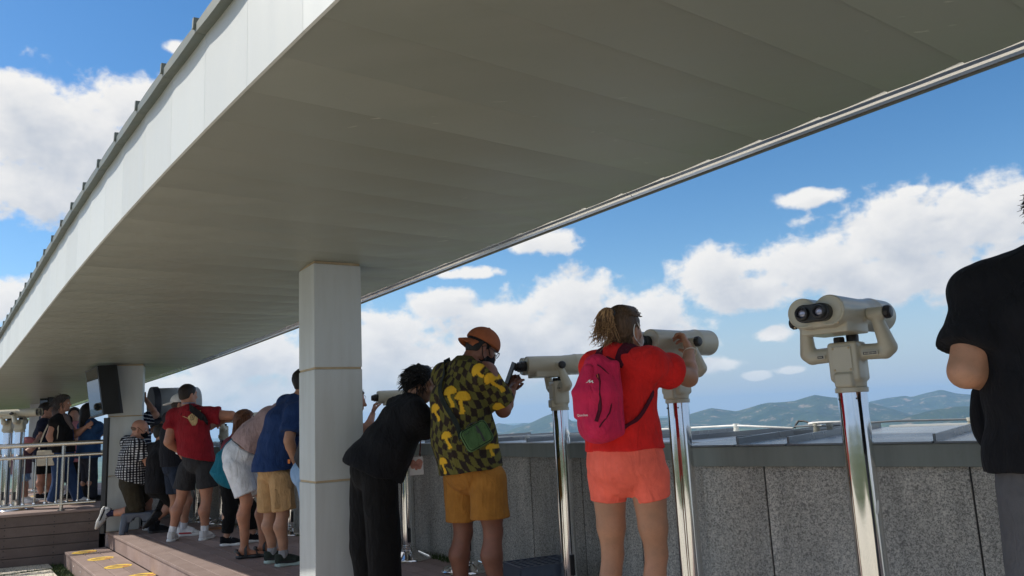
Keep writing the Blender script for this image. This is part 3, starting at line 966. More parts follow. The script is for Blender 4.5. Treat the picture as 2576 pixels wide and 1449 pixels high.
# screws on the riser boards
bb = MB()
for s_ in np.arange(-2, 11.3, .52):
    for z_ in (-0.06, -0.15): bb.lathe([(0.004, 0), (0.003, .002)], 8, NS(DECK_N + .012, s_, z_), [S3, np.array([0, 0, 1.]), -N3])
    bb.lathe([(0.006, 0), (0.004, .003)], 8, NS(1.432, s_ + .2, -.28), [S3, np.array([0, 0, 1.]), -N3])
tag(bb.build('screw_heads', MT['wire_grey'], deck), kind='stuff')
# round floor stickers with footprints
def sticker(c, label, m, group='round footprint stickers on the deck and step', r=0.135):
    e = empty('floor_sticker', c, rad(53.13 + 37), label, 'sticker', group)
    vs = []
    d = MB(); d.lathe([(r, 0.0015), (r, 0.0022)], 28); d.build('disc', m, e)
    for sx in (-1, 1):
        f = MB()
        pts = [(sx * .042 + .028 * math.cos(t) * (1 if math.sin(t) > 0 else .75), .012 + .078 * math.sin(t), .0023) for t in np.linspace(0, 6.28, 18)[:-1]]
        f.prism(pts, (0, 0, 0), (0, 0, .0008)); f.build('footprint', MT['brown_print'] if m is MT['yellow_print'] else MT['cable'], e)
    f = MB(); f.prism([(.07 * math.cos(t), -.085 + .03 * math.sin(t), .0023) for t in np.linspace(0, 6.28, 16)[:-1]], (0, 0, 0), (0, 0, .0007)); f.build('badge', MT['orange_print'], e)
    return e
for (px, py), nm in zip([(212, 1389), (253, 1405.5), (297, 1425), (357, 1448)], ['farthest along the step, below the pillar', 'second along the step from the pillar end', 'third along the step from the pillar end', 'nearest on the step, cut by the picture edge']):
    sticker(onz(px, py, TREAD), 'round yellow footprint sticker ' + nm, MT['yellow_print'])
sticker(onz(541, 1330, 0), 'orange footprint sticker on the deck beside the black sneakers', MT['orange_print'])
sticker(onz(928, 1441, 0), 'orange footprint sticker on the deck beside the big column', MT['orange_print'])
# ---- raised platform at the far end
plat = empty('raised_platform', (0, 0, 0)); tag(plat, kind='structure')
PA, PB = np.array([-6.46, 9.93, 0]), np.array([-5.46, 10.315, 0])
PD = unit(PB - PA); PNn = np.array([-PD[1], PD[0], 0])            # along the front, and back from it
PL = PA - PD * 3.0
PBK = PB + np.array([-2.0, 6.0, 0])
bh = (PLAT - 0.03 - GROUND) / 5
for i in range(5):
    z0 = GROUND + i * bh
    for a, e in ((PL, PA - PD * .9), (PA - PD * .9 + PD * .004, PB)):
        bb = MB(); o2 = PNn * 0.022
        bb.hexa([a + [0, 0, z0 + .003], e + [0, 0, z0 + .003], e + o2 + [0, 0, z0 + .003], a + o2 + [0, 0, z0 + .003], a + [0, 0, z0 + bh - .003], e + [0, 0, z0 + bh - .003], e + o2 + [0, 0, z0 + bh - .003], a + o2 + [0, 0, z0 + bh - .003]])
        bb.build('face_board', MT['shaded_board'], plat, bevel=0.004)
bb = MB()
for d_ in (-.55, .02, .56, 0.95):
    for i in range(5):
        for z_ in (.03, bh - .03): bb.lathe([(0.008, 0), (0.005, .004)], 8, PA + PD * d_ + [0, 0, GROUND + i * bh + z_], [PD, np.array([0, 0, 1.]), -PNn])
tag(bb.build('screw_heads', MT['cable'], plat), kind='stuff')
for i in range(44):
    o0, o1 = PNn * (-.02 + i * .146), PNn * (-.02 + i * .146 + .14)
    t0, t1 = i * .146 / 6.3, (i + 1) * .146 / 6.3
    a0, a1 = PL + o0, PL + o1
    e0, e1 = PB + o0 + PD * (-0.35 * t0), PB + o1 + PD * (-0.35 * t1)
    bb = MB()
    bb.hexa([a0 + [0, 0, PLAT - .03], e0 + [0, 0, PLAT - .03], e1 + [0, 0, PLAT - .03], a1 + [0, 0, PLAT - .03], a0 + [0, 0, PLAT], e0 + [0, 0, PLAT], e1 + [0, 0, PLAT], a1 + [0, 0, PLAT]])
    bb.build('plank', MT['deck'], plat, bevel=0.004 if i < 8 else 0)
bb = MB(); bb.hexa([PL + PNn * .03 + [0, 0, GROUND], PB + PNn * .03 + [0, 0, GROUND], PB + PNn * 6.3 - PD * .4 + [0, 0, GROUND], PL + PNn * 6.3 + [0, 0, GROUND], PL + PNn * .03 + [0, 0, PLAT - .032], PB + PNn * .03 - PD * .01 + [0, 0, PLAT - .032], PB + PNn * 6.3 - PD * .4 + [0, 0, PLAT - .032], PL + PNn * 6.3 + [0, 0, PLAT - .032]])
bb.build('platform_frame', MT['cable'], plat)
for (px, py), nm in zip([(205, 1262), (150, 1262), (100, 1247)], ['in front of the striding woman', 'behind the white shoe', 'by the black shoes']):
    q = onz(px, py, PLAT); sticker(q, 'yellow footprint sticker on the raised platform ' + nm, MT['yellow_print'])
# railing of the platform
def railing(p0, p1, name_label, posts, gap=0.122, zb=PLAT):
    e = empty('railing', (p0[0], p0[1], zb), 0, name_label, 'railing', 'steel railings of the platform')
    base = np.array([p0[0], p0[1], zb])
    d = unit(p1 - p0); L = np.linalg.norm(p1 - p0)
    for nm, z_, r in (('top_rail', .84, .030), ('middle_rail', .69, .021), ('bottom_rail', .085, .021)):
        end = L if nm == 'bottom_rail' else L + .07
        bb = MB(); bb.tube([d * -0.02 + [0, 0, z_], d * (end * .5) + [0, 0, z_], d * end + [0, 0, z_]], r, 14); bb.build(nm, MT['steel'], e, auto=50)
    k = 0; x = 0.05
    pk = MB(); pk.tube([(0, 0, .10), (0, 0, .67)], .0095, 10)
    pm = pk.mesh('picket'); pm.materials.append(MT['steel']); sharp_by_angle(pm, 50)
    pc = MB(); pc.lathe([(.02, 0), (.018, .012), (.011, .02)], 12); cm = pc.mesh('picket_collar'); cm.materials.append(MT['chrome'])
    while x < L:
        o = add('picket', pm, None, e); o.location = d * x
        c = add('picket_collar', cm, None, o); c.location = (0, 0, .105)
        x += gap
    for t in posts:
        bb = MB(); bb.tube([d * t + [0, 0, 0], d * t + [0, 0, .82]], .021, 12); bb.lathe([(.045, 0), (.045, .008), (.024, .014)], 16, d * t); bb.build('post', MT['steel'], e, auto=50)
    return e
ra = PA + PNn * .05 - PD * 1.2; rb = PB + PNn * .05 - PD * .06
railing(ra, rb, 'steel picket railing along the front edge of the raised platform', (.4, 1.82))
railing(np.array([-8.6, 12.5, 0]), np.array([-7.3, 13.0, 0]), 'steel picket railing farther back behind the seated visitor', (.3, 1.2))
# ---- parapet wall of granite panels with metal coping and standing-seam roof beyond
wall = empty('parapet_wall', NS(3.8, 6, 0), 0, 'low parapet wall of speckled grey granite panels along the deck', 'wall')
WB = np.array(wall.location)
def local(p): return np.array(p, float) - WB
WZ, CZ = 0.88, 0.978
for i in range(-1, 19):
    s0, s1 = 3.10 + i * 0.6, 3.10 + (i + 1) * 0.6 - 0.008
    a, c = NS(wall_n(s0), s0), NS(wall_n(s1), s1)
    nn = unit(np.array([-(c - a)[1], (c - a)[0], 0])); nn = nn if nn @ N3 > 0 else -nn
    if i >= 0:
        pnl = MB(); pnl.hexa([local(q) for q in (a + [0, 0, -.1], c + [0, 0, -.1], c + nn * .035 + [0, 0, -.1], a + nn * .035 + [0, 0, -.1], a + [0, 0, WZ], c + [0, 0, WZ], c + nn * .035 + [0, 0, WZ], a + nn * .035 + [0, 0, WZ])])
        pnl.build('granite_panel', MT['granite'], wall, bevel=0.004)
    a2, c2 = a, NS(wall_n(s1 + .008), s1 + .008)
    cp = MB(); cp.hexa([local(q) for q in (a2 + nn * .006 + [0, 0, -.1], c2 + nn * .006 + [0, 0, -.1], c2 + nn * .2 + [0, 0, -.1], a2 + nn * .2 + [0, 0, -.1], a2 + nn * .006 + [0, 0, WZ], c2 + nn * .006 + [0, 0, WZ], c2 + nn * .2 + [0, 0, WZ], a2 + nn * .2 + [0, 0, WZ])])
    cp.build('wall_core', MT['cable'], wall)
    # coping band, a piece per two panels
    if i % 2 == 0 or i == -1:
        e_ = 2 if i >= 0 else 1
        s9 = 3.10 + (i + e_) * 0.6
        c3 = NS(wall_n(s9), s9); cm_ = NS(wall_n((s0 + s9) / 2), (s0 + s9) / 2)
        for u, v in ((a, cm_), (cm_, c3)):
            cp = MB(); g = S3 * .0015
            cp.hexa([local(q) for q in (u - nn * .045 + g + [0, 0, WZ - .004], v - nn * .045 - (g if v is c3 else 0) + [0, 0, WZ - .004], v + nn * .3 + [0, 0, WZ - .004], u + nn * .3 + [0, 0, WZ - .004], u - nn * .045 + g + [0, 0, CZ], v - nn * .045 - (g if v is c3 else 0) + [0, 0, CZ], v + nn * .3 + [0, 0, CZ], u + nn * .3 + [0, 0, CZ])])
            cp.build('coping', MT['coping'], wall)
roof = empty('low_metal_roof', NS(4.4, 6, 0.95), 0, 'low standing-seam metal roof just beyond the parapet wall', 'roof')
RB = np.array(roof.location)
def lr(p): return np.array(p, float) - RB
RW = 1.25
s = 2.3
rk = 0
while s < 14:
    e = s + 0.52
    def edge(q, off, z): return NS(wall_n(q) + off, q, z)
    bb = MB()
    bb.hexa([lr(q) for q in (edge(s, -.06, CZ + .002), edge(s, RW, CZ + .002), edge(e - .012, RW, CZ + .002), edge(e - .012, -.06, CZ + .002), edge(s, -.06, CZ + .010), edge(s, RW, CZ + .014), edge(e - .012, RW, CZ + .014), edge(e - .012, -.06, CZ + .010))])
    bb.build('roof_sheet', MT['roofsunlit'], roof)
    bb = MB(); q0, q1 = e - .012, e
    bb.hexa([lr(q) for q in (edge(q0, -.02, CZ), edge(q0, RW, CZ + .001), edge(q1, RW, CZ + .001), edge(q1, -.02, CZ), edge(q0, -.02, CZ + .040), edge(q0, RW - .02, CZ + .046), edge(q1, RW - .02, CZ + .046), edge(q1, -.02, CZ + .040))])
    bb.build('standing_seam', MT['rooftop'], roof)
    s = e
# right-hand bay, nearer the viewer
BL = np.array([0.97, 4.29, 0]); BD = unit([1.04, -.84, 0]); BN = np.array([-BD[1], BD[0], 0])
bay = empty('parapet_bay', BL + BD * 1.5, 0, 'projecting parapet bay of granite panels at the right end of the deck', 'wall')
BB = np.array(bay.location)
def strip(mb, t0, t1, o0, o1, z0, z1, base, z2=None, z3=None):
    z2 = z0 if z2 is None else z2; z3 = z1 if z3 is None else z3
    P4 = [BL + BD * t0 + BN * o0, BL + BD * t1 + BN * o0, BL + BD * t1 + BN * o1, BL + BD * t0 + BN * o1]
    zs_ = [z0, z0, z2, z2]; zt = [z1, z1, z3, z3]
    mb.hexa([P4[i] + [0, 0, zs_[i]] - base for i in range(4)] + [P4[i] + [0, 0, zt[i]] - base for i in range(4)])
ts = [0.0, 0.348] + [0.348 + .925 * k for k in range(1, 6)]
for t0, t1 in zip(ts[:-1], ts[1:]):
    bb = MB(); strip(bb, t0 + .004, t1 - .004, 0, .035, -.1, WZ, BB); bb.build('granite_panel', MT['granite'], bay, bevel=0.004)
bb = MB(); strip(bb, 0.0, 5.0, .012, .5, -.1, WZ, BB); bb.build('wall_core', MT['cable'], bay)
for t0, t1 in ((-.02, 2.4), (2.402, 5.0)):
    bb = MB(); strip(bb, t0, t1, -.05, .3, WZ - .004, CZ, BB); bb.build('coping', MT['coping'], bay, bevel=0.003)
broof = empty('bay_metal_roof', BL + BD * 1.5 + BN * .8 + [0, 0, .95], 0, 'standing-seam metal roof behind the right-hand parapet bay', 'roof')
BRB = np.array(broof.location)
seams = [-.10, .24, .505, 1.163, 1.80, 2.45, 3.1, 3.8]
for t0, t1 in zip(seams[:-1], seams[1:]):
    bb = MB(); strip(bb, t0, t1 - .012, -.07, 1.7, CZ + .002, CZ + .010, BRB, CZ - .005, CZ + .022); bb.build('roof_sheet', MT['rooftop'], broof)
    if t0 > 0:
        bb = MB(); strip(bb, t0 - .012, t0, -.03, 1.68, CZ + .001, CZ + .042, BRB, CZ, CZ + .062); bb.build('standing_seam', MT['rooftop'], broof)
bb = MB(); strip(bb, .55, 1.55, 1.70, 1.76, CZ - .06, CZ + .032, BRB); bb.build('ridge_flashing', MT['fascia'], broof)
# lightning conductor on insulators
cond = empty('lightning_conductor', at(1600, 1090, 5.2), 0, 'thin lightning conductor wire running along the roof on ribbed posts', 'wire')
LB = np.array(cond.location)
def insulator(px, ptop, Y, zb, m):
    top = at(px, ptop, Y)
    e = MB(); h = top[2] - zb
    prof = [(.030, 0), (.030, .012), (.022, .016)]
    nk = 6
    for i in range(nk):
        z_ = .018 + (h - .04) * i / nk
        prof += [(.017, z_), (.025 - .006 * i / nk, z_ + .003), (.025 - .006 * i / nk, z_ + (h - .04) / nk * .55), (.016, z_ + (h - .04) / nk * .62)]
    prof += [(.016, h - .02), (.021, h - .018), (.021, h)]
    e.lathe(prof, 16, np.array([top[0], top[1], zb]) - LB)
    e.build('insulator', m, cond, auto=40)
    return top
tops = [insulator(1327, 1094, 6.6, CZ, MT['insulator_white']), insulator(1469, 1088, 6.2, CZ, MT['insulator_white']), insulator(1851, 1066, 5.5, CZ - .01, MT['insulator_white'])]
insulator(960, 1100, 8.0, CZ, MT['insulator_white'])
w1 = MB(); w1.tube([at(850, 1122, 8.6) - LB, at(960, 1112, 8.0) - LB, tops[0] - LB - [0, 0, .01], tops[1] - LB - [0, 0, .012], at(1660, 1080, 5.8) - LB, tops[2] - LB - [0, 0, .012], at(1995, 1077, 4.9) - LB], .0065, 8); w1.build('white_wire', MT['wire_white'], cond, smooth=True)
t4 = insulator(2053, 1063, 4.75, CZ, MT['insulator']); t5 = insulator(2086, 1063, 4.55, CZ, MT['insulator']); t6 = insulator(2441, 1050, 4.35, CZ, MT['insulator'])
w2 = MB(); w2.tube([at(2000, 1073, 4.9) - LB, t4 - LB - [0, 0, .018], t5 - LB - [0, 0, .018], at(2250, 1059, 4.5) - LB, t6 - LB - [0, 0, .01], at(2600, 1045, 4.2) - LB], .006, 8); w2.build('grey_wire', MT['wire_grey'], cond, smooth=True)
w4 = MB(); w4.tube([at(2035, 1066, 4.8) - LB, at(2060, 1063.5, 4.72) - LB, at(2150, 1061, 4.7) - LB, at(2185, 1060, 4.7) - LB], .008, 8); w4.build('white_wire', MT['wire_white'], cond, smooth=True)
w3 = MB(); w3.tube([at(1999, 1077, 4.9) - LB, at(2002, 1068, 4.9) - LB, at(2009, 1059.5, 4.9) - LB, at(2022, 1059, 4.88) - LB, at(2034, 1063, 4.83) - LB, at(2042, 1066.5, 4.8) - LB], .006, 8); w3.build('black_cable', MT['cable'], cond, smooth=True)
# ---- canopy
can = empty('canopy', NS(1.9, 5, 2.4), 0, 'long curved canopy with grey metal soffit panels and a pale fascia', 'canopy')
CB = np.array(can.location)
def lc(p): return np.array(p, float) - CB
pitch = 0.30
S_LO, S_HI = -6.0, 22.0
s = S_LO
def tt(s): return z_sof(s)
while s < S_HI:
    e = s + pitch - .0012
    bb = MB(); d0, d1 = 0.0, 0.006
    rows, KS = 5, 5
    vs, fs = [], []
    R_ = rows + 1
    jit = rng.uniform(-.001, .001)
    for k in range(KS):                      # each panel sags very slightly and laps over its neighbour
        t = k / (KS - 1); q = s + (e - s) * t
        dz = .011 * (1 - t) - .006 * math.sin(math.pi * t) + jit
        for i in range(R_):
            n_ = n_in(q) + .012 + (n_out(q) - n_in(q) - .012) * i / rows
            vs.append(lc(NS(n_, q, z_sof(q) + dz + 0.001 * math.sin(i * 2.1 + s * 7))))
    for q in (s, e):
        for i in range(R_):
            n_ = n_in(q) + .012 + (n_out(q) - n_in(q) - .012) * i / rows
            vs.append(lc(NS(n_, q, z_sof(q) + .03)))
    T0 = KS * R_
    for k in range(KS - 1):
        for i in range(rows): fs.append((k * R_ + i, k * R_ + i + 1, (k + 1) * R_ + i + 1, (k + 1) * R_ + i))
    L0 = (KS - 1) * R_
    for i in range(rows):
        fs.append((T0 + i, T0 + R_ + i, T0 + R_ + i + 1, T0 + i + 1))
        fs.append((i, T0 + i, T0 + i + 1, i + 1)); fs.append((L0 + i, L0 + i + 1, T0 + R_ + i + 1, T0 + R_ + i))
    fs.append(tuple([k * R_ for k in range(KS)] + [T0 + R_, T0])); fs.append(tuple([k * R_ + rows for k in range(KS)][::-1] + [T0 + rows, T0 + R_ + rows]))
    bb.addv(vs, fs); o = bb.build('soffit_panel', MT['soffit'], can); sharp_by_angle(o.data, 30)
    s += pitch
# fascia panels, flashing, seam caps
s = S_LO
fp = 0.455
while s < S_HI:
    e = s + fp - .0015
    bb = MB()
    a, c = (lambda off, q, dz: lc(NS(n_in(q) + off, q, z_sof(q) + dz))), None
    bb.hexa([a(0, s, -.012), a(.012, s, -.012), a(.012, e, -.012), a(0, e, -.012), a(0, s, .40), a(.012, s, .40), a(.012, e, .40), a(0, e, .40)])
    bb.build('fascia_panel', MT['fascia'], can)
    # flashing piece with a slightly sagging lip
    bb = MB(); K = 7
    vs, fs = [], []
    for i in range(K):
        q = s + (fp - .003) * i / (K - 1)
        sag = .012 * (1 - (2 * i / (K - 1) - 1) ** 2)
        vs += [a(-.042 - .25 * sag, q, .398 - sag), a(-.042 - .25 * sag, q, .434), a(.02, q, .448), a(.02, q, .401)]
    for i in range(K - 1):
        for j in range(4):
            fs.append((4 * i + j, 4 * i + (j + 1) % 4, 4 * i + 4 + (j + 1) % 4, 4 * i + 4 + j))
    fs.append((0, 1, 2, 3)); fs.append((4 * K - 4, 4 * K - 1, 4 * K - 2, 4 * K - 3))
    bb.addv(vs, fs); bb.build('flashing', MT['flashing'], can)
    bb = MB()
    q0, q1 = s - .007, s + .010
    bb.hexa([a(-.052, q0, .415), a(.05, q0, .42), a(.05, q1, .42), a(-.052, q1, .415), a(-.050, q0, .462), a(.05, q0, .470), a(.05, q1, .470), a(-.050, q1, .462)])
    bb.build('seam_cap', MT['flashing'], can)
    s += fp
s = S_LO
while s < S_HI:
    e = s + 0.91
    def a(n_, q, z_): return lc(NS(n_, q, z_sof(q) + z_))
    bb = MB(); bb.hexa([a(n_in(s) + .021, s, .41), a(n_out(s) + .16, s, .16), a(n_out(e) + .16, e, .16), a(n_in(e) + .021, e, .41), a(n_in(s) + .021, s, .447), a(n_out(s) + .16, s, .19), a(n_out(e) + .16, e, .19), a(n_in(e) + .021, e, .447)])
    bb.build('roof_sheet', MT['rooftop'], can)
    g = .004
    bb = MB(); bb.hexa([a(n_out(s) + .118, s + g, -.006), a(n_out(s) + .152, s + g, -.002), a(n_out(e) + .152, e, -.002), a(n_out(e) + .118, e, -.006), a(n_out(s) + .118, s + g, .158), a(n_out(s) + .152, s + g, .158), a(n_out(e) + .152, e, .158), a(n_out(e) + .118, e, .158)])
    bb.build('drip_edge', MT['drip'], can)
    s = e
# bright aluminium gutter rail: a rolled profile swept along the outer edge
s = S_LO
while s < S_HI:
    e = s + 3.0
    prof = [(.012, .05), (.014, .02), (.022, .004), (.040, -.004), (.052, .006), (.058, .006), (.064, -.006), (.085, -.012), (.104, -.004), (.110, .012), (.112, .05)]
    vs, fs = [], []
    K = 9
    for i in range(K):
        q = s + (3.0 - .003) * i / (K - 1)
        for dn, dz in prof: vs.append(lc(NS(n_out(q) + dn, q, z_sof(q) + dz)))
    m_ = len(prof)
    for i in range(K - 1):
        for j in range(m_ - 1): fs.append((i * m_ + j, i * m_ + j + 1, (i + 1) * m_ + j + 1, (i + 1) * m_ + j))
    bb = MB(); bb.addv(vs, fs); me = bb.mesh('gutter', False)
    o = add('gutter', me, MT['alu'], can); sharp_by_angle(me, 35)
    bb = MB()
    vs, fs = [], []
    for i in range(K):
        q = s + 3.0 * i / (K - 1)
        vs += [lc(NS(n_out(q) - .01, q, z_sof(q) + .035)), lc(NS(n_out(q) + .13, q, z_sof(q) + .055))]
    for i in range(K - 1): fs.append((2 * i, 2 * i + 1, 2 * i + 3, 2 * i + 2))
    bb.addv(vs, fs); o = add('gutter_backing', bb.mesh('gutter_backing', False), MT['cable'], can)
    s = e
# ---- columns
def column(corner, ang, wn, ws, z0, ztop, joints, label):
    """corner nearest the viewer; ang = direction of the right-hand face"""
    d1 = np.array([math.cos(ang), math.sin(ang), 0]); d2 = np.array([-d1[1], d1[0], 0])
    c = np.array(corner, float) + d1 * wn / 2 + d2 * ws / 2
    e = empty('column', (c[0], c[1], z0), 0, label, 'column', 'canopy columns')
    ax = [d1, d2, np.array([0, 0, 1.])]
    zz = [z0] + joints + [ztop - .012]
    for a, b_ in zip(zz[:-1], zz[1:]):
        bb = MB(); bb.box((0, 0, (a + b_) / 2 - z0 + .000), (wn, ws, b_ - a - .015), ax); bb.build('cladding_panel', MT['column'], e, bevel=0.004)
    bb = MB(); bb.box((0, 0, (ztop - z0) / 2), (wn - .012, ws - .012, ztop - z0 - .002), ax); bb.build('sealant_joint', MT['sealant'], e)
    return e
column((-1.37, 5.28, 0), rad(33), .345, .335, TREAD * 0, z_sof(5.05) - .002, [.06, .819, 1.577], 'big square clad column standing nearest, behind the man in black')
column((-5.31, 10.13, 0), rad(22), .405, .34, 0.0, z_sof(11.3) + .004, [.69, 1.447], 'square clad column beside the kneeling man in the checked shirt')
cq = atz(108, 15.2, 0)
column((cq[0] - .35, 15.2, 0), rad(14), .45, .4, PLAT, z_sof(17.4) + .02, [1.0, 1.7], 'distant clad column above the seated visitor with the pink cap')
# dark service post and display on the second column
sp_ = np.array([-5.36, 10.06, 0])
tv = empty('display_screen', at(243, 985, 10.05), 0, 'black display screen tilted down from the soffit beside the second column', 'screen')
TB = np.array(tv.location)
q = [at(213, 938, 9.95), at(243, 921, 10.0), at(259, 1049, 9.9), at(226, 1052, 9.85)]
# screen plate: real width, seen very obliquely
c0 = at(226, 1050, 9.86); c1 = c0 + np.array([.66, .55, .02]) * .55
scr_dir = unit(np.array([-.15, 1.0, 0])); scr_up = unit(np.array([.05, .12, 1.0]))
tl, tr = at(214, 934, 10.25), at(245, 920, 9.8)
bl_, br = at(228, 1052, 10.15), at(262, 1050, 9.7)
br = tr + bl_ - tl
nrm = unit(np.cross(tr - bl_, tl - br)); nrm = nrm if nrm[1] < 0 or nrm[0] < 0 else -nrm
bb = MB(); th = -nrm * .05
bb.hexa([p - TB for p in (bl_ + th, br + th, br, bl_, tl + th, tr + th, tr, tl)]); bb.build('housing', MT['black_plastic'], tv, bevel=.004)
cen = (tl + tr + bl_ + br) / 4
sc_ = [cen + (p - cen) * np.array([.90, .90, .93]) + nrm * .003 for p in (bl_, br, tr, tl)]
bb = MB(); bb.addv([p - TB for p in sc_], [(0, 1, 2, 3)]); bb.build('glass', MT['screen'], tv)
bb = MB(); bb.hexa([p - TB for p in (br + th * .2, br + th * 3.2 + [.04, 0, 0], br + th * 3.2 + [.06, .03, 0], br + [.03, .04, 0], tr + th * .2, tr + th * 3.2 + [.04, 0, 0], tr + th * 3.2 + [.06, .03, 0], tr + [.03, .04, 0])]); bb.build('rear_cover', MT['black_plastic'], tv)
bb = MB(); pt = at(264, 1050, 10.0); pb = atz(264, 10.0, 0.012)
bb.box(((pt[0] + pb[0]) / 2 - TB[0], 10.0 - TB[1], (pt[2]) / 2 - TB[2]), (.055, .05, pt[2] - .012)); bb.build('post', MT['black_plastic'], tv)
# distant display on the platform
tv2 = empty('display_screen', at(122, 1050, 14.2), 0, 'small distant display screen hanging beside the distant column', 'screen')
T2 = np.array(tv2.location)
bb = MB(); bb.box((.10, 0, .08), (.09, .3, 1.0)); bb.build('housing', MT['black_plastic'], tv2)
bb = MB(); bb.box((-.0, -.16, -.02), (.14, .02, .72)); bb.build('glass', MT['screen'], tv2)
# string between railing and column
st = MB(); st.tube([at(256, 1206, 10.2), at(282, 1199, 10.1), at(306, 1193, 10.02)], .005, 6)
tag(st.build('barrier_cord', MT['wire_grey'], smooth=True), 'thin grey cord stretched from the railing across the second column', 'cord')
# ================================================================== OBJECTS ON THE DECK
def make_scope(collar=1.22):
    """tower viewer; local +Y looks out, origin on the floor under the pole"""
    root = empty('tower_viewer', (0, 0, 0))
    z = 1.51                                  # trunnion height
    pole = MB(); pole.lathe([(.056, .07), (.056, 1.225)], 40, cap=False)
    p = pole.build('pole', MT['chrome'], root, auto=40)
    rings = MB()
    for r, z0, z1 in ((.064, .072, .088), (.060, .092, .112), (.064, .116, .130)):
        rings.lathe([(r - .003, z0), (r, z0 + .003), (r, z1 - .003), (r - .003, z1)], 32)
    rings.build('base_collar', MT['chrome'], p, auto=40)
    sc = MB()
    for a in (-2.2, -.9): sc.lathe([(.004, 0), (.004, .003)], 8, (.056 * math.cos(a), .056 * math.sin(a), 1.19), [np.array([-math.sin(a), math.cos(a), 0]), np.array([0, 0, 1.]), np.array([math.cos(a), math.sin(a), 0])])
    tag(sc.build('screw_heads', MT['scope_dark'], p), kind='stuff')
    lv = MB(); lv.box((.062, .0, .22), (.014, .030, .13)); lv.build('lock_box', MT['rubber'], root, bevel=.003)
    bs = MB(); bs.lathe([(.205, 0), (.208, .006), (.200, .016), (.188, .020), (.150, .036), (.105, .058), (.082, .066), (.070, .074), (.058, .078)], 48)
    b_ = bs.build('base_plate', MT['chrome'], root, auto=35)
    for k in range(6):
        a = k * math.pi / 3 + .3; d = np.array([math.cos(a), math.sin(a), 0]); w = np.array([-d[1], d[0], 0])
        rb = MB(); rb.hexa([d * .085 + w * .018 + [0, 0, .05], d * .085 - w * .018 + [0, 0, .05], d * .19 - w * .05 + [0, 0, .012], d * .19 + w * .05 + [0, 0, .012],
                            d * .085 + w * .014 + [0, 0, .077], d * .085 - w * .014 + [0, 0, .077], d * .185 - w * .046 + [0, 0, .032], d * .185 + w * .046 + [0, 0, .032]])
        rb.build('base_rib', MT['chrome'], b_, bevel=.003)
    X = np.array([1., 0, 0]); Yv = np.array([0, 1., 0])
    yk = []
    for s in (-1, 1):
        yk += [Cone((s * .03, 0, 1.370), (s * .145, 0, 1.366), .031, .031, k=.010), Cone((s * .145, 0, 1.366), (s * .160, 0, 1.380), .031, .031, k=.004),
               Cone((s * .160, 0, 1.380), (s * .144, -.034, 1.488), .033, .022, k=.004), Cyl((s * .112, -.040, z), (s * .176, -.040, z), .0255, .004, k=.008)]
    yk += [RBox((0, 0, 1.335), (.060, .054, .078), None, .014, k=.016), ECone((0, 0, 1.29), (0, 0, 1.232), (.060, .058), (.058, .058), X, True, k=.01), RBox((0, -.050, 1.262), (.036, .022, .028), None, .008, k=.008)]
    yo = blob('yoke', yk, .0048, MT['scope'], root, k=.012, smooth=2)
    cl = MB(); cl.lathe([(.059, 1.214), (.062, 1.216), (.062, 1.232), (.059, 1.234)], 36); cl.build('collar', MT['scope'], yo, auto=40)
    cp = MB(); cp.box((0, -.0565, 1.345), (.078, .006, .100)); cp.build('cover_plate', MT['scope'], yo, bevel=.003)
    sc = MB()
    for sx in (-.031, .031):
        for sz in (1.303, 1.387): sc.lathe([(.0045, 0), (.0035, .003)], 10, (sx, -.0592, sz), [X, np.array([0, 0, 1.]), -Yv])
    sc.build('screw', MT['sealant'], yo)
    for px, w in ((-.092, .034), (.103, .060)):
        f = MB(); f.box((px, -.0375, 1.360), (w, .006, .019)); f.build('plate_frame', MT['scope'], yo, bevel=.002)
        f = MB(); f.box((px, -.0410, 1.360), (w - .010, .002, .0105)); pl = f.build('nameplate', MT['plate'], yo)
        f = MB()
        for q in range(int(w / .005) - 3): f.box((px - w / 2 + .011 + q * .005, -.0423, 1.360), (.0028, .0006, .0042 if q % 3 else .006))
        f.build('engraving', MT['scope'], yo)
    # black knobs on the trunnion ends and on the neck
    for s in (-1, 1):
        kb = MB(); kb.lathe([(.021, 0), (.026, .004), (.026, .018), (.020, .026), (.010, .028)], 12, (s * .176, -.040, z), [np.array([0, s * 1., 0]), np.array([0, 0, 1.]), np.array([s * 1., 0, 0])])
        kb.build('trunnion_knob', MT['rubber'], yo)
    kb = MB(); kb.lathe([(.021, 0), (.021, .022), (.018, .027)], 14, (-.022, -.012, 1.408)); kb.build('neck_knob', MT['rubber'], yo, auto=40)
    kb = MB(); kb.lathe([(.023, 0), (.024, .030), (.020, .036)], 14, (.022, .012, 1.408)); kb.build('neck_knob', MT['rubber'], yo, auto=40)
    # twin-barrel housing
    hx, DY, DF, TY = .053, -.082, -.030, -.040
    hs = []
    for s in (-1, 1):
        hs += [Cyl((s * hx, -.165 + DY, z + .012), (s * hx, .085 + DF, z + .012), .0585, .008, k=.016), Cone((s * hx, .07 + DF, z + .012), (s * (hx + .004), .13 + DF, z + .012), .060, .066, k=.008), Cyl((s * (hx + .004), .12 + DF, z + .012), (s * (hx + .004), .262 + DF, z + .012), .067, .010, k=.006)]
    hs += [RBox((0, -.085, z - .012), (.056, .150, .0365), None, .008, k=.012), RBox((0, -.090, z - .050), (.092, .098, .020), None, .005, k=.006), Cyl((-.111, TY, z), (.111, TY, z), .025, .004, k=.006)]
    hs += [Sub(Cyl((s * hx, -.19 + DY, z + .012), (s * hx, -.160 + DY, z + .012), .052, .002)) for s in (-1, 1)] + [Sub(RBox((0, -.176 + DY, z + .000), (.056, .016, .040), None, .006))]
    hs += [Sub(Cyl((s * (hx + .004), .245 + DF, z + .012), (s * (hx + .004), .29 + DF, z + .012), .056, .003)) for s in (-1, 1)]
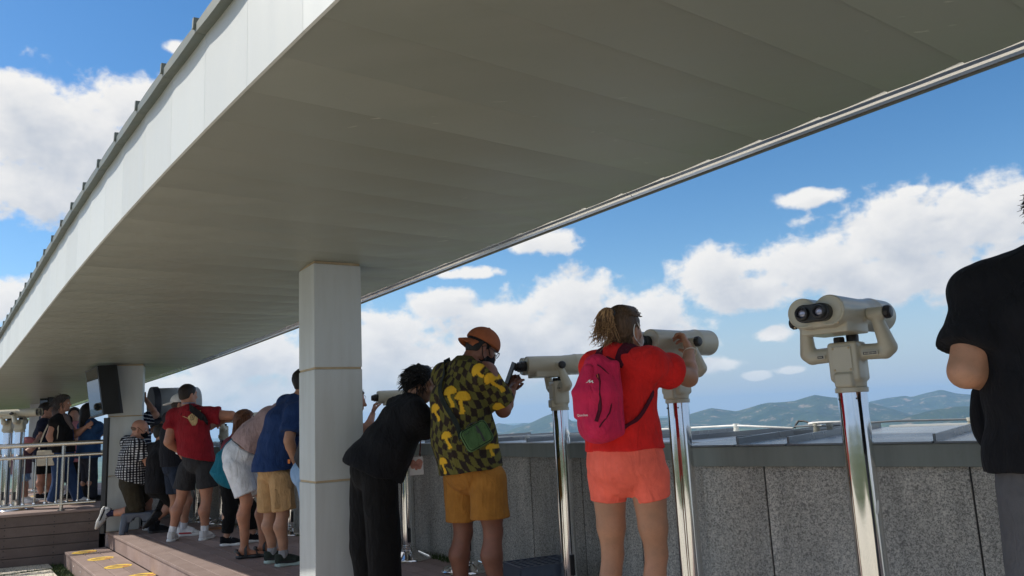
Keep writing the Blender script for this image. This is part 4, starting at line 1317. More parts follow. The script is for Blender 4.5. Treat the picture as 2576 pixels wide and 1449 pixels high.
    hs = [h for h in hs if not isinstance(h, Sub)] + [h for h in hs if isinstance(h, Sub)]
    ho = blob('housing', hs, .0045, MT['scope'], root, k=.01, smooth=1)
    ey = [Cyl((s * .034, -.196 + DY, z + .006), (s * .034, -.155 + DY, z + .006), .034, .005, k=0) for s in (-1, 1)] + [RBox((0, -.176 + DY, z + .006), (.036, .020, .033), None, .004, k=.003)]
    eb = blob('eyepiece_block', ey, .003, MT['rubber'], ho, k=.003, smooth=1)
    for s in (-1, 1):
        c = MB(); c.lathe([(.026, 0), (.027, .012), (.0245, .020), (.0190, .022), (.0160, .014), (.0160, .006)], 28, (s * .033, -.194 + DY, z + .006), [X, np.array([0, 0, 1.]), -Yv], cap=False)
        ec = c.build('eyecup', MT['rubber'], ho, auto=50)
        l_ = MB(); l_.lathe([(.0165, 0), (.013, .003), (.006, .0045), (.001, .005)], 20, (s * .033, -.202 + DY, z + .006), [X, np.array([0, 0, 1.]), -Yv]); l_.build('lens', MT['lens'], ec, smooth=True)
        o_ = MB(); o_.lathe([(.056, 0), (.001, .006)], 28, (s * (hx + .004), .246 + DF, z + .012), [X, np.array([0, 0, 1.]), Yv]); o_.build('objective_lens', MT['screen'], ho, smooth=True)
    for s in (-1, 1):
        b2 = MB(); b2.lathe([(.004, 0), (.003, .003)], 8, (s * .085, -.1655 + DY, z - .04), [X, np.array([0, 0, 1.]), -Yv]); b2.build('screw', MT['sealant'], ho)
    return root
def copy_tree(o, parent=None):
    c = o.copy(); COL.objects.link(c)
    if parent is not None: c.parent = parent
    for ch in list(o.children): copy_tree(ch, c)
    return c
scope0 = make_scope()
SCOPES = [  # column x of the pole, y there, depth, azimuth the viewer points to (from +Y towards +X), floor, label
    (2152, 1060, 3.10, 46, 0, 'unused beige tower viewer on a steel pole, eyepieces towards the camera, nearest of all'),
    (1712, 1100, 4.02, 50, 0, 'beige tower viewer gripped by the woman with the pink backpack'),
    (1413, 1100, 5.32, 72, 0, 'beige tower viewer the man in the mushroom shirt photographs through'),
    (1176, 1430, 6.46, 66, 0, 'beige tower viewer hidden behind the mushroom shirt man, base between his legs'),
    (1028, 1402, 7.13, 74, 0, 'beige tower viewer on a steel pole between the man in black and the granite wall'),
    (734, 1340, 9.15, 70, 0, 'beige tower viewer whose base shows at the left edge of the big column'),
    (638, 1322, 9.95, 66, 0, 'beige tower viewer beyond the man bending in white shorts'),
    (561, 1310, 10.5, 72, 0, 'beige tower viewer at which the red shirt man rests his elbow'),
    (497, 1305, 10.9, 60, 0, 'beige tower viewer hidden behind the red shirt man'),
    (10, 1268, 10.75, 78, PLAT, 'beige tower viewer at the picture edge on the raised platform'),
    (40, 1272, 10.6, 80, PLAT, 'beige tower viewer on the raised platform behind the railing, nearer the seated visitor'),
]
scope_root = []
for i, (px, py, Y, az, fz, lab) in enumerate(SCOPES):
    r = scope0 if i == 0 else copy_tree(scope0)
    q = at(px, py, Y)
    r.location = (q[0], q[1], fz - (.22 if fz > 0 else 0) * 0)
    r.rotation_euler = (0, 0, -rad(az))
    r.scale = (1, 1, .84 if fz > 0 else (.935 if i == 4 else .89 if i > 4 else 1))
    tag(r, lab, 'tower viewer', 'tower viewers along the parapet')
    scope_root.append(r)
lv = MB(); lv.tube([(.05, -.02, .38), (.085, -.05, .385), (.12, -.075, .41), (.135, -.09, .45)], .010, 8); lv.build('lever', MT['steel'], scope_root[3], smooth=True)
# paint drip on the nearest pole
bb = MB(); a0 = -rad(20)
pts = []
for t in np.linspace(0, 6.28, 14)[:-1]:
    aa = -1.15 + (.16 * math.cos(t)); zz = .78 + .020 * math.sin(t) + .018 * math.cos(t)
    pts.append((.0566 * math.cos(aa), .0566 * math.sin(aa), zz))
bb.prism(pts, (0, 0, 0), (.0012 * math.cos(-1.15), .0012 * math.sin(-1.15), 0)); o = bb.build('paint_splash', MT['insulator_white'], scope_root[0])
o.rotation_euler = (0, 0, rad(46))
# big observation telescope on a post beyond the second column
bt = empty('big_telescope', (atz(412, 11.6, 0)[0], 11.6, 0), 0, 'large grey drum telescope with a dark ring beside the man in the striped shirt', 'telescope')
BTB = np.array(bt.location)
c1 = at(378, 1016, 11.3) - BTB; ax_ = unit(np.array([.78, .62, .02])); c2 = c1 + ax_ * .62
u_ = unit(np.cross(ax_, [0, 0, 1.])); v_ = np.cross(u_, ax_)
bb = MB(); bb.lathe([(.20, .0), (.222, .04), (.222, .60), (.20, .62)], 36, c1 + ax_ * .05, [u_, v_, ax_]); bb.build('drum', MT['grey_drum'], bt, auto=40)
bb = MB(); bb.lathe([(.19, 0), (.240, .005), (.245, .03), (.245, .09), (.225, .10)], 36, c1, [u_, v_, ax_]); bb.build('end_ring', MT['navy_ring'], bt, auto=40)
bb = MB(); bb.lathe([(.06, 0), (.075, .02), (.075, .22)], 20, c1 + np.array([.02, -.02, -.28]), [u_, v_, ax_]); bb.build('eyepiece', MT['navy_ring'], bt, auto=40)
bb = MB(); bb.lathe([(.16, 0), (.16, .02), (.075, .03), (.075, c1[2] - .24)], 20, (0, 0, 0)); bb.build('post', MT['grey_drum'], bt, auto=40)
bb = MB(); bb.box((0, 0, c1[2] - .24), (.2, .2, .12)); bb.build('mount', MT['grey_drum'], bt, bevel=.02)
# ---- step stools
def rot2(a): return [np.array([math.cos(a), math.sin(a), 0]), np.array([-math.sin(a), math.cos(a), 0]), np.array([0, 0, 1.])]
def grid_stool(c, ang, label):
    e = empty('step_stool', c, 0, label, 'stool')
    A = rot2(ang); w, d, h = .40, .29, .205
    P_ = lambda u, v, z: A[0] * u + A[1] * v + np.array([0, 0, z])
    sh = MB()
    t = .022
    for s in (-1, 1):   # two long sides, two short sides, slightly splayed
        sh.hexa([P_(-w / 2 - t, s * (d / 2 + t) - .008, 0), P_(w / 2 + t, s * (d / 2 + t) - .008, 0), P_(w / 2 + t, s * (d / 2 + t) + .008, 0), P_(-w / 2 - t, s * (d / 2 + t) + .008, 0),
                 P_(-w / 2, s * d / 2 - .008, h), P_(w / 2, s * d / 2 - .008, h), P_(w / 2, s * d / 2 + .008, h), P_(-w / 2, s * d / 2 + .008, h)])
        sh.hexa([P_(s * (w / 2 + t) - .008, -d / 2 - t + .009, 0), P_(s * (w / 2 + t) + .008, -d / 2 - t + .009, 0), P_(s * (w / 2 + t) + .008, d / 2 + t - .009, 0), P_(s * (w / 2 + t) - .008, d / 2 + t - .009, 0),
                 P_(s * w / 2 - .008, -d / 2 + .009, h), P_(s * w / 2 + .008, -d / 2 + .009, h), P_(s * w / 2 + .008, d / 2 - .009, h), P_(s * w / 2 - .008, d / 2 - .009, h)])
    sh.build('skirt', MT['stool'], e, bevel=.004)
    fl = MB()
    for s in (-.30, -.1, .1, .3): fl.hexa([P_(s * w - .012, -d / 2 - .022, .05), P_(s * w + .012, -d / 2 - .022, .05), P_(s * w + .010, -d / 2 - .006, .05), P_(s * w - .010, -d / 2 - .006, .05), P_(s * w - .012, -d / 2 - .012, h - .02), P_(s * w + .012, -d / 2 - .012, h - .02), P_(s * w + .010, -d / 2 - .002, h - .02), P_(s * w - .010, -d / 2 - .002, h - .02)])
    fl.build('stiffening_rib', MT['stool'], e, bevel=.003)
    # pierced top: rim plus bars
    tp = MB()
    zt, th = h + .004, .014
    nu, nv = 7, 5
    rim = .020
    iu, iv = w + .02 - 2 * rim, d + .02 - 2 * rim
    for s in (-1, 1):
        tp.box(P_(0, s * ((d + .02) / 2 - rim / 2), zt), (w + .02, rim, th), A)
        tp.box(P_(s * ((w + .02) / 2 - rim / 2), 0, zt), (rim, iv - .002, th), A)
    hu, hv = iu / (nu + 0.0), iv / (nv + 0.0)
    for i in range(1, nu): tp.box(P_(-iu / 2 + i * hu, 0, zt - .001), (hu * .36, iv, th - .003), A)
    for j in range(1, nv): tp.box(P_(0, -iv / 2 + j * hv, zt + .0008), (iu, hv * .34, th - .004), A)
    tp.build('pierced_top', MT['stool'], e)
    iw = MB(); iw.box(P_(0, 0, h - .07), (w - .03, d - .03, .004), A); iw.build('inner_web', MT['cable'], e)
    return e, P_, w, d, h
st1, P_, sw, sd, sh_ = grid_stool((atz(1357, 5.48, .2)[0], 5.48, 0), rad(24), 'blue grey plastic step stool with a pierced top beside the mushroom shirt man')
u0 = -.155
lb = MB(); lb.hexa([P_(u0, -sd / 2 - .0135, .085), P_(u0 + .062, -sd / 2 - .0135, .085), P_(u0 + .062, -sd / 2 - .0125, .085), P_(u0, -sd / 2 - .0125, .085), P_(u0, -sd / 2 - .0092, .185), P_(u0 + .062, -sd / 2 - .0092, .185), P_(u0 + .062, -sd / 2 - .0082, .185), P_(u0, -sd / 2 - .0082, .185)])
lab_o = lb.build('paper_label', MT['white_paper'], st1)
pr = MB()
for i, (a_, b_, z_) in enumerate([(a, b, z9 - .05) for a, b, z9 in [(.004, .018, .226), (.044, .058, .226), (.006, .022, .205), (.034, .056, .212), (.034, .050, .204), (.034, .054, .196), (.006, .020, .185), (.034, .057, .180), (.030, .056, .165), (.030, .056, .150), (.006, .018, .150)]]):
    yv = -sd / 2 - .0138 + (z_ - .085) / .1 * .0043 - .0006
    pr.hexa([P_(u0 + a_, yv, z_), P_(u0 + b_, yv, z_), P_(u0 + b_, yv + .0004, z_), P_(u0 + a_, yv + .0004, z_), P_(u0 + a_, yv, z_ + .006), P_(u0 + b_, yv, z_ + .006), P_(u0 + b_, yv + .0004, z_ + .006), P_(u0 + a_, yv + .0004, z_ + .006)])
pr.build('label_print', MT['black_print'], lab_o)
def arch_stool(c, ang, label):
    e = empty('step_stool', c, 0, label, 'stool')
    A = rot2(ang); w, d, h = .34, .24, .25
    ops = [RBox(np.array([0, 0, h - .02]), (w / 2, d / 2, .02), A, .01, k=.004)]
    for su in (-1, 1):
        for sv in (-1, 1):
            p0 = A[0] * su * (w / 2 - .035) + A[1] * sv * (d / 2 - .022) + np.array([0, 0, h - .02]); p1 = A[0] * su * (w / 2 - .005) + A[1] * sv * (d / 2 + .008)
            ops.append(ECone(p0, p1, (.045, .020), (.034, .018), A[0], True, k=.006))
        ops.append(RBox(A[1] * su * (d / 2 - .012) + np.array([0, 0, h - .055]), (w / 2 - .02, .010, .055), A, .006, k=.004))
        ops.append(RBox(A[0] * su * (w / 2 - .012) + np.array([0, 0, h - .06]), (.010, d / 2 - .02, .06), A, .006, k=.004))
    ops.append(Sub(Cyl(A[1] * -.3 + np.array([0, 0, h - .115]), A[1] * .3 + np.array([0, 0, h - .115]), .062, .01)))
    ops.append(Cut((0, 0, 0.001), (0, 0, -1)))
    blob('stool_body', ops, .007, MT['stool'], e, k=.006, smooth=1)
    return e
sc_c = atz(347, 9.95, 0.0)
arch_stool((sc_c[0], 9.95, 0), rad(18), 'blue grey plastic step stool with arched sides under the kneeling man')
# ================================================================== PEOPLE
Z3 = np.array([0, 0, 1.0])
def azdir(az, pitch=0.0):
    a, p = rad(az), rad(pitch)
    return np.array([math.sin(a) * math.cos(p), math.cos(a) * math.cos(p), math.sin(p)])
def hand_ops(w, d, pn, sd, s=1.0, curl=35, spread=0.012, mirror=1):
    """wrist, finger direction, palm normal (where fingers close to), thumb side"""
    d = unit(d); pn = unit(pn - d * (np.dot(pn, d))); sd = np.cross(d, pn) * mirror
    ops = [ECone(w - d * .012 * s, w + d * .035 * s, (.026 * s, .020 * s), (.038 * s, .016 * s), sd), ECone(w + d * .03 * s, w + d * .085 * s, (.038 * s, .016 * s), (.041 * s, .0135 * s), sd)]
    for i, (L, off) in enumerate(((.066, .030), (.076, .0105), (.071, -.0095), (.056, -.029))):
        p = w + d * (.088 - .004 * abs(i - 1)) * s + sd * off * s
        dd = unit(d + sd * off * spread * 12)
        r = .0088 * s
        for q, f in enumerate((.45, .32, .25)):
            a = rad(curl * (q + 0.6))
            e = p + (dd * math.cos(a) + pn * math.sin(a)) * L * f * s
            ops.append(Cone(p, e, r, r * .92, k=.004)); p = e; r *= .92
    tb = w + d * .022 * s + sd * .030 * s
    t1 = tb + unit(d * .7 + sd * .75 + pn * .35) * .040 * s
    t2 = t1 + unit(d * .85 + sd * .25 + pn * .55) * .030 * s
    t3 = t2 + unit(d * .8 - sd * .05 + pn * .7) * .024 * s
    ops += [Cone(tb, t1, .0150 * s, .0112 * s, k=.01), Cone(t1, t2, .0112 * s, .0098 * s, k=.004), Cone(t2, t3, .0098 * s, .0085 * s, k=.004)]
    return ops
def head_ops(c, f, u, s=1.0, nose=1.0):
    r = np.cross(f, u)
    A = np.array([r, f, u])
    o = [Ell(c + u * .030 * s - f * .010 * s, np.array([.0745, .095, .086]) * s, A), Ell(c - u * .030 * s + f * .026 * s, np.array([.058, .064, .078]) * s, A, k=.03),
         Cone(c - u * .085 * s + f * .052 * s - r * .012 * s, c - u * .085 * s + f * .052 * s + r * .012 * s, .026 * s, .026 * s, k=.03)]
    for q in (-1, 1):
        o.append(Cone(c + r * q * .052 * s - u * .055 * s + f * .0 * s, c + r * q * .030 * s - u * .085 * s + f * .045 * s, .020 * s, .018 * s, k=.03))
        o.append(Ell(c + r * q * .046 * s - u * .022 * s + f * .058 * s, np.array([.022, .02, .022]) * s, A, k=.02))
        o.append(Cone(c + r * q * .012 * s + u * .024 * s + f * .083 * s, c + r * q * .050 * s + u * .026 * s + f * .064 * s, .010 * s, .010 * s, k=.016))
        # ear: rim, hollow, lobe
        e = c + r * q * .0755 * s - f * .012 * s - u * .006 * s
        o.append(Ell(e, np.array([.0085, .019, .031]) * s, np.array([unit(r * q + f * -.35), unit(f + r * q * .35), u]), k=.006))
        o.append(Ell(e - u * .026 * s + f * .003 * s, np.array([.006, .009, .010]) * s, A, k=.004))
    o += [Cone(c + u * .012 * s + f * .086 * s, c - u * .026 * s + f * .108 * s, .0085 * s, .0125 * s, k=.012), Cone(c - u * .030 * s + f * .096 * s - r * .012 * s, c - u * .030 * s + f * .096 * s + r * .012 * s, .008 * s, .008 * s, k=.008)]
    o += [Cone(c - u * (.054 + q * .012) * s + f * .086 * s - r * .016 * s, c - u * (.054 + q * .012) * s + f * .086 * s + r * .016 * s, .0065 * s, .0065 * s, k=.005) for q in (0, 1)]
    for q in (-1, 1): o.append(Sub(Ell(c + r * q * .031 * s + u * .008 * s + f * .092 * s, np.array([.015, .010, .008]) * s, A)))
    for q in (-1, 1): o.append(Sub(Ell(c + r * q * .086 * s - f * .004 * s - u * .004 * s, np.array([.006, .008, .013]) * s, A)))
    return o
class Person:
    def __init__(s, label, Y, J, az, scale=1.0, skin_col=(.42, .24, .15), build=None, head_az=None, head_pitch=0, head_roll=0, floor=0.0, vox=.012, hands=(None, None), cat='person', group=None, side=None, bare=False, eyes=False, hs=None):
        s.s, s.Y, s.floor, s.vox, s.bare = scale, Y, floor, vox, bare
        P = {}
        for k, v in J.items():
            if len(v) == 3: P[k] = at(v[0], v[1], Y + v[2])
            elif len(v) == 4: P[k] = atz(v[0], Y + v[2], v[3])
        s.f = azdir(az); s.r = np.cross(s.f, Z3)
        if side is not None: s.r = unit(np.array(side, float))
        f, r = s.f, s.r
        b = dict(pel=(.160, .118), wai=(.140, .105), che=(.160, .118), upp=(.140, .088), arm=1.0, leg=1.0, neck=1.0)
        if build: b.update(build)
        s.b = b
        def df(k, v):
            if k not in P: P[k] = np.array(v, float)
        df('sL', P['neck'] - r * .17 * scale - Z3 * .05); df('sR', P['neck'] + r * .17 * scale - Z3 * .05)
        df('hipL', P['pelvis'] - r * .085 * scale - Z3 * .03); df('hipR', P['pelvis'] + r * .085 * scale - Z3 * .03)
        for q, sg in (('L', -1), ('R', 1)):
            df('e' + q, P['s' + q] + f * .13 * scale - Z3 * .23 * scale + r * sg * .03)
            df('w' + q, P['e' + q] + f * .20 * scale + Z3 * .12 * scale - r * sg * .04)
            df('h' + q, P['w' + q] + unit(P['w' + q] - P['e' + q]) * .09 * scale)
            h = P['hip' + q]
            df('a' + q, np.array([h[0], h[1], floor + .085 * scale]))
            a = P['a' + q]
            df('k' + q, h * .46 + a * .54 + f * .03)
            df('t' + q, np.array([a[0], a[1], floor + .03]) + (f + r * sg * .18) * .17 * scale)
        df('upper', P['neck'] * .45 + (P['sL'] + P['sR']) * .275 - Z3 * .055 * scale)
        s.P = P
        s.hu = unit(Z3 + 0 * f)
        s.hf = azdir(az if head_az is None else head_az, head_pitch)
        hr = np.cross(s.hf, Z3); hr = unit(hr)
        s.hup = unit(np.cross(hr, s.hf))
        if head_roll:
            a = rad(head_roll); s.hup = unit(s.hup * math.cos(a) + hr * math.sin(a))
        s.hr = np.cross(s.hf, s.hup)
        s.base = np.array([P['pelvis'][0], P['pelvis'][1], floor])
        s.skin = skin(skin_col)
        V, F = implicit(s.torso(0) + s.limbs(), vox, .03)
        V = relax(V, F, 1, .5)
        parts = [(V, F)]
        hh = min(.0062, vox * .6)
        s.hs = hs or scale
        hv, hf_ = implicit(head_ops(P['head'], s.hf, s.hup, s.hs) + [Cone(P['head'] - s.hup * .05 * scale - s.hf * .02 * scale, P['neck'] * .5 + P['head'] * .5, .052 * scale * b['neck'], .055 * scale * b['neck'], k=.03)], hh if vox <= .012 else .0085, .02)
        parts.append((relax(hv, hf_, 1, .4), hf_))
        for q, hp in zip('LR', hands):
            w, h = P['w' + q], P['h' + q]
            d = unit(h - w)
            fa = unit(P['w' + q] - P['e' + q])
            pn, curl = (np.cross(d, Z3) + .01, 30) if hp is None else hp
            vh, fh = implicit(hand_ops(w + d * .0, d, np.array(pn, float), None, scale, curl, mirror=(1 if q == 'L' else -1)), .005 if vox <= .012 else .0075, .012)
            parts.append((vh, fh))
        n = 0; VV, FF = [], []
        for v, fc in parts: VV.append(v); FF.append(fc + n); n += len(v)
        me = qmesh('person', np.concatenate(VV), np.concatenate(FF), s.base)
        s.o = add('person', me, s.skin, None, s.base)
        tag(s.o, label, cat, group)
        if eyes:
            for q in (-1, 1):
                c = P['head'] + s.hr * q * .031 * scale + s.hup * .008 * scale + s.hf * .077 * scale - s.base
                m_ = MB(); m_.lathe([(.002, -.011), (.008, -.008), (.0108, 0), (.008, .008), (.0045, .0098)], 12, c, [s.hr, s.hup, s.hf]); eo = m_.build('eye', MT['white_paper'], s.o, smooth=True)
                m_ = MB(); m_.lathe([(.0046, .0096), (.002, .0112)], 12, c, [s.hr, s.hup, s.hf]); m_.build('iris', MT['cable'], eo)
    # ---- body pieces
    def torso(s, inf, loose=0.0, low=True):
        P, b, k = s.P, s.b, s.s
        w = lambda t, e=0.0: (t[0] * k + inf + e, t[1] * k + inf + e)
        o = [ECone(P['pelvis'], P['waist'], w(b['pel'], loose), w(b['wai'], loose), s.r), ECone(P['waist'], P['chest'], w(b['wai'], loose), w(b['che'], loose * .4), s.r), ECone(P['chest'], P['upper'], w(b['che'], loose * .4), w(b['upp']), s.r)]
        for q in 'LR':
            o.append(Cone(P['upper'] * .35 + P['neck'] * .65, P['s' + q], .056 * k + inf, .060 * k * b['arm'] + inf, k=.05))
            o.append(Cone(P['chest'] * .5 + P['upper'] * .5, P['s' + q], .07 * k + inf, .058 * k * b['arm'] + inf, k=.05))
        return o
    def limbs(s):
        P, k, b = s.P, s.s, s.b
        o = [Cone(P['upper'] * .4 + P['neck'] * .6, P['head'] - s.hup * .055 * k - s.hf * .022 * k, .060 * k * b['neck'], .053 * k * b['neck'], k=.04)]
        am, lg = b['arm'], b['leg']
        for q in 'LR':
            sh, e, w = P['s' + q], P['e' + q], P['w' + q]
            o += [Cone(sh, e, .052 * k * am, .041 * k * am), Cone(sh * .55 + e * .45, e, .046 * k * am, .040 * k * am, k=.02)]
            m = e * .72 + w * .28
            o += [Cone(e, m, .041 * k * am, .043 * k * am, k=.02), Cone(m, w, .043 * k * am, .0275 * k * (am * .5 + .5), k=.02)]
            h, kn, a, t = P['hip' + q], P['k' + q], P['a' + q], P['t' + q]
            o += [Cone(h, h * .35 + kn * .65, .088 * k * lg, .066 * k * lg), Cone(h * .35 + kn * .65, kn, .066 * k * lg, .0505 * k * lg, k=.02)]
            if q not in getattr(s, 'noleg', ''):
                back = unit(np.cross(np.cross(unit(a - kn), s.f), unit(a - kn)))
                c = kn * .68 + a * .32 - s.f * .020 * k
                o += [Cone(kn, c, .0475 * k * lg, .0580 * k * lg, k=.02), Cone(c, a * .7 + kn * .3, .0580 * k * lg, .040 * k * lg, k=.02), Cone(a * .7 + kn * .3, a, .040 * k * lg, .0355 * k * (lg * .5 + .5), k=.02), Cone(kn + s.f * .018 * k, kn + s.f * .020 * k - unit(kn - a) * .03, .040 * k * lg, .034 * k, k=.02)]
                if s.bare:
                    hl = a - unit(t - a) * .03 * k
                    hl = np.array([a[0], a[1], s.floor + .035]) - unit((t - a) * [1, 1, 0]) * .035 * k
                    o += [Cone(a, hl, .037 * k, .033 * k, k=.02), Cone(a - Z3 * .02, t - unit((t - a) * [1, 1, 0]) * .05, .036 * k, .026 * k, k=.02), Cone(t - unit((t - a) * [1, 1, 0]) * .05, t + unit((t - a) * [1, 1, 0]) * .02, .030 * k, .020 * k, k=.02)]
        return o
    # ---- clothes
    def child(s, name, ops, m, h=None, k=.025, fold=0.0, color=None, fscale=(9, 9, 4), smooth=1):
        return blob(name, ops, h or s.vox, m, s.o, s.base, k, smooth, fold, fscale, color)
    def shirt(s, m, sleeve=.55, hem=None, hemn=None, inf=.016, loose=.02, slr=.018, fold=.006, color=None, name='shirt', h=None, neck=True, down=None, extra=None, sleeves='LR'):
        P, k = s.P, s.s
        fold = fold * 1.4
        o = s.torso(inf, loose)
        if down is not None:       # cloth hanging below the hips
            a = P['pelvis']; o.append(ECone(a, a + np.array(down, float), (s.b['pel'][0] * k + inf + loose, s.b['pel'][1] * k + inf + loose), (s.b['pel'][0] * k + inf + loose * 1.4, s.b['pel'][1] * k + inf + loose * 1.4), s.r))
        if extra: o += extra
        if hem is not None: o.append(Cut(hem, hemn if hemn is not None else -Z3))
        if neck:
            nd = unit(P['head'] - P['neck']); o.append(Cut(P['neck'] + nd * .036 * k + s.f * .01, nd))
        for q in sleeves:
            a, e = P['s' + q], P['e' + q]
            d = e - a; L = np.linalg.norm(d)
            o.append(Cone(a + unit(P['upper'] - a) * .02, a + d * sleeve, .058 * k * s.b['arm'] + inf, .049 * k * s.b['arm'] + slr + inf * .6, True, k=.03)); rs_ = .049 * k * s.b['arm'] + slr + inf * .6; o.append(Cone(a + d * (sleeve - .07), a + d * sleeve, rs_ + .0025, rs_ + .002, True, k=.001))
            if sleeve >= 1:
                w = P['w' + q]; o.append(Cone(e, e + (w - e) * min(1, sleeve - 1 + .001) if sleeve > 1 else e, .045 * k + slr, .035 * k + slr, True, k=.02))
        return s.child(name, o, m, h, .03, fold, color)
    def shorts(s, m, hems, r0=.105, r1=.10, waist=.12, inf=.012, name='shorts', fold=.005, h=None, color=None, topn=None, seat=0.0):
        P, k, b = s.P, s.s, s.b
        up = unit(P['waist'] - P['pelvis'])
        pb = (b['pel'][0] * k + inf, b['pel'][1] * k + inf + seat)
        o = [ECone(P['pelvis'] + up * waist * k, P['pelvis'], (b['wai'][0] * k + inf + .008, b['wai'][1] * k + inf), pb, s.r), Cut(P['pelvis'] + up * waist * k, up)]
        o.append(ECone(P['pelvis'], P['hipL'] * .5 + P['hipR'] * .5 + up * .035 * k, pb, (pb[0] * .95, pb[1] * .95), s.r, True))
        for q, hm in zip('LR', hems):
            if hm is None: continue
            o.append(Cone(P['hip' + q], hm, r0 * k * b['leg'], r1 * k * b['leg'], True, k=.010)); dh = unit(hm - P['hip' + q]); o.append(Cone(hm - dh * .022, hm + dh * .001, r1 * k * b['leg'] + .0025, r1 * k * b['leg'] + .0035, True, k=.001))
        return s.child(name, o, m, h, .016, fold, color)
    def trousers(s, m, r=(.105, .075, .062), waist=.10, inf=.012, end=.04, name='trousers', fold=.006, h=None):
        P, k, b = s.P, s.s, s.b
        up = unit(P['waist'] - P['pelvis'])
        pb = (b['pel'][0] * k + inf, b['pel'][1] * k + inf)
        o = [ECone(P['pelvis'] + up * waist * k, P['pelvis'], (b['wai'][0] * k + inf + .008, b['wai'][1] * k + inf), pb, s.r), ECone(P['pelvis'], P['hipL'] * .5 + P['hipR'] * .5 + up * .035 * k, pb, (pb[0] * .95, pb[1]), s.r, True)]
        for q in 'LR':
            a = P['a' + q] + unit(P['a' + q] - P['k' + q]) * end
            o += [Cone(P['hip' + q], P['k' + q], r[0] * k * b['leg'], r[1] * k * b['leg'], k=.025), Cone(P['k' + q], a, r[1] * k * b['leg'], r[2] * k * b['leg'], True, k=.02)]
        return s.child(name, o, m, h, .025, fold)
    def hair(s, col, kind='short', thick=.010, fold=.004, nape=.05, back=.03, h=None, extra=None, k=.02, fscale=None):
        P, q = s.P, s.hs
        c, f, u, r = P['head'], s.hf, s.hup, s.hr
        A = np.array([r, f, u])
        o = [Ell(c + u * .034 * q - f * .014 * q, (np.array([.0745, .095, .086]) + thick) * q, A)]
        o.append(Ell(c - u * .012 * q - f * .045 * q, (np.array([.064, .052, .062]) + thick * .8) * q, A))
        o.append(Cut(c + f * .052 * q + u * .052 * q, f * .86 - u * .5))
        o.append(Cut(c - u * nape * q - f * .05 * q, -u + f * .25))
        if kind != 'cap':
            for e in (-1, 1): o.append(Sub(Ell(c + r * e * .088 * q - f * .004 * q - u * .014 * q, np.array([.024, .024, .030]) * q, A)))
        if extra: o += extra
        return blob('hair', o, h or max(.006, s.vox * .7), hairmat(col), s.o, s.base, k, 1, fold, fscale or (38, 38, 26))
    def strands(s, col, roots, parent_name='hair_strands', r=.0022, n=5, taper=.25):
        """many separate locks as tapered tubes; roots = list of point lists"""
        mb = MB()
        for pts in roots:
            m_ = len(pts)
            mb.tube([p - s.base for p in pts], [r * (1 - (1 - taper) * (i / (m_ - 1)) ** 1.5) for i in range(m_)], n, True)
        me = mb.mesh(parent_name, False)
        return add(parent_name, me, hairmat(col), s.o, None, True)
    def shoe(s, q, m, sole, sock=None, sock_h=.07, up=None, fwd=None, low=.0, name='shoe', sole_h=.026, tongue=None, accent=None):
        P, k = s.P, s.s
        a, t = P['a' + q], P['t' + q]
        if fwd is None: fwd = unit((t - a) * [1, 1, 0])
        fwd = unit(fwd); up = Z3 if up is None else unit(up)
        sd = np.cross(fwd, up)
        g = a - up * .082 * k                         # point of the sole below the ankle
        if up is Z3: g[2] = s.floor + .001
        hl = g - fwd * .052 * k; to = g + fwd * .185 * k
        L = lambda x, y, z: g + fwd * x * k + sd * y * k + up * z * k
        o = [ECone(L(-.035, 0, .045), L(-.03, 0, .085), (.036 * k, .036 * k), (.037 * k, .042 * k), sd), ECone(L(-.02, 0, .05), L(.10, 0, .040), (.041 * k, .042 * k), (.045 * k, .034 * k), sd), ECone(L(.10, 0, .040), L(.165, 0, .032), (.045 * k, .034 * k), (.036 * k, .020 * k), sd), Cone(L(-.005, 0, .075), L(.075, 0, .062), .036 * k, .024 * k), Cut(L(0, 0, .012), -up), Cut(L(0, 0, .102), up)]
        sh = blob(name, o, .0065 if s.vox <= .012 else .0085, m, s.o, s.base, .015, 1)
        o = [Cyl(L(-.03, 0, .0), L(-.03, 0, sole_h), .043 * k, .006), Cyl(L(.12, 0, .0), L(.12, 0, sole_h), .050 * k, .006), Cyl(L(.165, 0, .002), L(.165, 0, sole_h), .042 * k, .006), RBox(L(.045, 0, sole_h / 2 / k), (.085 * k, .040 * k, sole_h / 2), np.array([fwd, sd, up]), .006)]
        blob('sole', o, .0065 if s.vox <= .012 else .0085, sole, sh, s.base, .02, 1)
        # laces
        lm = MB()
        for i in range(4):
            x = .035 + i * .022; z = .099 - i * .0085
            lm.tube([L(x, -.026, z - .012) - s.base, L(x + .004, -.010, z) - s.base, L(x + .004, .010, z) - s.base, L(x, .026, z - .012) - s.base], .003, 5)
        lm.build('laces', tongue or sole, sh, smooth=True)
        if accent is not None:
            am = MB()
            for e in (-1, 1): am.hexa([L(-.04, e * .0425, .030) - s.base, L(.10, e * .0475, .026) - s.base, L(.10, e * .049, .026) - s.base, L(-.04, e * .0445, .030) - s.base, L(-.04, e * .041, .046) - s.base, L(.10, e * .044, .044) - s.base, L(.10, e * .0465, .044) - s.base, L(-.04, e * .0435, .046) - s.base])
            am.build('side_stripe', accent, sh)
        if sock is not None:
            d = unit(P['k' + q] - a)
            blob('sock', [Cone(a - d * .03, a + d * sock_h * k, .039 * k, .041 * k * s.b['leg'], True, k=.01)], .007, sock, s.o, s.base, .01, 1)
        return sh
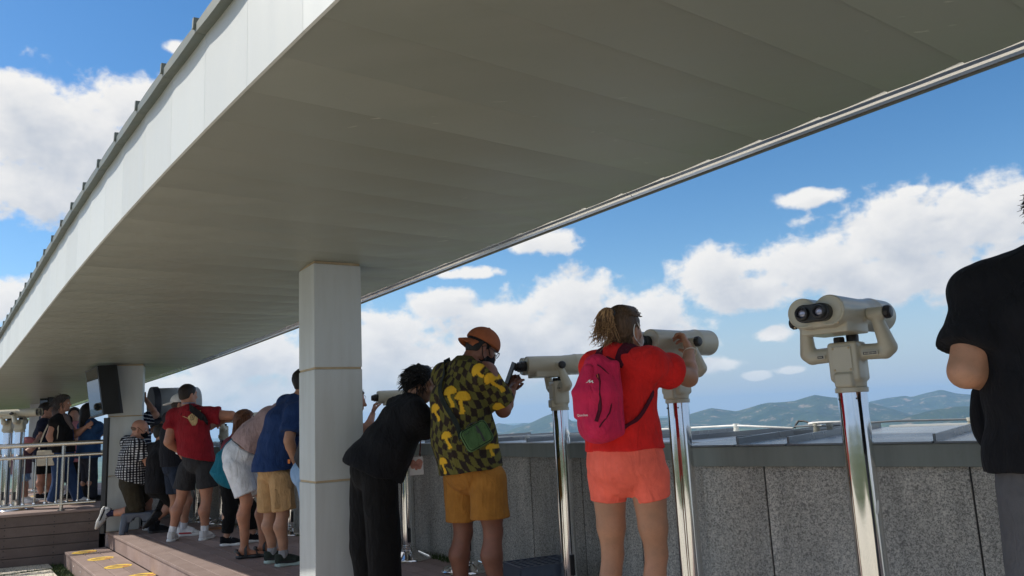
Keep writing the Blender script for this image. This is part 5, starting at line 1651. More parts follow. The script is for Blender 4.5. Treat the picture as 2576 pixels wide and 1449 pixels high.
def ribbon(pts, nrm, w, t):
    """a flat strap along pts; nrm = outward direction at each point"""
    mb = MB(); vs, fs = [], []
    m = len(pts); pts = [np.array(p, float) for p in pts]
    for i in range(m):
        tg = unit(pts[min(i + 1, m - 1)] - pts[max(i - 1, 0)])
        n = unit(np.array(nrm[i] if len(nrm) == m else nrm[0], float)); n = unit(n - tg * (n @ tg)); b = np.cross(tg, n)
        for sb, sn in ((-1, 0), (1, 0), (1, 1), (-1, 1)): vs.append(pts[i] + b * sb * w / 2 + n * sn * t)
    for i in range(m - 1):
        for j in range(4): fs.append((4 * i + j, 4 * i + (j + 1) % 4, 4 * i + 4 + (j + 1) % 4, 4 * i + 4 + j))
    fs += [(3, 2, 1, 0), (4 * m - 4, 4 * m - 3, 4 * m - 2, 4 * m - 1)]
    return mb.addv(vs, fs)
def spline(pts, n):
    """Catmull-Rom through pts"""
    P = [np.array(p, float) for p in pts]; P = [2 * P[0] - P[1]] + P + [2 * P[-1] - P[-2]]
    out = []
    m = len(P) - 3
    for i in range(n):
        x = i / (n - 1) * m; k = min(int(x), m - 1); t = x - k
        a, b, c, d = P[k:k + 4]
        out.append(.5 * ((2 * b) + (-a + c) * t + (2 * a - 5 * b + 4 * c - d) * t * t + (-a + 3 * b - 3 * c + d) * t ** 3))
    return out
def surf_ray(ops_eval, p, d, maxd=.5):
    """march from p along d to the surface of the shapes"""
    t = 0.0
    for _ in range(60):
        q = (p + d * t)[None, :]
        v = min(float(o.d(q)[0]) for o in ops_eval)
        if v < .001: break
        t += max(v * .8, .0008)
        if t > maxd: break
    return p + d * t
# ------------------------------------------------------------------ woman with the pink backpack
RED, CORAL = cloth((.66, .022, .020)), cloth((.95, .16, .105))
g = Person('woman seen from behind in a red T-shirt and coral shorts, pink backpack on her shoulders', 3.5,
    dict(head=(1571, 832, .03), neck=(1556, 890, 0), sL=(1497, 922, .10), sR=(1634, 915, -.09), chest=(1562, 985, .01), waist=(1566, 1085, 0), pelvis=(1573, 1165, 0),
         hipL=(1531, 1200, .06), hipR=(1628, 1200, -.05), kL=(1541, 1392, .07), kR=(1651, 1392, -.03), aL=(1536, 0, .06, .085), aR=(1650, 0, -.04, .085),
         eR=(1733, 951, .07), wR=(1733, 880, .24), hR=(1722, 851, .30)),
    38, .96, (.42, .225, .135), dict(pel=(.156, .118), wai=(.138, .106), che=(.142, .108), upp=(.132, .085), leg=.97, arm=.92), head_az=40, hs=.85, vox=.010, hands=(None, (np.array([-.9, .3, -.2]), 48)))
def cut_px(p, n): return p, n
hemp = at(1565, 1131, 3.5)
g.shirt(RED, .56, hemp, np.array([.02, 0, -1]), .014, .020, .028, .008, h=.008, down=(0, 0, -.10))
g.shorts(CORAL, [at(1531, 1262, 3.56), at(1643, 1256, 3.45)], .104, .085, .16, .024, fold=.006, h=.008, seat=.012)
g.hair((.085, .050, .028), 'short', .013, .003, .070, h=.0055)
# pony tail and loose locks
hb = g.P['head'] - g.hf * .078 + g.hup * .062 + np.array([-.012, 0, .008])
rng2 = random.Random(3)
tails = []
for i in range(420):
    a = rng2.uniform(0, 6.28); rr = rng2.uniform(0, 1) ** .5 * .020
    p0 = hb + g.hr * rr * math.cos(a) + g.hup * rr * math.sin(a)
    ou = g.hr * math.cos(a) + g.hup * math.sin(a) * .6
    ln = rng2.uniform(.55, 1.18)
    p1 = p0 - g.hf * .022 + ou * .009 + Z3 * .006 + np.array([-.012, 0, 0])
    p2 = p1 - Z3 * .052 * ln + ou * .009 - g.hf * .006 + np.array([-.006 + .012 * math.sin(i * .35), 0, 0])
    p3 = p2 - Z3 * .046 * ln + ou * .002 + np.array([rng2.uniform(-.022, .014), rng2.uniform(-.02, .02), 0])
    p4 = p3 - Z3 * .022 * ln + np.array([rng2.uniform(-.032, .012), rng2.uniform(-.02, .02), rng2.uniform(-.01, .03)])
    tails.append(spline([p0, p1, p2, p3, p4], 9))
nb = int(len(tails) * .62)
g.strands((.36, .215, .10), tails[:nb], 'pony_tail', .0023, 4)
g.strands((.15, .080, .040), tails[nb:], 'pony_tail', .0023, 4)
nap = []
for i in range(110):
    a = rng2.uniform(-1.3, 1.0)
    p0 = g.P['head'] - g.hf * (.062 * math.cos(a)) + g.hr * (.062 * math.sin(a)) - g.hup * rng2.uniform(.01, .05)
    o_ = unit(-g.hf * math.cos(a) + g.hr * math.sin(a))
    p1 = p0 + o_ * .018 - Z3 * .022; p2 = p1 + o_ * rng2.uniform(-.004, .02) - Z3 * rng2.uniform(.02, .035) + np.array([rng2.uniform(-.02, .01), 0, 0]); p3 = p2 + o_ * rng2.uniform(-.005, .012) - Z3 * rng2.uniform(-.01, .02) + np.array([rng2.uniform(-.025, .01), 0, 0])
    nap.append(spline([p0, p1, p2, p3], 7))
for i in range(150):      # combed-back locks over the skull
    a = rng2.uniform(-1.25, 1.25)
    st = g.P['head'] + g.hup * (.030 + .086 * math.cos(a)) + g.hr * .075 * math.sin(a) + g.hf * rng2.uniform(-.01, .05)
    md = g.P['head'] + g.hup * (.036 + .077 * math.cos(a)) + g.hr * .073 * math.sin(a) - g.hf * .048
    nap.append(spline([st, md, hb + (md - hb) * .12], 7))
g.strands((.105, .062, .034), nap, 'hair_locks', .0026, 4)
m_ = MB(); tr = np.array([g.hr, g.hup, -g.hf]); m_.lathe([(.020, 0), (.025, .006), (.025, .014), (.020, .02)], 16, hb - g.base - g.hf * -.004, [g.hr, g.hup, -g.hf]); m_.build('hair_tie', MT['rubber'], g.o, smooth=True)
# ear loops of a face mask, wrist band
c = g.P['head']; ear = c + g.hr * .067 - g.hf * .012
m_ = MB(); m_.tube([p - g.base for p in spline([c + g.hr * .060 + g.hf * .060 - g.hup * .040, ear + g.hf * .016 + g.hup * .010 + g.hr * .010, ear + g.hup * .030 + g.hr * .006, ear - g.hf * .024 + g.hup * .004 + g.hr * .006, ear - g.hf * .016 - g.hup * .040 + g.hr * .002, c + g.hr * .058 + g.hf * .045 - g.hup * .075], 16)], .0022, 6); m_.build('mask_loop', MT['white_paper'], g.o, smooth=True)
blob('face_mask', [Ell(c - g.hup * .048 + g.hf * .040, (.060, .072, .050), np.array([g.hr, g.hf, g.hup])), Cut(c + g.hf * .062, -g.hf)], .006, MT['white_paper'], g.o, g.base, .01)
wd = unit(g.P['hR'] - g.P['wR']); wu = unit(np.cross(wd, [1, 0, 0])); m_ = MB()
m_.tube([g.P['wR'] - wd * .022 - g.base + .032 * (math.cos(t) * wu + math.sin(t) * np.cross(wd, wu)) for t in np.linspace(0, 6.2832, 22)], .003, 5); m_.build('wrist_band', MT['concrete'], g.o, smooth=True)
for q in 'LR': g.shoe(q, cloth((.5, .5, .5)), MT['white_paper'], MT['white_paper'])
# backpack
bn = unit(-g.f + g.r * -.10); bx = g.r; bc = at(1503, 1003, 3.5 - .16)
pk = empty('backpack', bc, 0, 'pink school-size backpack with a dark zip, worn by the woman in red', 'backpack')
pk.scale = (.95, .95, .95)
A = np.array([bx, bn, Z3])
def bl(x, y, z): return bx * x + bn * y + Z3 * z
PINK, MAROON = cloth((.58, .022, .080), .75), cloth((.075, .008, .018), .8)
sh = [ECone(bl(0, 0, -.135), bl(0, .005, .02), (.100, .064), (.101, .078), bx), ECone(bl(0, .005, .02), bl(-.005, -.012, .155), (.106, .078), (.058, .046), bx), Ell(bl(0, .03, -.11), (.088, .060, .070), A, k=.03), RBox(bl(0, -.045, 0), (.098, .02, .165), A, .018)]
def crease(V, N):
    return None
pb_ = blob('shell', sh, .006, PINK, pk, None, .035, 1, .005, (13, 13, 7))
# raised outer pocket panel with the curved dark zip to its right
pnl = [ECone(bl(-.024, .058, -.075), bl(-.018, .074, .03), (.064, .026), (.060, .024), bx), ECone(bl(-.018, .074, .03), bl(-.012, .034, .135), (.060, .024), (.034, .022), bx)]
blob('front_pocket', pnl, .006, PINK, pk, None, .02, 1, .003, (13, 13, 7))
zp = spline([bl(.046, .082, .105), bl(.060, .096, .06), bl(.064, .098, -.01), bl(.052, .094, -.10)], 12)
def on_shell(p):   # settle on the surface
    return surf_ray(sh + pnl, p + bn * .06, -bn) + bn * .0035
zs_ = [on_shell(p) for p in zp]
m_ = ribbon(zs_, [bn], .017, .005); m_.build('zip', MAROON, pk)
pz = [zs_[0] + bn * .004, zs_[0] + bn * .008 + bl(.008, 0, -.02), zs_[0] + bn * .006 + bl(.006, 0, -.042)]
m_ = MB(); m_.tube(pz, .0028, 6); m_.build('zip_pull', mat('orange_cord', (.70, .17, .05), .6), pk, smooth=True)
m_ = ribbon([on_shell(bl(.098 * math.cos(t), .0, .0) * 1 + bl(0, .02, .16 * math.sin(t) - .0)) for t in np.linspace(-.9, 1.2, 14)], [bx * .6 + bn], .006, .003); m_.build('side_piping', MAROON, pk)
# straps: from the pack top over the shoulders, and from the pack foot under the right arm
P = g.P
gt = g.torso(.018, .02)
def on_g(p, d, off=.004): return surf_ray(gt, p + d * .25, -d) + d * off
for q, x0, sgn in (('L', -.045, -1), ('R', .045, 1)):
    sp_pts = [bl(x0, -.035, .165) + bc, P['s' + q] * .5 + P['neck'] * .5 + np.array([0, 0, .045]) - g.f * .02, P['s' + q] * .58 + P['neck'] * .42 + g.f * .06 + Z3 * .0, P['s' + q] * .62 + P['chest'] * .38 + g.f * .14]
    pp = spline(sp_pts, 14)
    qs = []
    for p in pp:
        ctr = P['upper'] * .6 + P['chest'] * .4 + g.r * ((p - P['upper']) @ g.r) * .95
        d = unit(p - ctr); qs.append(surf_ray(gt, ctr + d * .30, -d) + d * .010)
    qs[0] = sp_pts[0]
    nn = [unit(p - (P['upper'] * .6 + P['chest'] * .4)) for p in qs]
    m_ = ribbon([p - bc for p in qs], nn, .052, .010); m_.build('shoulder_strap', MAROON, pk)
    pp = spline([bl(sgn * .085, -.04, -.14) + bc, P['waist'] * .6 + P['chest'] * .4 + g.r * sgn * .16 - g.f * .08, P['s' + q] * .45 + P['chest'] * .55 + g.r * sgn * .05 + g.f * .06], 12)
    qs = []
    for p in pp:
        ctr = np.array([P['chest'][0], P['chest'][1], p[2]]); d = unit((p - ctr) * [1, 1, .2]); qs.append(surf_ray(gt, ctr + d * .35, -d) + d * .011)
    m_ = ribbon([p - bc for p in qs], [unit(p - P['chest']) for p in qs], .022, .004); m_.build('side_strap', MAROON, pk)
m_ = ribbon(spline([bl(-.03, -.02, .172), bl(0, -.03, .205), bl(.03, -.02, .172)], 8), [bn], .016, .004); m_.build('grab_loop', MAROON, pk)
# mountain mark and lettering
class _Shift:
    def __init__(s, o, t): s.o, s.t = o, t
    def d(s, p): return s.o.d(p - s.t)
def pkpt(px, py):
    d = unit(at(px, py, 3.4) - EYE)
    return surf_ray([_Shift(o, bc) for o in sh + pnl], EYE + d * 2.6, d, 2.0)
o1 = pkpt(1453, 1050) - bc; x1 = pkpt(1476, 1049) - bc
text_mesh('lettering', 'Quechua', .0155, MT['white_paper'], pk, o1 + bn * .010, x1 - o1, Z3 + bn * .12)
o2 = pkpt(1476, 956) - bc; x2 = pkpt(1492, 957) - bc
xd = unit(x2 - o2)
zz = [(0, 0), (.007, .004), (.016, .014), (.021, .015), (.0185, .007), (.028, .012), (.0325, .0125), (.031, .006), (.036, .004), (.036, .001), (.0285, .001), (.0275, .007), (.0165, .0005), (.0145, .0008), (.0155, .009), (.0065, .0008)]
m_ = MB(); m_.prism([o2 + bn * .011 + xd * x + Z3 * (y - .008) for x, y in zz], (0, 0, 0), bn * .0012); m_.build('mountain_mark', MT['white_paper'], pk)
# ------------------------------------------------------------------ man in the mushroom shirt
def mushroom_color(P, marks):
    rgt, up, nrm = P.mr, P.mu, P.mn
    def fn(V, N):
        q = V - P.mc
        u = q @ rgt; v = q @ up; w = q @ nrm
        ang = u + .35 * w * np.sign(u)
        wu = ang * 25 + .8 * fbm(V * 4.5, 2) + .9 * np.sin(v * 15 + 2 * fbm(V * 3 + 4, 1)); wv = v * 19 + .9 * fbm(V * 4.5 + 31, 2) + .9 * np.sin(ang * 13)
        chk = ((np.floor(wu) + np.floor(wv)) % 2) > .5
        col = np.where(chk[:, None], np.array([[.135, .122, .030]]), np.array([[.030, .021, .017]]))
        for c, s_, rot in marks:
            d = V - c
            near = np.abs(d @ nrm) < .16
            a = rad(rot); uu = (d @ rgt) * math.cos(a) + (d @ up) * math.sin(a); vv = -(d @ rgt) * math.sin(a) + (d @ up) * math.cos(a)
            uu = uu / (s_ * .76); vv = vv / (s_ * .76)
            cap = ((uu / .056) ** 2 + (vv / .058) ** 2 < 1) & (vv > -.010 + 2.2 * uu ** 2)
            stem = (np.abs(uu + .10 * (vv + .04) - .006 * np.sin(vv * 60)) < .013 + .10 * np.maximum(-vv - .05, 0)) & (vv < .0) & (vv > -.108)
            rim = ((uu / .062) ** 2 + (vv / .064) ** 2 < 1) & (vv > -.016 + 2.2 * uu ** 2) & ~cap
            col = np.where((near & (cap | stem))[:, None], np.array([[.72, .42, .030]]), col)
            col = np.where((near & rim & ~stem)[:, None], np.array([[.12, .075, .015]]), col)
        return col
    return fn
m3 = Person('man in an olive checkered shirt with yellow mushrooms, orange cap backwards, photographing through a viewer', 4.95,
    dict(head=(1211, 878, .02), neck=(1170, 917, 0), sL=(1118, 945, .16), sR=(1222, 940, -.15), chest=(1158, 1010, 0), waist=(1166, 1100, 0), pelvis=(1184, 1178, 0),
         hipL=(1160, 1205, .09), hipR=(1228, 1208, -.08), kL=(1165, 1340, .10), kR=(1240, 1338, -.07), aL=(1158, 0, .10, .085), aR=(1253, 0, -.08, .085),
         eR=(1266, 1031, -.02), wR=(1288, 985, .18), hR=(1291, 957, .27), eL=(1215, 1035, .34), wL=(1275, 985, .33), hL=(1287, 957, .33)),
    62, 1.0, (.215, .095, .060), dict(pel=(.178, .150), wai=(.180, .165), che=(.190, .155), upp=(.160, .105), arm=1.08, leg=1.12, neck=1.15), head_az=66, head_pitch=-27, vox=.011,
    hands=((np.array([.6, -.6, .3]), 42), (np.array([.5, .8, .3]), 46)), eyes=True)
m3.mc = m3.P['chest']; m3.mr = unit(np.cross(unit(m3.P['chest'] - EYE), Z3)); m3.mu = Z3; m3.mn = np.cross(m3.mr, m3.mu)
m3.mn = unit(np.array([.25, .97, 0])); m3.mr = np.cross(m3.mn, Z3)
MUSH = [(1137, 990, 1.05, 8), (1171, 1004, 1.1, -8), (1130, 1100, .85, 14), (1112, 1166, .80, 6), (1090, 1032, .9, 20), (1213, 935, 1.1, 38), (1252, 1030, .9, -10), (1246, 958, 1.0, 30), (1236, 1128, .6, 5)]
SH3 = m3.shirt(cloth((.1, .1, .1), .9, 'Col'), .80, at(1185, 1184, 4.95), unit(np.array([.10, 0, -1])), .016, .022, .034, .006, mushroom_color(m3, [(at(x, y, 4.80), s_, r_) for x, y, s_, r_ in MUSH]), h=.0062, down=(0, 0, -.12), name='mushroom_shirt')
# collar
nk = m3.P['neck']; m_ = MB(); nu = unit(m3.P['head'] - nk)
cpts = []
for t in np.linspace(0, 2 * math.pi, 26)[:-1]:
    cpts.append(nk + Z3 * .012 + nu * .022 + .082 * (math.cos(t) * m3.r + math.sin(t) * m3.f) + Z3 * -.012 * math.sin(t))
m_ = ribbon(cpts + [cpts[0]], [unit(p - nk) + Z3 * .5 for p in cpts + [cpts[0]]], .042, .006)
me = m_.mesh('collar'); me.transform(Matrix.Translation(Vector(tuple(-m3.base)))); add('collar', me, cloth((.062, .056, .018)), SH3)
TAN = cloth((.34, .150, .030), .95)
h3 = m3.shorts(TAN, [at(1168, 1309, 5.04), at(1233, 1303, 4.87)], .104, .104, .10, .010, fold=.006, h=.009)
# cap worn backwards
CAPM = mat('orange_suede', (.30, .085, .028), .85, 0, .2, 14, .3, 160)
c, f, u, r = m3.P['head'], m3.hf, m3.hup, m3.hr
A = np.array([r, f, u])
cap = blob('cap', [Ell(c + u * .040 - f * .006, (.094, .118, .105), A), Cut(c + u * .030 + f * .02, -u + f * -.06)], .006, CAPM, m3.o, m3.base, .01, 1, .002)
bt_ = [c + u * .024 - f * .095, c + u * .018 - f * .135, c + u * .004 - f * .172]
m_ = MB(); vs, fs = [], []
for i, x in enumerate(np.linspace(-1, 1, 13)):
    for j, t in enumerate((0, .5, 1)):
        rr_ = .088 - .016 * t
        p = c + r * x * rr_ * (1 - .10 * t * t) - f * (.060 + .030 * math.sqrt(max(0, 1 - x * x)) + t * .078 * math.sqrt(max(.0, 1 - (x * .96) ** 2))) + u * (.030 - .012 * t - .020 * t * t - .018 * x * x)
        vs += [p - m3.base, p - u * .005 - m3.base]
for i in range(12):
    for j in range(2):
        a0 = (i * 3 + j) * 2; a1 = (i * 3 + j + 1) * 2; b0 = ((i + 1) * 3 + j) * 2; b1 = ((i + 1) * 3 + j + 1) * 2
        fs += [(a0, a1, b1, b0), (a0 + 1, b0 + 1, b1 + 1, a1 + 1)]
    a1 = (i * 3 + 2) * 2; b1 = ((i + 1) * 3 + 2) * 2; fs.append((a1, a1 + 1, b1 + 1, b1))
m_.addv(vs, fs); m_.build('brim', CAPM, cap, smooth=True)
m_ = MB(); m_.lathe([(.009, 0), (.008, .005), (.003, .007)], 10, c + u * .144 - f * .006 - m3.base, A); m_.build('cap_button', CAPM, cap, smooth=True)
m3.hair((.012, .010, .009), 'cap', .004, .002, .045, h=.006)
# glasses, mask
GL = mat('spectacle_frame', (.015, .014, .014), .3)
gm = MB()
for q in (-1, 1):
    lc_ = c + r * q * .033 + u * .002 + f * .108
    gm.tube([lc_ + .024 * math.cos(t) * r + .019 * math.sin(t) * u - m3.base for t in np.linspace(0, 6.2832, 20)], .0022, 6)
    gm.tube([p - m3.base for p in spline([lc_ + r * q * .024 + u * .008, c + r * q * .079 + f * .06 + u * .010, c + r * q * .083 - f * .005 + u * .010, c + r * q * .080 - f * .03 - u * .012], 10)], .0022, 6)
gm.tube([c + r * .010 + f * .109 + u * .004 - m3.base, c + f * .112 + u * .007 - m3.base, c - r * .010 + f * .109 + u * .004 - m3.base], .0022, 6)
gm.build('spectacles', GL, m3.o, smooth=True)
gl = MB()
for q in (-1, 1):
    lc_ = c + r * q * .033 + u * .002 + f * .108
    gl.lathe([(.0225, -.0006), (.0225, .0006)], 20, lc_ - m3.base, [r, u * .8, f])
gg, T, bb_ = new_mat('spectacle_glass'); bb_.inputs['Transmission Weight'].default_value = 1; bb_.inputs['Roughness'].default_value = 0.02; bb_.inputs['IOR'].default_value = 1.1
gl.build('spectacle_lens', gg, m3.o)
blob('face_mask', [Ell(c - u * .052 + f * .040, (.066, .078, .056), A), Cut(c + f * .030, -f), Cut(c - u * .012, u)], .006, cloth((.012, .012, .014)), m3.o, m3.base, .008)
m_ = MB()
m_.tube([p - m3.base for p in spline([c + r * .066 + f * .05 - u * .03, c + r * .086 + f * .01 + u * .01, c + r * .086 - f * .014 + u * .028], 8)], .003, 6); m_.tube([p - m3.base for p in spline([c + r * .062 + f * .04 - u * .08, c + r * .084 - f * .004 - u * .05, c + r * .084 - f * .03 + u * .0], 8)], .003, 6)
m_.build('mask_loop', cloth((.012, .012, .014)), m3.o, smooth=True)
blob('beard', [Ell(c - u * .062 + f * .012, (.068, .070, .052), A), Cut(c - u * .018 - f * .02, u + f * .2), Cut(c + f * .075, f), Cut(c - f * .022, -f)], .006, hairmat((.016, .012, .010)), m3.o, m3.base, .008, 1, .003, (60, 60, 60))
for q in 'LR': m3.shoe(q, cloth((.05, .05, .05)), MT['white_paper'], cloth((.02, .02, .02)))
# telephone in his hands
hp = at(1284, 938, 5.235)
ph = empty('mobile_phone', hp, 0, 'dark mobile phone held against the eyepiece by the man in the mushroom shirt', 'phone')
bx_ = unit(np.array([.38, -.08, .92])); by_ = unit(np.cross(bx_, np.array([.93, .32, 0]))); bz_ = np.cross(bx_, by_)
m_ = MB(); m_.box((0, 0, 0), (.150, .072, .009), [bx_, by_, bz_]); m_.build('phone_body', MT['black_plastic'], ph, bevel=.003)
m_ = MB(); m_.box(-bz_ * .0052, (.140, .064, .0012), [bx_, by_, bz_]); m_.build('phone_screen', MT['screen'], ph)
# green cross-body bag
bc3 = at(1199, 1097, 4.68)
bag = empty('crossbody_bag', bc3, 0, 'green cross-body bag with black zip hanging at the hip of the mushroom shirt man', 'bag')
bnm = unit(np.array([.10, -.97, .12])); tilt = rad(27)
ru = unit(np.cross(Z3, -bnm)) ; ru = unit(np.array([1, .1, 0])); up_ = unit(np.cross(bnm, -ru)); up_ = up_ if up_[2] > 0 else -up_
ax1 = ru * math.cos(tilt) + up_ * math.sin(tilt); ax2 = -ru * math.sin(tilt) + up_ * math.cos(tilt)
GRN, GRN2 = cloth((.085, .165, .062), .8), cloth((.06, .12, .045), .8)
A3 = np.array([ax1, ax2, bnm])
blob('bag_body', [RBox((0, 0, 0), (.088, .070, .033), A3, .028)], .005, GRN, bag, None, .01, 1, .002, (14, 14, 14))
def rrect(w, h, rad_, n=6):
    o = []
    for cx, cy, a0 in ((w - rad_, h - rad_, 0), (-w + rad_, h - rad_, 90), (-w + rad_, -h + rad_, 180), (w - rad_, -h + rad_, 270)):
        for i in range(n + 1):
            a = rad(a0 + 90 * i / n); o.append((cx + rad_ * math.cos(a), cy + rad_ * math.sin(a)))
    return o
m_ = MB(); m_.tube([ax1 * x + ax2 * y + bnm * .0265 for x, y in rrect(.080, .063, .026)] + [ax1 * .080 + ax2 * .037 + bnm * .0265], .0028, 6); m_.build('piping', cloth((.02, .035, .02)), bag, smooth=True)
m_ = MB(); m_.prism([ax1 * x + ax2 * y + bnm * .0325 for x, y in rrect(.071, .054, .020)], (0, 0, 0), bnm * .0025); m_.build('front_panel', GRN2, bag)
m_ = ribbon([ax1 * .022 + ax2 * .052 + bnm * .036, ax1 * .026 + ax2 * 0 + bnm * .0365, ax1 * .022 - ax2 * .052 + bnm * .036], [bnm], .011, .0018); m_.build('front_zip', MT['rubber'], bag)
m_ = MB(); m_.box(ax1 * .014 + ax2 * .018 + bnm * .039, (.006, .022, .003), A3); m_.build('zip_pull', MT['rubber'], bag)
text_mesh('lettering', 'BRIXLEY', .0105, MT['rubber'], bag, -ax1 * .062 + ax2 * .034 + bnm * .0362, ax1, ax2)
m_ = ribbon(spline([-ax1 * .03 + ax2 * .072, ax2 * .080, ax1 * .04 + ax2 * .072], 6), [ax2], .016, .004); m_.build('top_zip', MT['rubber'], bag)
gt3 = m3.torso(.020, .02)
P = m3.P
key = [bc3 - ax1 * .088 + ax2 * .03, at(1147, 1060, 4.75), at(1125, 1010, 4.8), at(1113, 960, 4.85), P['sL'] * .6 + P['neck'] * .4 + Z3 * .06]
pp = spline(key, 18); qs = [key[0]]
for p in pp[1:]:
    ctr = np.array([P['waist'][0] * .5 + P['chest'][0] * .5, P['chest'][1], p[2]]) if p[2] < P['sL'][2] - .03 else P['upper']
    d = unit(p - ctr); qs.append(surf_ray(gt3, ctr + d * .42, -d, .5) + d * .013)
m_ = ribbon([p - bc3 for p in qs], [unit(p - np.array([P['chest'][0], P['chest'][1] + .05, p[2]])) for p in qs], .030, .005); m_.build('shoulder_strap', cloth((.022, .028, .025)), bag)
m_ = MB(); m_.tube([key[0] - bc3 + .014 * (math.cos(t) * ax1 + math.sin(t) * ax2) for t in np.linspace(0, 6.2832, 14)], .003, 6); m_.tube([ax1 * -.088 - ax2 * .045 + .012 * (math.cos(t) * ax1 + math.sin(t) * ax2) for t in np.linspace(0, 6.2832, 14)], .003, 6); m_.build('strap_ring', MT['rubber'], bag, smooth=True)
# ------------------------------------------------------------------ man in black leaning forward
BLK, BLK2 = cloth((.0085, .009, .011), .9), cloth((.0065, .0065, .0068), .9)
m4 = Person('man in a black T-shirt and loose black trousers leaning forward beside the big column', 5.15,
    dict(head=(1056, 968, .14), neck=(1034, 1010, .06), sL=(1006, 1020, .24), sR=(1046, 1040, -.12), chest=(1012, 1066, .02), waist=(976, 1126, 0), pelvis=(940, 1180, 0),
         hipL=(925, 1205, .09), hipR=(955, 1208, -.09), kL=(922, 1375, .12), kR=(965, 1373, -.08), aL=(935, 0, .12, .085), aR=(972, 0, -.08, .085),
         eR=(1082, 1078, .05), wR=(1128, 1035, .22), hR=(1150, 1010, .28), eL=(1062, 1060, .4), wL=(1120, 1020, .45)),
    74, 1.02, (.33, .18, .11), dict(pel=(.155, .138), wai=(.140, .108), che=(.150, .112), upp=(.140, .090)), head_az=80, head_pitch=-12, head_roll=8, vox=.012)
m4.shirt(BLK, .85, at(930, 1182, 5.15), unit(np.array([-.45, .0, -1])), .018, .045, .045, .007, h=.0095, down=(-.05, 0, -.10))
m4.trousers(BLK2, (.112, .105, .095), .12, .010, fold=.008, h=.0105)
m4.hair((.006, .0055, .0055), 'short', .018, .008, .070, h=.007)
st_ = []
rng4 = random.Random(9)
def messy(Pn, n, ln, col, r=.0028, lift=.02, curl=.0, name='hair_locks', seed=1, low=-.6):
    rg = random.Random(seed); out = []
    c, f, u, rr = Pn.P['head'], Pn.hf, Pn.hup, Pn.hr; k = Pn.s
    for i in range(n):
        z = rg.uniform(low, 1); a = rg.uniform(0, 6.2832); q = math.sqrt(max(0, 1 - z * z))
        d = unit(rr * q * math.cos(a) + f * q * math.sin(a) + u * z)
        if d @ f > .45 and d @ u < .55: continue
        p0 = c + u * .032 * k - f * .012 * k + d * .094 * k
        t = unit(-f * .5 - Z3 * .6 + d * .25 + np.array([rg.uniform(-.9, .9), rg.uniform(-.9, .9), rg.uniform(-.5, .7)]))
        pts = [p0]
        for j in range(1, 6):
            pts.append(pts[-1] + (t * ln / 5 + d * lift / 5 * (1 - j / 6)) + (curl * (math.cos(j * 2.1 + a) * np.cross(t, d) + math.sin(j * 2.1 + a) * d) if curl else 0) - Z3 * ln * .03 * j)
        out.append(pts)
    return Pn.strands(col, out, name, r, 4)
messy(m4, 700, .050, (.008, .007, .007), .0026, .016, seed=4)
for q in 'LR': m4.shoe(q, BLK, MT['rubber'], BLK)
# badge hanging from his neck
lc0 = at(1058, 1105, 5.2)
lan = empty('lanyard_badge', at(1047, 1172, 5.2), 0, 'clear badge card with a reddish print hanging on a cord below the man in black', 'badge')
LBz = np.array(lan.location)
m_ = MB(); m_.tube([at(1062, 1070, 5.27) - LBz, lc0 - LBz, at(1056, 1146, 5.2) - LBz], .004, 6); m_.tube([at(1035, 1135, 5.25) - LBz, at(1031, 1140, 5.22) - LBz, at(1033, 1150, 5.2) - LBz], .005, 6); m_.build('cord', cloth((.10, .02, .015)), lan, smooth=True)
cw, ch = .092, .118
cx_ = unit(np.array([1, .1, .03])); cz_ = unit(np.array([-.03, 0, 1])); cy_ = np.cross(cz_, cx_)
m_ = MB(); m_.box((0, 0, 0), (cw, .002, ch), [cx_, cy_, cz_]); m_.build('card', mat('milky_plastic', (.48, .47, .47), .35, 0, .12, 18), lan, bevel=.0008)
pm = mat('red_print', (.36, .14, .10), .5, 0, .5, 30)
for dx, dz, a_, b_ in ((-.022, .012, .020, .030), (.020, .010, .022, .034), (0, -.008, .014, .020)):
    m_ = MB(); m_.prism([cx_ * (dx + a_ * math.cos(t) * (1 + .2 * math.sin(3 * t))) + cz_ * (dz + b_ * math.sin(t)) - cy_ * .0014 for t in np.linspace(0, 6.28, 18)[:-1]], (0, 0, 0), -cy_ * .0006); m_.build('card_print', pm, lan)
m_ = MB(); m_.box(cz_ * (ch / 2 + .008) + cx_ * .03, (.012, .006, .020), [cx_, cy_, cz_]); m_.build('clip', MT['rubber'], lan)
# ------------------------------------------------------------------ curly-haired person behind the column
m5 = Person('curly-haired person mostly hidden behind the big column, one hand gripping a viewer', 7.3,
    dict(head=(893, 1010, 0), neck=(872, 1052, 0), sL=(858, 1065, .16), sR=(890, 1075, -.14), chest=(866, 1110, 0), waist=(856, 1180, 0), pelvis=(850, 1225, 0), eR=(925, 1080, -.12), wR=(938, 1040, .02), hR=(945, 1005, .06)),
    78, .96, (.45, .24, .16), head_az=82, head_pitch=-8, hands=(None, (np.array([.9, .4, 0]), 50)))
m5.shirt(cloth((.35, .33, .33)), .5, at(850, 1230, 7.3)); m5.trousers(cloth((.05, .06, .10)))
m5.hair((.05, .025, .018), 'short', .018, .008, .065, h=.008); messy(m5, 320, .05, (.07, .033, .022), .0034, .03, .008, seed=6)
for q in 'LR': m5.shoe(q, BLK, MT['white_paper'])
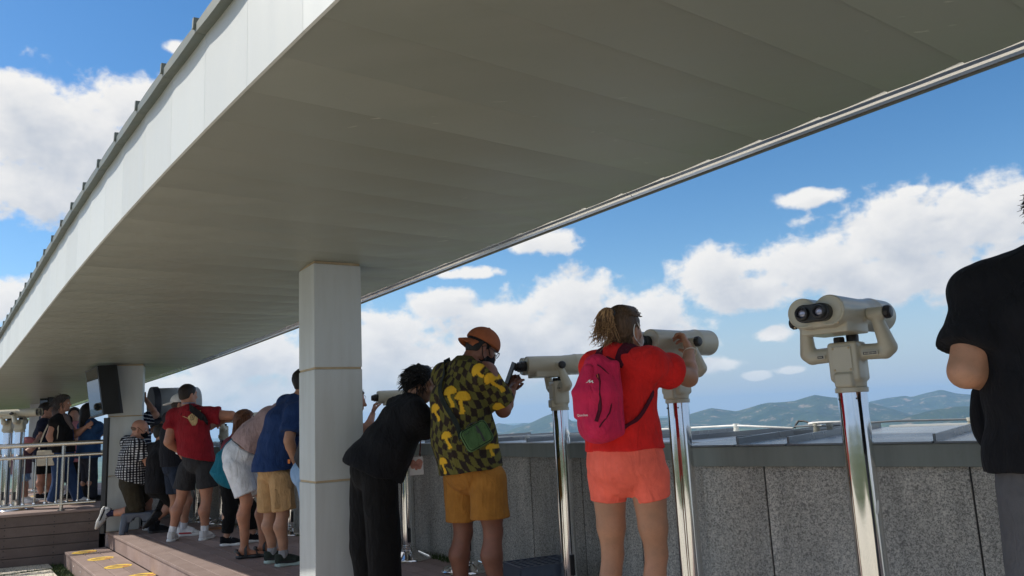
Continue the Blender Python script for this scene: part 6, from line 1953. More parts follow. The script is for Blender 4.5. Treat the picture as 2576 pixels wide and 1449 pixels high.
# ------------------------------------------------------------------ man in navy T-shirt and khaki shorts
NAVY, KHAKI = cloth((.016, .040, .125), .9), cloth((.46, .285, .135), .92)
m6 = Person('man in a navy T-shirt, khaki shorts and dark green trainers left of the big column', 7.15,
    dict(head=(770, 962, .05), neck=(748, 1003, .02), sL=(722, 1016, .15), sR=(742, 1036, -.15), chest=(716, 1062, 0), waist=(703, 1122, 0), pelvis=(690, 1178, 0),
         hipL=(676, 1205, .09), hipR=(706, 1205, -.09), kL=(679, 1290, .10), kR=(711, 1290, -.07), aL=(685, 0, .11, .085), aR=(713, 0, -.08, .085), tL=(716, 0, .15, .03), tR=(750, 0, -.03, .03),
         eR=(727, 1108, -.24), wR=(740, 1158, -.18), hR=(752, 1175, -.10)),
    68, 1.03, (.42, .235, .15), dict(pel=(.160, .130), wai=(.150, .120), che=(.165, .130)), vox=.0125)
m6.shirt(NAVY, .72, at(688, 1183, 7.15), unit(np.array([.05, 0, -1])), .018, .040, .034, .008, h=.010, down=(0, 0, -.10))
m6.shorts(KHAKI, [at(677, 1285, 7.26), at(714, 1283, 7.07)], .100, .098, .10, .010, fold=.007, h=.010)
m6.hair((.012, .010, .009), 'short', .014, .005, .06)
DKG, MINT = cloth((.030, .038, .030), .8), mat('mint_rubber', (.42, .52, .47), .6)
for q in 'LR': m6.shoe(q, DKG, MINT, cloth((.30, .30, .31)), .05, tongue=BLK, accent=MT['rubber'])
m6.child('thigh_pocket', [RBox(m6.P['hipR'] * .45 + m6.P['kR'] * .55 - m6.f * -.0 + m6.r * .098, (.075, .008, .085), np.array([m6.f, m6.r, Z3]), .006)], KHAKI, .008)
m_ = MB(); q_ = at(727, 1161, 6.93) - m6.base; m_.box(q_, (.02, .004, .035)); m_.build('orange_tab', mat('orange_tab', (.75, .22, .04), .7), m6.o)
# person in grey shirt and light jeans behind the column edge
m6b = Person('person in a charcoal shirt and pale blue jeans shorts bending behind the big column edge', 6.7,
    dict(head=(862, 1075, .1), neck=(838, 1085, .08), chest=(800, 1110, .03), waist=(786, 1150, 0), pelvis=(773, 1190, 0), kL=(778, 1330, .1), kR=(790, 1330, -.05), aL=(785, 0, .1, .085), aR=(795, 0, -.06, .085), eR=(850, 1190, -.1), wR=(870, 1200, 0), eL=(850, 1180, .2), wL=(880, 1190, .2)),
    76, 1.0, (.40, .22, .14), dict(pel=(.155, .125)))
m6b.shirt(cloth((.045, .045, .050)), .5, at(770, 1178, 6.7), unit(np.array([-.7, 0, -.7])), loose=.02, h=.011)
m6b.shorts(cloth((.26, .40, .60)), [at(788, 1290, 6.8), at(796, 1290, 6.62)], .102, .095, .06, .010, h=.011)
m6b.hair((.02, .015, .012)); [m6b.shoe(q, BLK, MT['white_paper']) for q in 'LR']
# ------------------------------------------------------------------ man bending in white shorts
MAUVE, WHT = cloth((.37, .265, .262), .9), cloth((.70, .73, .78), .9)
m7 = Person('man in white shorts, mauve T-shirt and black sandals bending over a viewer', 7.65,
    dict(head=(760, 1022, .05), neck=(727, 1034, .04), sL=(702, 1034, .2), sR=(710, 1062, -.16), chest=(684, 1062, .02), waist=(638, 1100, 0), pelvis=(607, 1146, 0),
         hipL=(622, 1168, .10), hipR=(594, 1170, -.09), kL=(664, 1255, .12), kR=(620, 1258, -.09), aL=(661, 0, .07, .085), aR=(614, 0, -.06, .085), tL=(700, 0, .10, .03), tR=(654, 0, -.02, .03),
         eR=(725, 1120, -.1), wR=(745, 1090, .05), eL=(735, 1110, .3), wL=(760, 1085, .3)),
    75, 1.04, (.42, .205, .125), dict(pel=(.165, .145), wai=(.150, .120), che=(.170, .130), upp=(.15, .10)), vox=.0125, bare=True)
m7.shirt(MAUVE, .6, m7.P['waist'] * .52 + m7.P['pelvis'] * .48, unit(m7.P['pelvis'] - m7.P['waist']), .014, .022, .03, .006, h=.010)
m7.shorts(WHT, [at(658, 1238, 7.76), at(620, 1243, 7.56)], .116, .104, .085, .014, fold=.006, h=.010, seat=.012)
wv = unit(m7.P['waist'] - m7.P['pelvis']); wb = m7.P['pelvis'] + unit(m7.P['waist'] - m7.P['pelvis']) * .088
m_ = MB(); wn_ = np.cross(wv, m7.r)
m_.tube([wb - m7.base + .182 * math.cos(t) * m7.r * .97 + .152 * math.sin(t) * wn_ for t in np.linspace(0, 6.2832, 30)], .014, 6); m_.build('belt', MT['rubber'], m7.o, smooth=True)
m_ = MB(); pk_ = m7.P['hipR'] - m7.f * .135 - m7.base
m7.hair((.10, .07, .05))
def sandal(Pn, q):
    a, t = Pn.P['a' + q], Pn.P['t' + q]; fw = unit((t - a) * [1, 1, 0]); sd = np.cross(fw, Z3)
    g_ = np.array([a[0], a[1], Pn.floor]); L = lambda x, y, z: g_ + fw * x + sd * y + Z3 * z
    so_ = blob('sandal', [Cyl(L(-.03, 0, .002), L(-.03, 0, .032), .046, .006), Cyl(L(.10, 0, .002), L(.10, 0, .030), .050, .006), Cyl(L(.17, 0, .004), L(.17, 0, .028), .044, .006), RBox(L(.05, 0, .016), (.09, .042, .014), np.array([fw, sd, Z3]), .005)], .0075, MT['rubber'], Pn.o, Pn.base, .02)
    B = Pn.base
    for pts in ([L(-.02, -.046, .03), L(-.055, -.042, .065), L(-.082, 0, .072), L(-.055, .042, .065), L(-.02, .046, .03)], [L(.02, -.046, .03), L(.015, -.042, .085), L(.02, -.02, .122), L(.02, .02, .122), L(.015, .042, .085), L(.02, .046, .03)], [L(.12, -.052, .03), L(.11, -.03, .062), L(.11, .03, .062), L(.12, .052, .03)]):
        sp_p = spline([p - B for p in pts], 12); ce = L(.03, 0, .05) - B
        ribbon(sp_p, [unit(p - ce) for p in sp_p], .024, .006).build('strap', MT['rubber'], so_)
for q in 'LR': sandal(m7, q)
# ------------------------------------------------------------------ woman with the teal bag
m8 = Person('woman with long auburn hair, black trousers and a teal shoulder bag, bent to a viewer', 8.5,
    dict(head=(617, 1060, .0), neck=(604, 1090, .0), sL=(600, 1100, .14), sR=(612, 1112, -.14), chest=(592, 1125, 0), waist=(580, 1160, 0), pelvis=(574, 1195, 0),
         hipL=(585, 1210, .08), hipR=(572, 1210, -.07), kL=(628, 1275, .12), kR=(580, 1275, -.06), aL=(636, 0, .14, .085), aR=(570, 0, -.04, .085), tL=(668, 0, .16, .03), tR=(604, 0, -.02, .03)),
    76, .93, (.45, .26, .18), head_az=70, head_pitch=-10, vox=.013)
m8.shirt(cloth((.16, .03, .045)), .7, m8.P['pelvis'], -Z3, h=.012); m8.trousers(BLK2, (.092, .078, .064), end=-.05, h=.012)
c, f, u, r = m8.P['head'], m8.hf, m8.hup, m8.hr
m8.hair((.105, .042, .020), 'long', .022, .004, .09, extra=[Cone(c - f * .04 + u * .02, c - f * .075 - Z3 * .13, .085, .062, k=.03), Cone(c - f * .02 + r * .05, c + r * .075 - Z3 * .14 - f * .01, .05, .035, k=.02)], h=.009, k=.03)
hl_ = []
rg8 = random.Random(8)
for i in range(240):
    a = rg8.uniform(1.2, 5.1); d = unit(f * math.cos(a) + r * math.sin(a) + u * rg8.uniform(-.1, .9))
    p0 = c + u * .03 + d * .098; p1 = p0 + d * .025 - Z3 * .05; p2 = p1 - Z3 * .08 + d * .012; p3 = p2 - Z3 * rg8.uniform(.03, .09) - d * .01
    hl_.append(spline([p0, p1, p2, p3], 6))
m8.strands((.125, .050, .024), hl_, 'hair_locks', .0035, 4)
for q in 'LR': m8.shoe(q, BLK, MT['white_paper'], None, name='shoe')
TEAL = cloth((.012, .145, .215), .8)
tb0 = at(560, 1170, 8.36)
tb = empty('shoulder_bag', tb0, 0, 'large teal cloth shoulder bag hanging between the red shirt man and the white shorts', 'bag')
Lq = lambda x, y, d=0: at(x, y, 8.36 + d) - tb0
blob('bag_body', [ECone(Lq(588, 1105), Lq(570, 1150), (.030, .025), (.105, .055), (1, 0, .1), k=.05), ECone(Lq(570, 1150), Lq(562, 1192), (.105, .055), (.150, .060), (.95, 0, -.35), k=.05), Ell(Lq(571, 1206), (.150, .060, .085), np.array([unit((.90, 0, -.42)), (0, 1., 0), unit((.42, 0, .90))]), k=.05)], .010, TEAL, tb, None, .04, 1, .010, (11, 11, 5))
sp8 = spline([Lq(588, 1108), Lq(597, 1090), Lq(606, 1078, .05), Lq(614, 1090, .16), Lq(606, 1115, .2)], 12); ribbon(sp8, [np.array([-.4, -.6, .6])], .05, .008).build('strap', cloth((.02, .06, .13)), tb)
# ------------------------------------------------------------------ man in the red T-shirt
RED2, CHAR = cloth((.235, .0125, .020), .9), cloth((.034, .034, .037), .9)
m9 = Person('man in a dark red T-shirt with a hand print, grey shorts and white trainers', 9.0,
    dict(head=(474, 994, .04), neck=(476, 1024, 0), sL=(440, 1047, .04), sR=(522, 1043, -.04), chest=(484, 1080, 0), waist=(491, 1128, 0), pelvis=(496, 1162, 0),
         hipL=(473, 1180, .04), hipR=(518, 1178, -.03), kL=(455, 1258, .05), kR=(519, 1258, -.02), aL=(432, 0, .02, .085), aR=(514, 0, -.02, .085), tL=(441, 0, .20, .03), tR=(530, 0, .13, .03),
         eL=(424, 1112, -.05), wL=(452, 1136, .10), hL=(466, 1143, .16), eR=(582, 1045, .02), wR=(556, 1062, .24), hR=(545, 1070, .30)),
    22, 1.03, (.42, .21, .135), dict(pel=(.155, .120), wai=(.150, .112), che=(.180, .125), upp=(.165, .092), arm=1.12, leg=1.05, neck=1.12), vox=.0125, head_az=32)
gt9 = m9.torso(.016, .03)
m9.shirt(RED2, .52, at(496, 1152, 9.0), unit(np.array([-.25, 0, -1])), .016, .030, .034, .007, h=.0095, down=(0, 0, -.08))
m9.shorts(CHAR, [at(462, 1229, 9.06), at(521, 1226, 8.98)], .105, .105, .10, .010, fold=.005, h=.010)
m9.hair((.022, .014, .011), 'short', .008, .003, .045, h=.008)
WHS = cloth((.72, .71, .70), .6)
for q in 'LR': m9.shoe(q, WHS, MT['white_paper'], cloth((.72, .72, .74)), .13)
def on9(px, py, off=.006):
    d = unit(at(px, py, 9) - EYE); p = surf_ray(gt9, EYE + d * 8.4, d, 1.6); return p - d * off
bn9 = unit(-m9.f)
def flat9(name, px, m, t=.0025, off=.012):
    ctr = np.mean([on9(x, y, 0) for x, y in px], 0)
    ps = [on9(x, y, off) - m9.base for x, y in px]
    m_ = MB(); m_.prism(ps, (0, 0, 0), bn9 * t); return m_.build(name, m, m9.o)
HANDP = mat('hand_print', (.50, .36, .17), .8, 0, .2, 40)
Zp = lambda x, y: ((640 + x / 3.219) / 1.5652, (1500 + y / 3.219) / 1.5652)
flat9('hand_print', [Zp(*q) for q in ((248, 446), (275, 448), (318, 470), (328, 448), (360, 420), (384, 405), (408, 410), (420, 430), (452, 452), (445, 490), (440, 530), (418, 562), (378, 566), (350, 525), (322, 478), (285, 462))], HANDP)
flat9('thumb_print', [Zp(*q) for q in ((456, 382), (480, 368), (488, 380), (476, 398), (460, 398))], HANDP)
for a_, b_ in (((352, 470), (366, 428)), ((372, 478), (392, 416)), ((392, 486), (412, 428)), ((350, 480), (372, 500)), ((372, 490), (396, 490))):
    x0, y0 = Zp(*a_); x1, y1 = Zp(*b_); m_ = MB(); m_.tube([on9(x0, y0, .015) - m9.base, on9(x1, y1, .015) - m9.base], .0022, 4); m_.build('print_line', MT['cable'], m9.o)
scr = [[(196, 385), (205, 428), (235, 430), (246, 402)], [(246, 402), (262, 380), (290, 372), (330, 372)], [(262, 392), (275, 368), (300, 366)], [(410, 330), (440, 318), (470, 316), (480, 330)]]
for pts in scr:
    m_ = MB(); m_.tube([on9(*Zp(*q), .013) - m9.base for q in pts], .0045, 4); m_.build('script_print', cloth((.05, .008, .012)), m9.o)
# black sling over his back, watch, lanyard at the neck
sl9 = spline([on9(*Zp(280, 290), .034), on9(*Zp(360, 345), .036), on9(*Zp(470, 430), .036), on9(*Zp(560, 510), .036), on9(*Zp(610, 560), .034)], 14)
sling = empty('sling_bag', sl9[6], 0, 'black sling strap running across the back of the red T-shirt', 'bag')
ribbon([p - sl9[6] for p in sl9], [bn9], .075, .008).build('strap', BLK, sling)
d_ = unit(m9.P['wL'] - m9.P['eL']); u_ = unit(np.cross(d_, Z3)); m_ = MB()
m_.tube([m9.P['wL'] - d_ * .012 - m9.base + .036 * (math.cos(t) * u_ + math.sin(t) * np.cross(d_, u_)) for t in np.linspace(0, 6.2832, 20)], .009, 6); m_.build('watch', MT['white_paper'], m9.o, smooth=True)
m_ = MB(); nk = m9.P['neck']; m_.tube([nk - m9.base + Z3 * .045 + .068 * (math.cos(t) * m9.r + math.sin(t) * m9.f) for t in np.linspace(3.0, 6.5, 14)], .006, 6); m_.build('neck_cord', cloth((.16, .22, .32)), m9.o, smooth=True)
# ------------------------------------------------------------------ person with the white cap behind the red shirt
DNIM = cloth((.018, .026, .045))
m10 = Person('person with a backwards white cap and white-red trainers behind the red shirt man', 9.45,
    dict(head=(455, 1018, .03), neck=(444, 1042, 0), sL=(425, 1052, .14), sR=(448, 1058, -.13), chest=(434, 1090, 0), waist=(434, 1140, 0), pelvis=(438, 1172, 0), hipL=(436, 1192, .08), hipR=(448, 1194, -.07), kL=(440, 1262, .14), kR=(472, 1258, -.05), aL=(450, 0, .25, .085), aR=(461, 0, -.05, .085), tR=(500, 0, -.01, .03), tL=(488, 0, .30, .03)),
    72, 1.0, (.38, .20, .13), head_az=74, vox=.0135)
m10.shirt(cloth((.014, .015, .020)), .7, m10.P['pelvis'], h=.012); m10.shorts(DNIM, [at(440, 1238, 9.58), at(462, 1236, 9.40)], h=.012)
m10.hair((.03, .02, .015), 'short', .005, .003, .05)
c, f, u, r = m10.P['head'], m10.hf, m10.hup, m10.hr; A = np.array([r, f, u])
wc = blob('cap', [Ell(c + u * .042 - f * .008, (.092, .115, .100), A), Cut(c + u * .030, -u)], .008, WHS, m10.o, m10.base, .01)
blob('brim', [Ell(c + u * .022 - f * .125, (.075, .085, .014), np.array([r, unit(f + u * .25), unit(u - f * .25)]))], .007, WHS, wc, m10.base, .01)
m10.shoe('R', WHS, MT['white_paper'], cloth((.55, .56, .60)), .10, accent=mat('red_stripe', (.40, .02, .03), .5)); m10.shoe('L', WHS, MT['white_paper'], cloth((.55, .56, .60)), .10)
# ------------------------------------------------------------------ crouching person in black
m11 = Person('person in black crouching between the checked shirt and the red shirt', 9.75,
    dict(head=(409, 1090, .08), neck=(404, 1116, .03), sL=(388, 1128, .13), sR=(424, 1130, -.12), chest=(402, 1158, 0), waist=(400, 1195, -.02), pelvis=(402, 1226, -.04), hipL=(394, 1232, .07), hipR=(414, 1234, -.08), kL=(432, 1228, .28), kR=(438, 1268, -.02), aL=(390, 0, .10, .085), aR=(400, 1300, -.12), tL=(420, 0, .15, .03), tR=(383, 1318, -.12)),
    62, 1.0, (.36, .19, .125), head_az=60, vox=.0135)
m11.shirt(cloth((.010, .010, .012)), .8, m11.P['pelvis'] - Z3 * .06, h=.012, loose=.03); m11.trousers(BLK2, (.108, .085, .07), end=-.14, h=.012)
m11.hair((.02, .016, .013), 'short', .003, .001, .05)
m11.shoe('L', BLK, MT['rubber'], BLK); m11.shoe('R', BLK, MT['rubber'], None, fwd=(-.5, -.1, -.7), up=(.6, .1, -.4))
# ------------------------------------------------------------------ kneeling man in the checked shirt
m12 = Person('bald man in a checked shirt kneeling with one knee on a step stool', 9.98,
    dict(head=(352, 1080, .02), neck=(338, 1106, 0), sL=(322, 1112, .15), sR=(350, 1120, -.15), chest=(334, 1148, 0), waist=(331, 1188, 0), pelvis=(333, 1215, 0), hipL=(338, 1228, .08), hipR=(330, 1228, -.09), kL=(372, 1258, .18), kR=(346, 1284, -.06), aL=(374, 0, .20, .085), aR=(272, 1292, -.08), tR=(243, 1318, -.08), tL=(404, 0, .26, .03),
         eR=(374, 1166, -.08), wR=(371, 1140, .16), eL=(385, 1150, .25), wL=(390, 1130, .35)),
    68, 1.02, (.46, .235, .16), dict(pel=(.165, .140), wai=(.165, .135), che=(.175, .135), arm=1.05), head_az=76, head_pitch=-16, vox=.0125, eyes=True)
def gingham(V, N):
    q = V - m12.P['chest']; a = np.arctan2(q @ m12.f, q @ m12.r) * .17
    u_ = np.where(np.abs(q @ Z3) < 2, a, a); p_ = .030
    s1 = (np.floor(u_ / p_ * 2) % 2); s2 = (np.floor((q @ Z3) / p_ * 2) % 2)
    t = s1 + s2
    return np.where(t[:, None] == 0, np.array([[.68, .69, .72]]), np.where(t[:, None] == 1, np.array([[.030, .031, .040]]), np.array([[.008, .008, .012]])))
m12.shirt(cloth((.2, .2, .2), .9, 'Col'), .66, at(332, 1206, 9.98), unit(np.array([-.35, 0, -1])), .016, .026, .034, .006, gingham, h=.0068, down=(0, 0, -.08), name='checked_shirt')
OLV = cloth((.040, .033, .021), .92)
m12.shorts(OLV, [m12.P['kL'] * .95 + m12.P['hipL'] * .05, m12.P['kR'] * .93 + m12.P['hipR'] * .07], .115, .098, .10, .010, fold=.006, h=.0105)
blob('shorts_leg', [Cone(m12.P['kR'] + Z3 * .01, m12.P['kR'] * .66 + m12.P['aR'] * .34, .085, .088, True)], .0105, OLV, m12.o, m12.base, .02, 1, .006)
GRY = cloth((.34, .36, .38), .7)
m12.shoe('R', GRY, MT['white_paper'], cloth((.018, .018, .045)), .12, fwd=(-.30, -.12, -.95), up=(.95, .15, -.30), tongue=BLK, accent=cloth((.02, .022, .03))); m12.shoe('L', GRY, MT['white_paper'], cloth((.018, .018, .045)), .10)
c, f, u, r = m12.P['head'], m12.hf, m12.hup, m12.hr; A = np.array([r, f, u])
blob('face_mask', [Ell(c - u * .048 + f * .042, (.064, .074, .054), A), Cut(c + f * .034, -f), Cut(c - u * .008, u)], .007, BLK, m12.o, m12.base, .008)
m_ = MB(); m_.tube([p - m12.base for p in spline([c + r * .064 + f * .06 - u * .02, c + r * .082 + f * .01 + u * .012, c + r * .082 - f * .02 + u * .02], 8)], .003, 6); m_.build('mask_loop', BLK, m12.o, smooth=True)
blob('hair', [Ell(c + u * .012 - f * .022, (.078, .092, .062), A), Cut(c + f * .03, f), Cut(c + u * .012, u), Cut(c - u * .05, -u)], .008, hairmat((.16, .09, .06)), m12.o, m12.base, .01, 1, .002)
# ------------------------------------------------------------------ man in the striped shirt at the big telescope
m13 = Person('man in a navy striped T-shirt raising his arm at the big grey telescope', 10.75,
    dict(head=(334, 1018, .02), neck=(340, 1042, 0), sL=(338, 1052, .14), sR=(362, 1058, -.13), chest=(348, 1092, 0), waist=(352, 1140, 0), pelvis=(355, 1170, 0), eR=(392, 1044, -.04), wR=(366, 1004, .10), hR=(352, 996, .14)),
    60, 1.02, (.36, .19, .125), dict(che=(.165, .125)), head_az=50, vox=.0135)
def stripes(V, N):
    z = V[:, 2] * 1.0 + .25 * (V[:, 0] - m13.P['chest'][0]) * (V[:, 2] > m13.P['sR'][2] - .12)
    t = (z / .047) % 1
    return np.where((t < .20)[:, None], np.array([[.52, .52, .54]]), np.array([[.010, .013, .030]]))
m13.shirt(cloth((.25, .25, .25), .9, 'Col'), .62, at(355, 1176, 10.75), None, .016, .026, .034, .005, stripes, h=.0075, down=(0, 0, -.06), name='striped_shirt')
m13.shorts(DNIM, [at(352, 1250, 10.85), at(370, 1250, 10.68)], h=.0135); m13.hair((.05, .035, .028)); [m13.shoe(q, BLK, MT['rubber']) for q in 'LR']
# ------------------------------------------------------------------ visitors on the raised platform
JEAN, TANK = cloth((.025, .052, .125)), cloth((.012, .011, .012))
w14 = Person('woman with grey curly hair in a black sleeveless top and jeans striding along the platform', 11.15,
    dict(head=(160, 1016, .02), neck=(151, 1044, 0), sL=(164, 1058, .13), sR=(139, 1062, -.12), chest=(153, 1088, 0), waist=(155, 1122, 0), pelvis=(156, 1150, 0), hipL=(162, 1160, .08), hipR=(148, 1162, -.07), kL=(180, 1205, .10), kR=(147, 1208, -.04), aL=(196, 0, .12, .375), aR=(134, 0, -.04, .375), tL=(226, 0, .13, .32), tR=(172, 0, -.02, .32),
         eR=(126, 1098, -.16), wR=(143, 1128, -.12), hR=(150, 1143, -.10)),
    86, .93, (.47, .25, .175), dict(pel=(.185, .150), wai=(.170, .140), che=(.170, .140), arm=1.22), head_az=84, floor=PLAT, vox=.0125, eyes=True)
w14.shirt(TANK, .02, at(156, 1138, 11.15), None, .012, .018, .0, .004, h=.011, down=(0, 0, -.05), neck=True, sleeves='')
w14.trousers(JEAN, (.112, .086, .080), .12, h=.0125)
w14.hair((.075, .062, .055), 'short', .026, .009, .085, h=.009); messy(w14, 420, .07, (.10, .085, .078), .0036, .035, .010, seed=14, low=-.8)
blob('scarf', [Cone(w14.P['neck'] + Z3 * .03 - w14.f * .05, w14.P['neck'] + w14.f * .075 - Z3 * .05, .062, .055), Cone(w14.P['neck'] + w14.f * .07 - Z3 * .05, w14.P['chest'] + w14.f * .15 + Z3 * .06, .05, .03)], .011, cloth((.17, .13, .125)), w14.o, w14.base, .03, 1, .006)
for q in 'LR': w14.shoe(q, WHS, MT['white_paper'], None)
m_ = ribbon([p - w14.base for p in spline([w14.P['neck'] + w14.f * .10 - w14.r * -.02 + Z3 * .02, w14.P['chest'] + w14.f * .165 + Z3 * .02, w14.P['waist'] + w14.f * .17 + w14.r * .03 + Z3 * .08], 8)], [w14.f], .014, .003); m_.build('lanyard', cloth((.03, .06, .16)), w14.o)
hb_ = at(117, 1148, 11.0)
bg = empty('handbag', hb_, 0, 'cream shoulder handbag carried by the striding woman in black', 'bag')
CRM = cloth((.62, .56, .44), .75); A = np.array([unit((1, .05, 0)), (0, 1., 0), Z3])
blob('bag_body', [RBox((0, 0, -.03), (.128, .035, .098), A, .02), RBox((0, -.030, .03), (.120, .012, .055), A, .01)], .008, CRM, bg, None, .012, 1, .004)
Lb = lambda x, y, d=0: at(x, y, 11.0 + d) - hb_
for pts in ([Lb(98, 1130), Lb(105, 1105), Lb(118, 1075, .04), Lb(130, 1055, .1), Lb(139, 1050, .1)], [Lb(139, 1050, .1), Lb(146, 1064, .0), Lb(145, 1090, -.02), Lb(141, 1112, -.02), Lb(135, 1132)]):
    ribbon(spline(pts, 10), [np.array([-.2, -1, .2])], .022, .004).build('strap', CRM, bg)
NV2 = cloth((.012, .015, .032))
w15 = Person('person in a dark navy top and black shorts standing behind the striding woman', 12.2,
    dict(head=(118, 1034, .02), neck=(114, 1058, 0), chest=(110, 1092, 0), waist=(109, 1130, 0), pelvis=(110, 1155, 0), kL=(124, 1205, .06), kR=(104, 1205, -.04), aL=(126, 0, .1, .375), aR=(102, 0, -.04, .375), eR=(100, 1115, -.1), wR=(98, 1150, -.05), hR=(99, 1165, -.04)), 70, 1.0, (.42, .23, .16), floor=PLAT, vox=.014)
w15.shirt(NV2, .9, w15.P['pelvis'] - Z3 * .03, h=.0135, down=(0, 0, -.1)); w15.shorts(BLK, [at(124, 1192, 12.3), at(106, 1190, 12.15)], h=.0135); w15.hair((.02, .015, .013), 'short', .016, .005, .08); [w15.shoe(q, BLK, MT['white_paper']) for q in 'LR']
w16 = Person('woman with long dark hair in a blue top and dark jeans near the display screen', 11.5,
    dict(head=(226, 1034, .02), neck=(228, 1058, 0), chest=(227, 1090, 0), waist=(224, 1122, 0), pelvis=(222, 1145, 0), kL=(218, 1200, .06), kR=(232, 1200, -.03), aL=(214, 0, .1, .375), aR=(234, 0, -.04, .375), sR=(246, 1074, -.12), sL=(210, 1072, .12), eR=(258, 1085, .10), wR=(272, 1078, .25)), 38, .94, (.44, .25, .18), floor=PLAT, vox=.014)
w16.shirt(cloth((.022, .065, .165)), .8, w16.P['pelvis'] - Z3 * .04, h=.0125, down=(0, 0, -.1), loose=.03); w16.trousers(cloth((.028, .032, .045)), (.10, .075, .06), h=.0135)
c, f = w16.P['head'], w16.hf
w16.hair((.014, .011, .011), 'long', .018, .004, .09, extra=[Cone(c - f * .05, c - f * .085 - Z3 * .20, .085, .06, k=.03)], h=.011); [w16.shoe(q, BLK, MT['rubber']) for q in 'LR']
w17 = Person('dark-haired person in a pink top holding a paper behind the striding woman', 12.4,
    dict(head=(186, 1044, .02), neck=(188, 1066, 0), chest=(190, 1098, 0), waist=(189, 1132, 0), pelvis=(188, 1155, 0), kL=(184, 1205, .05), kR=(196, 1205, -.02), aL=(182, 0, .08, .375), aR=(198, 0, -.02, .375), eR=(206, 1108, -.05), wR=(196, 1092, .1), hR=(190, 1085, .1)), 200, .94, (.44, .25, .18), floor=PLAT, vox=.014, head_az=150)
w17.shirt(cloth((.52, .22, .25)), .6, w17.P['pelvis'] - Z3 * .04, h=.0135, down=(0, 0, -.1)); w17.trousers(BLK2, (.1, .075, .06), h=.0135); w17.hair((.018, .012, .010), 'short', .018, .006, .09); [w17.shoe(q, BLK, MT['rubber']) for q in 'LR']
w17b = Person('person in a white top partly hidden behind the striding woman', 12.9,
    dict(head=(198, 1052, .02), neck=(196, 1072, 0), chest=(178, 1108, 0), waist=(177, 1138, 0), pelvis=(177, 1160, 0)), 60, .9, (.44, .25, .18), floor=PLAT, vox=.015)
w17b.shirt(cloth((.60, .58, .56)), .6, w17b.P['pelvis'] - Z3 * .08, h=.0145, down=(0, 0, -.1)); w17b.trousers(cloth((.25, .25, .27)), h=.0145); w17b.hair((.04, .022, .016)); [w17b.shoe(q, WHS, MT['white_paper']) for q in 'LR']
w18 = Person('visitor with a pink cap and denim shorts bent at a viewer behind the railing', 11.7,
    dict(head=(70, 1122, .05), neck=(60, 1135, 0), sL=(66, 1142, .13), sR=(58, 1146, -.12), chest=(55, 1158, 0), waist=(52, 1178, 0), pelvis=(52, 1192, 0), kL=(62, 1222, .05), kR=(56, 1222, -.04), aL=(64, 0, .08, .375), aR=(54, 0, -.04, .375), eR=(80, 1128, -.08), wR=(92, 1108, .05), hR=(97, 1100, .1), eL=(84, 1124, .2), wL=(95, 1105, .2)), 70, .9, (.46, .27, .2), floor=PLAT, vox=.014, head_pitch=-10)
w18.shirt(cloth((.09, .05, .07)), .5, w18.P['pelvis'], h=.0135); w18.shorts(cloth((.20, .30, .46)), [at(62, 1212, 11.8), at(56, 1213, 11.62)], h=.0135); w18.hair((.02, .015, .012))
c, f, u, r = w18.P['head'], w18.hf, w18.hup, w18.hr; A = np.array([r, f, u]); PKC = cloth((.42, .15, .16), .8)
pc_ = blob('cap', [Ell(c + u * .042 - f * .006, (.094, .118, .095), A), Cut(c + u * .028, -u)], .009, PKC, w18.o, w18.base, .01); blob('brim', [Ell(c + u * .034 + f * .13, (.07, .085, .012), A)], .008, PKC, pc_, w18.base, .01); [w18.shoe(q, WHS, MT['white_paper']) for q in 'LR']
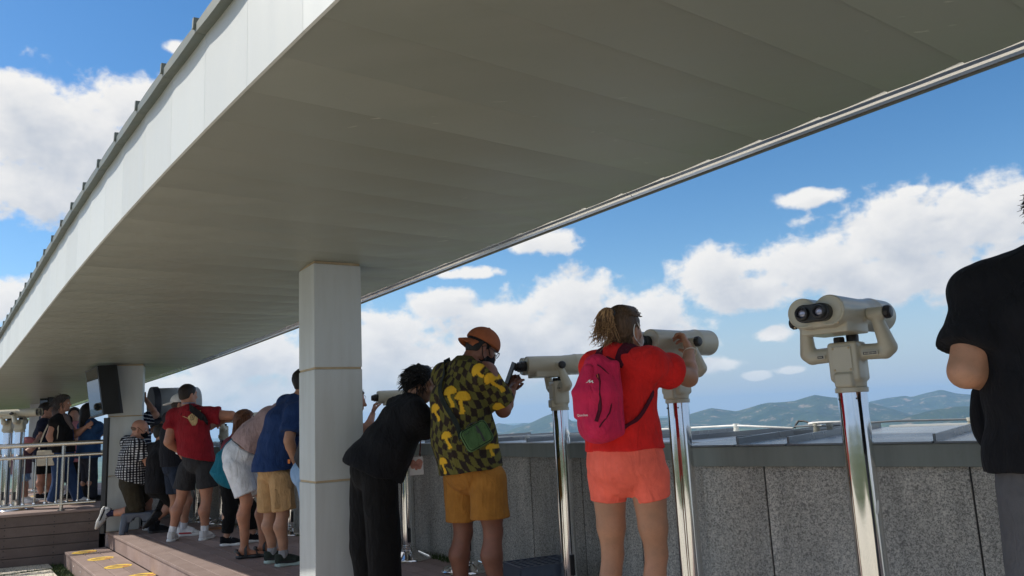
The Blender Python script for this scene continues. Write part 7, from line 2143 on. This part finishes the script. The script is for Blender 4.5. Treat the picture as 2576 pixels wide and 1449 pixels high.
# ------------------------------------------------------------------ man at the right edge, nearest
BT = cloth((.0095, .010, .0125), .9)
m1 = Person('broad man in a black T-shirt and grey trousers standing nearest, cut by the right edge', 2.4,
    dict(head=(2682, 535, .05), neck=(2648, 628, 0), sL=(2468, 735, .10), sR=(2810, 690, -.06), chest=(2650, 800, 0), waist=(2668, 1000, 0), pelvis=(2676, 1165, 0),
         hipL=(2610, 1230, .05), hipR=(2745, 1230, -.05), eL=(2430, 935, .05), wL=(2560, 948, .17), hL=(2620, 945, .22), kL=(2635, 1560, .06), kR=(2760, 1560, -.02), aL=(2625, 0, .06, .085), aR=(2780, 0, -.02, .085)),
    32, 1.0, (.48, .265, .165), dict(pel=(.165, .130), wai=(.155, .125), che=(.185, .135), upp=(.170, .100), arm=1.16), head_az=60, vox=.010)
m1.shirt(BT, .74, at(2560, 1188, 2.4), unit(np.array([.03, 0, -1])), .016, .026, .030, .009, h=.0085, down=(0, 0, -.14))
GT = cloth((.105, .105, .112), .92)
m1.trousers(GT, (.112, .095, .085), .10, .010, fold=.007, h=.0095)
m1.hair((.016, .011, .009), 'short', .020, .007, .06, h=.007); messy(m1, 700, .026, (.018, .012, .010), .0026, .008, .008, seed=21)
for q in 'LR': m1.shoe(q, BLK, MT['rubber'], BLK)
sb0 = at(2486, 1058, 2.62)
sb = empty('chest_bag', sb0, 0, 'black bag worn in front of the man at the right edge', 'bag')
A = np.array([unit((1, .3, 0)), unit((-.3, 1, 0)), Z3])
blob('bag_body', [Ell((0.01, 0, 0), (.072, .05, .112), A), RBox((.03, 0, .03), (.06, .045, .09), A, .03)], .006, BT, sb, None, .03, 1, .003)
ribbon(spline([np.array([.0, 0, .10]), np.array([.03, -.03, .16]), np.array([.08, -.05, .26])], 8), [np.array([-.6, -.6, 0])], .035, .006).build('strap', BT, sb)
# ================================================================== AIR
hz = MB(); hz.box((0, 2000, -20), (24000, 24000, 420))
m = bpy.data.materials.new('haze'); m.use_nodes = True
t = m.node_tree; t.nodes.clear()
v = t.nodes.new('ShaderNodeVolumePrincipled'); v.inputs['Color'].default_value = (0.40, 0.64, 1.0, 1); v.inputs['Density'].default_value = 0.000092; v.inputs['Anisotropy'].default_value = 0.1
o_ = t.nodes.new('ShaderNodeOutputMaterial'); t.links.new(v.outputs[0], o_.inputs['Volume'])
m.cycles.homogeneous_volume = True
tag(hz.build('haze', m), kind='stuff')
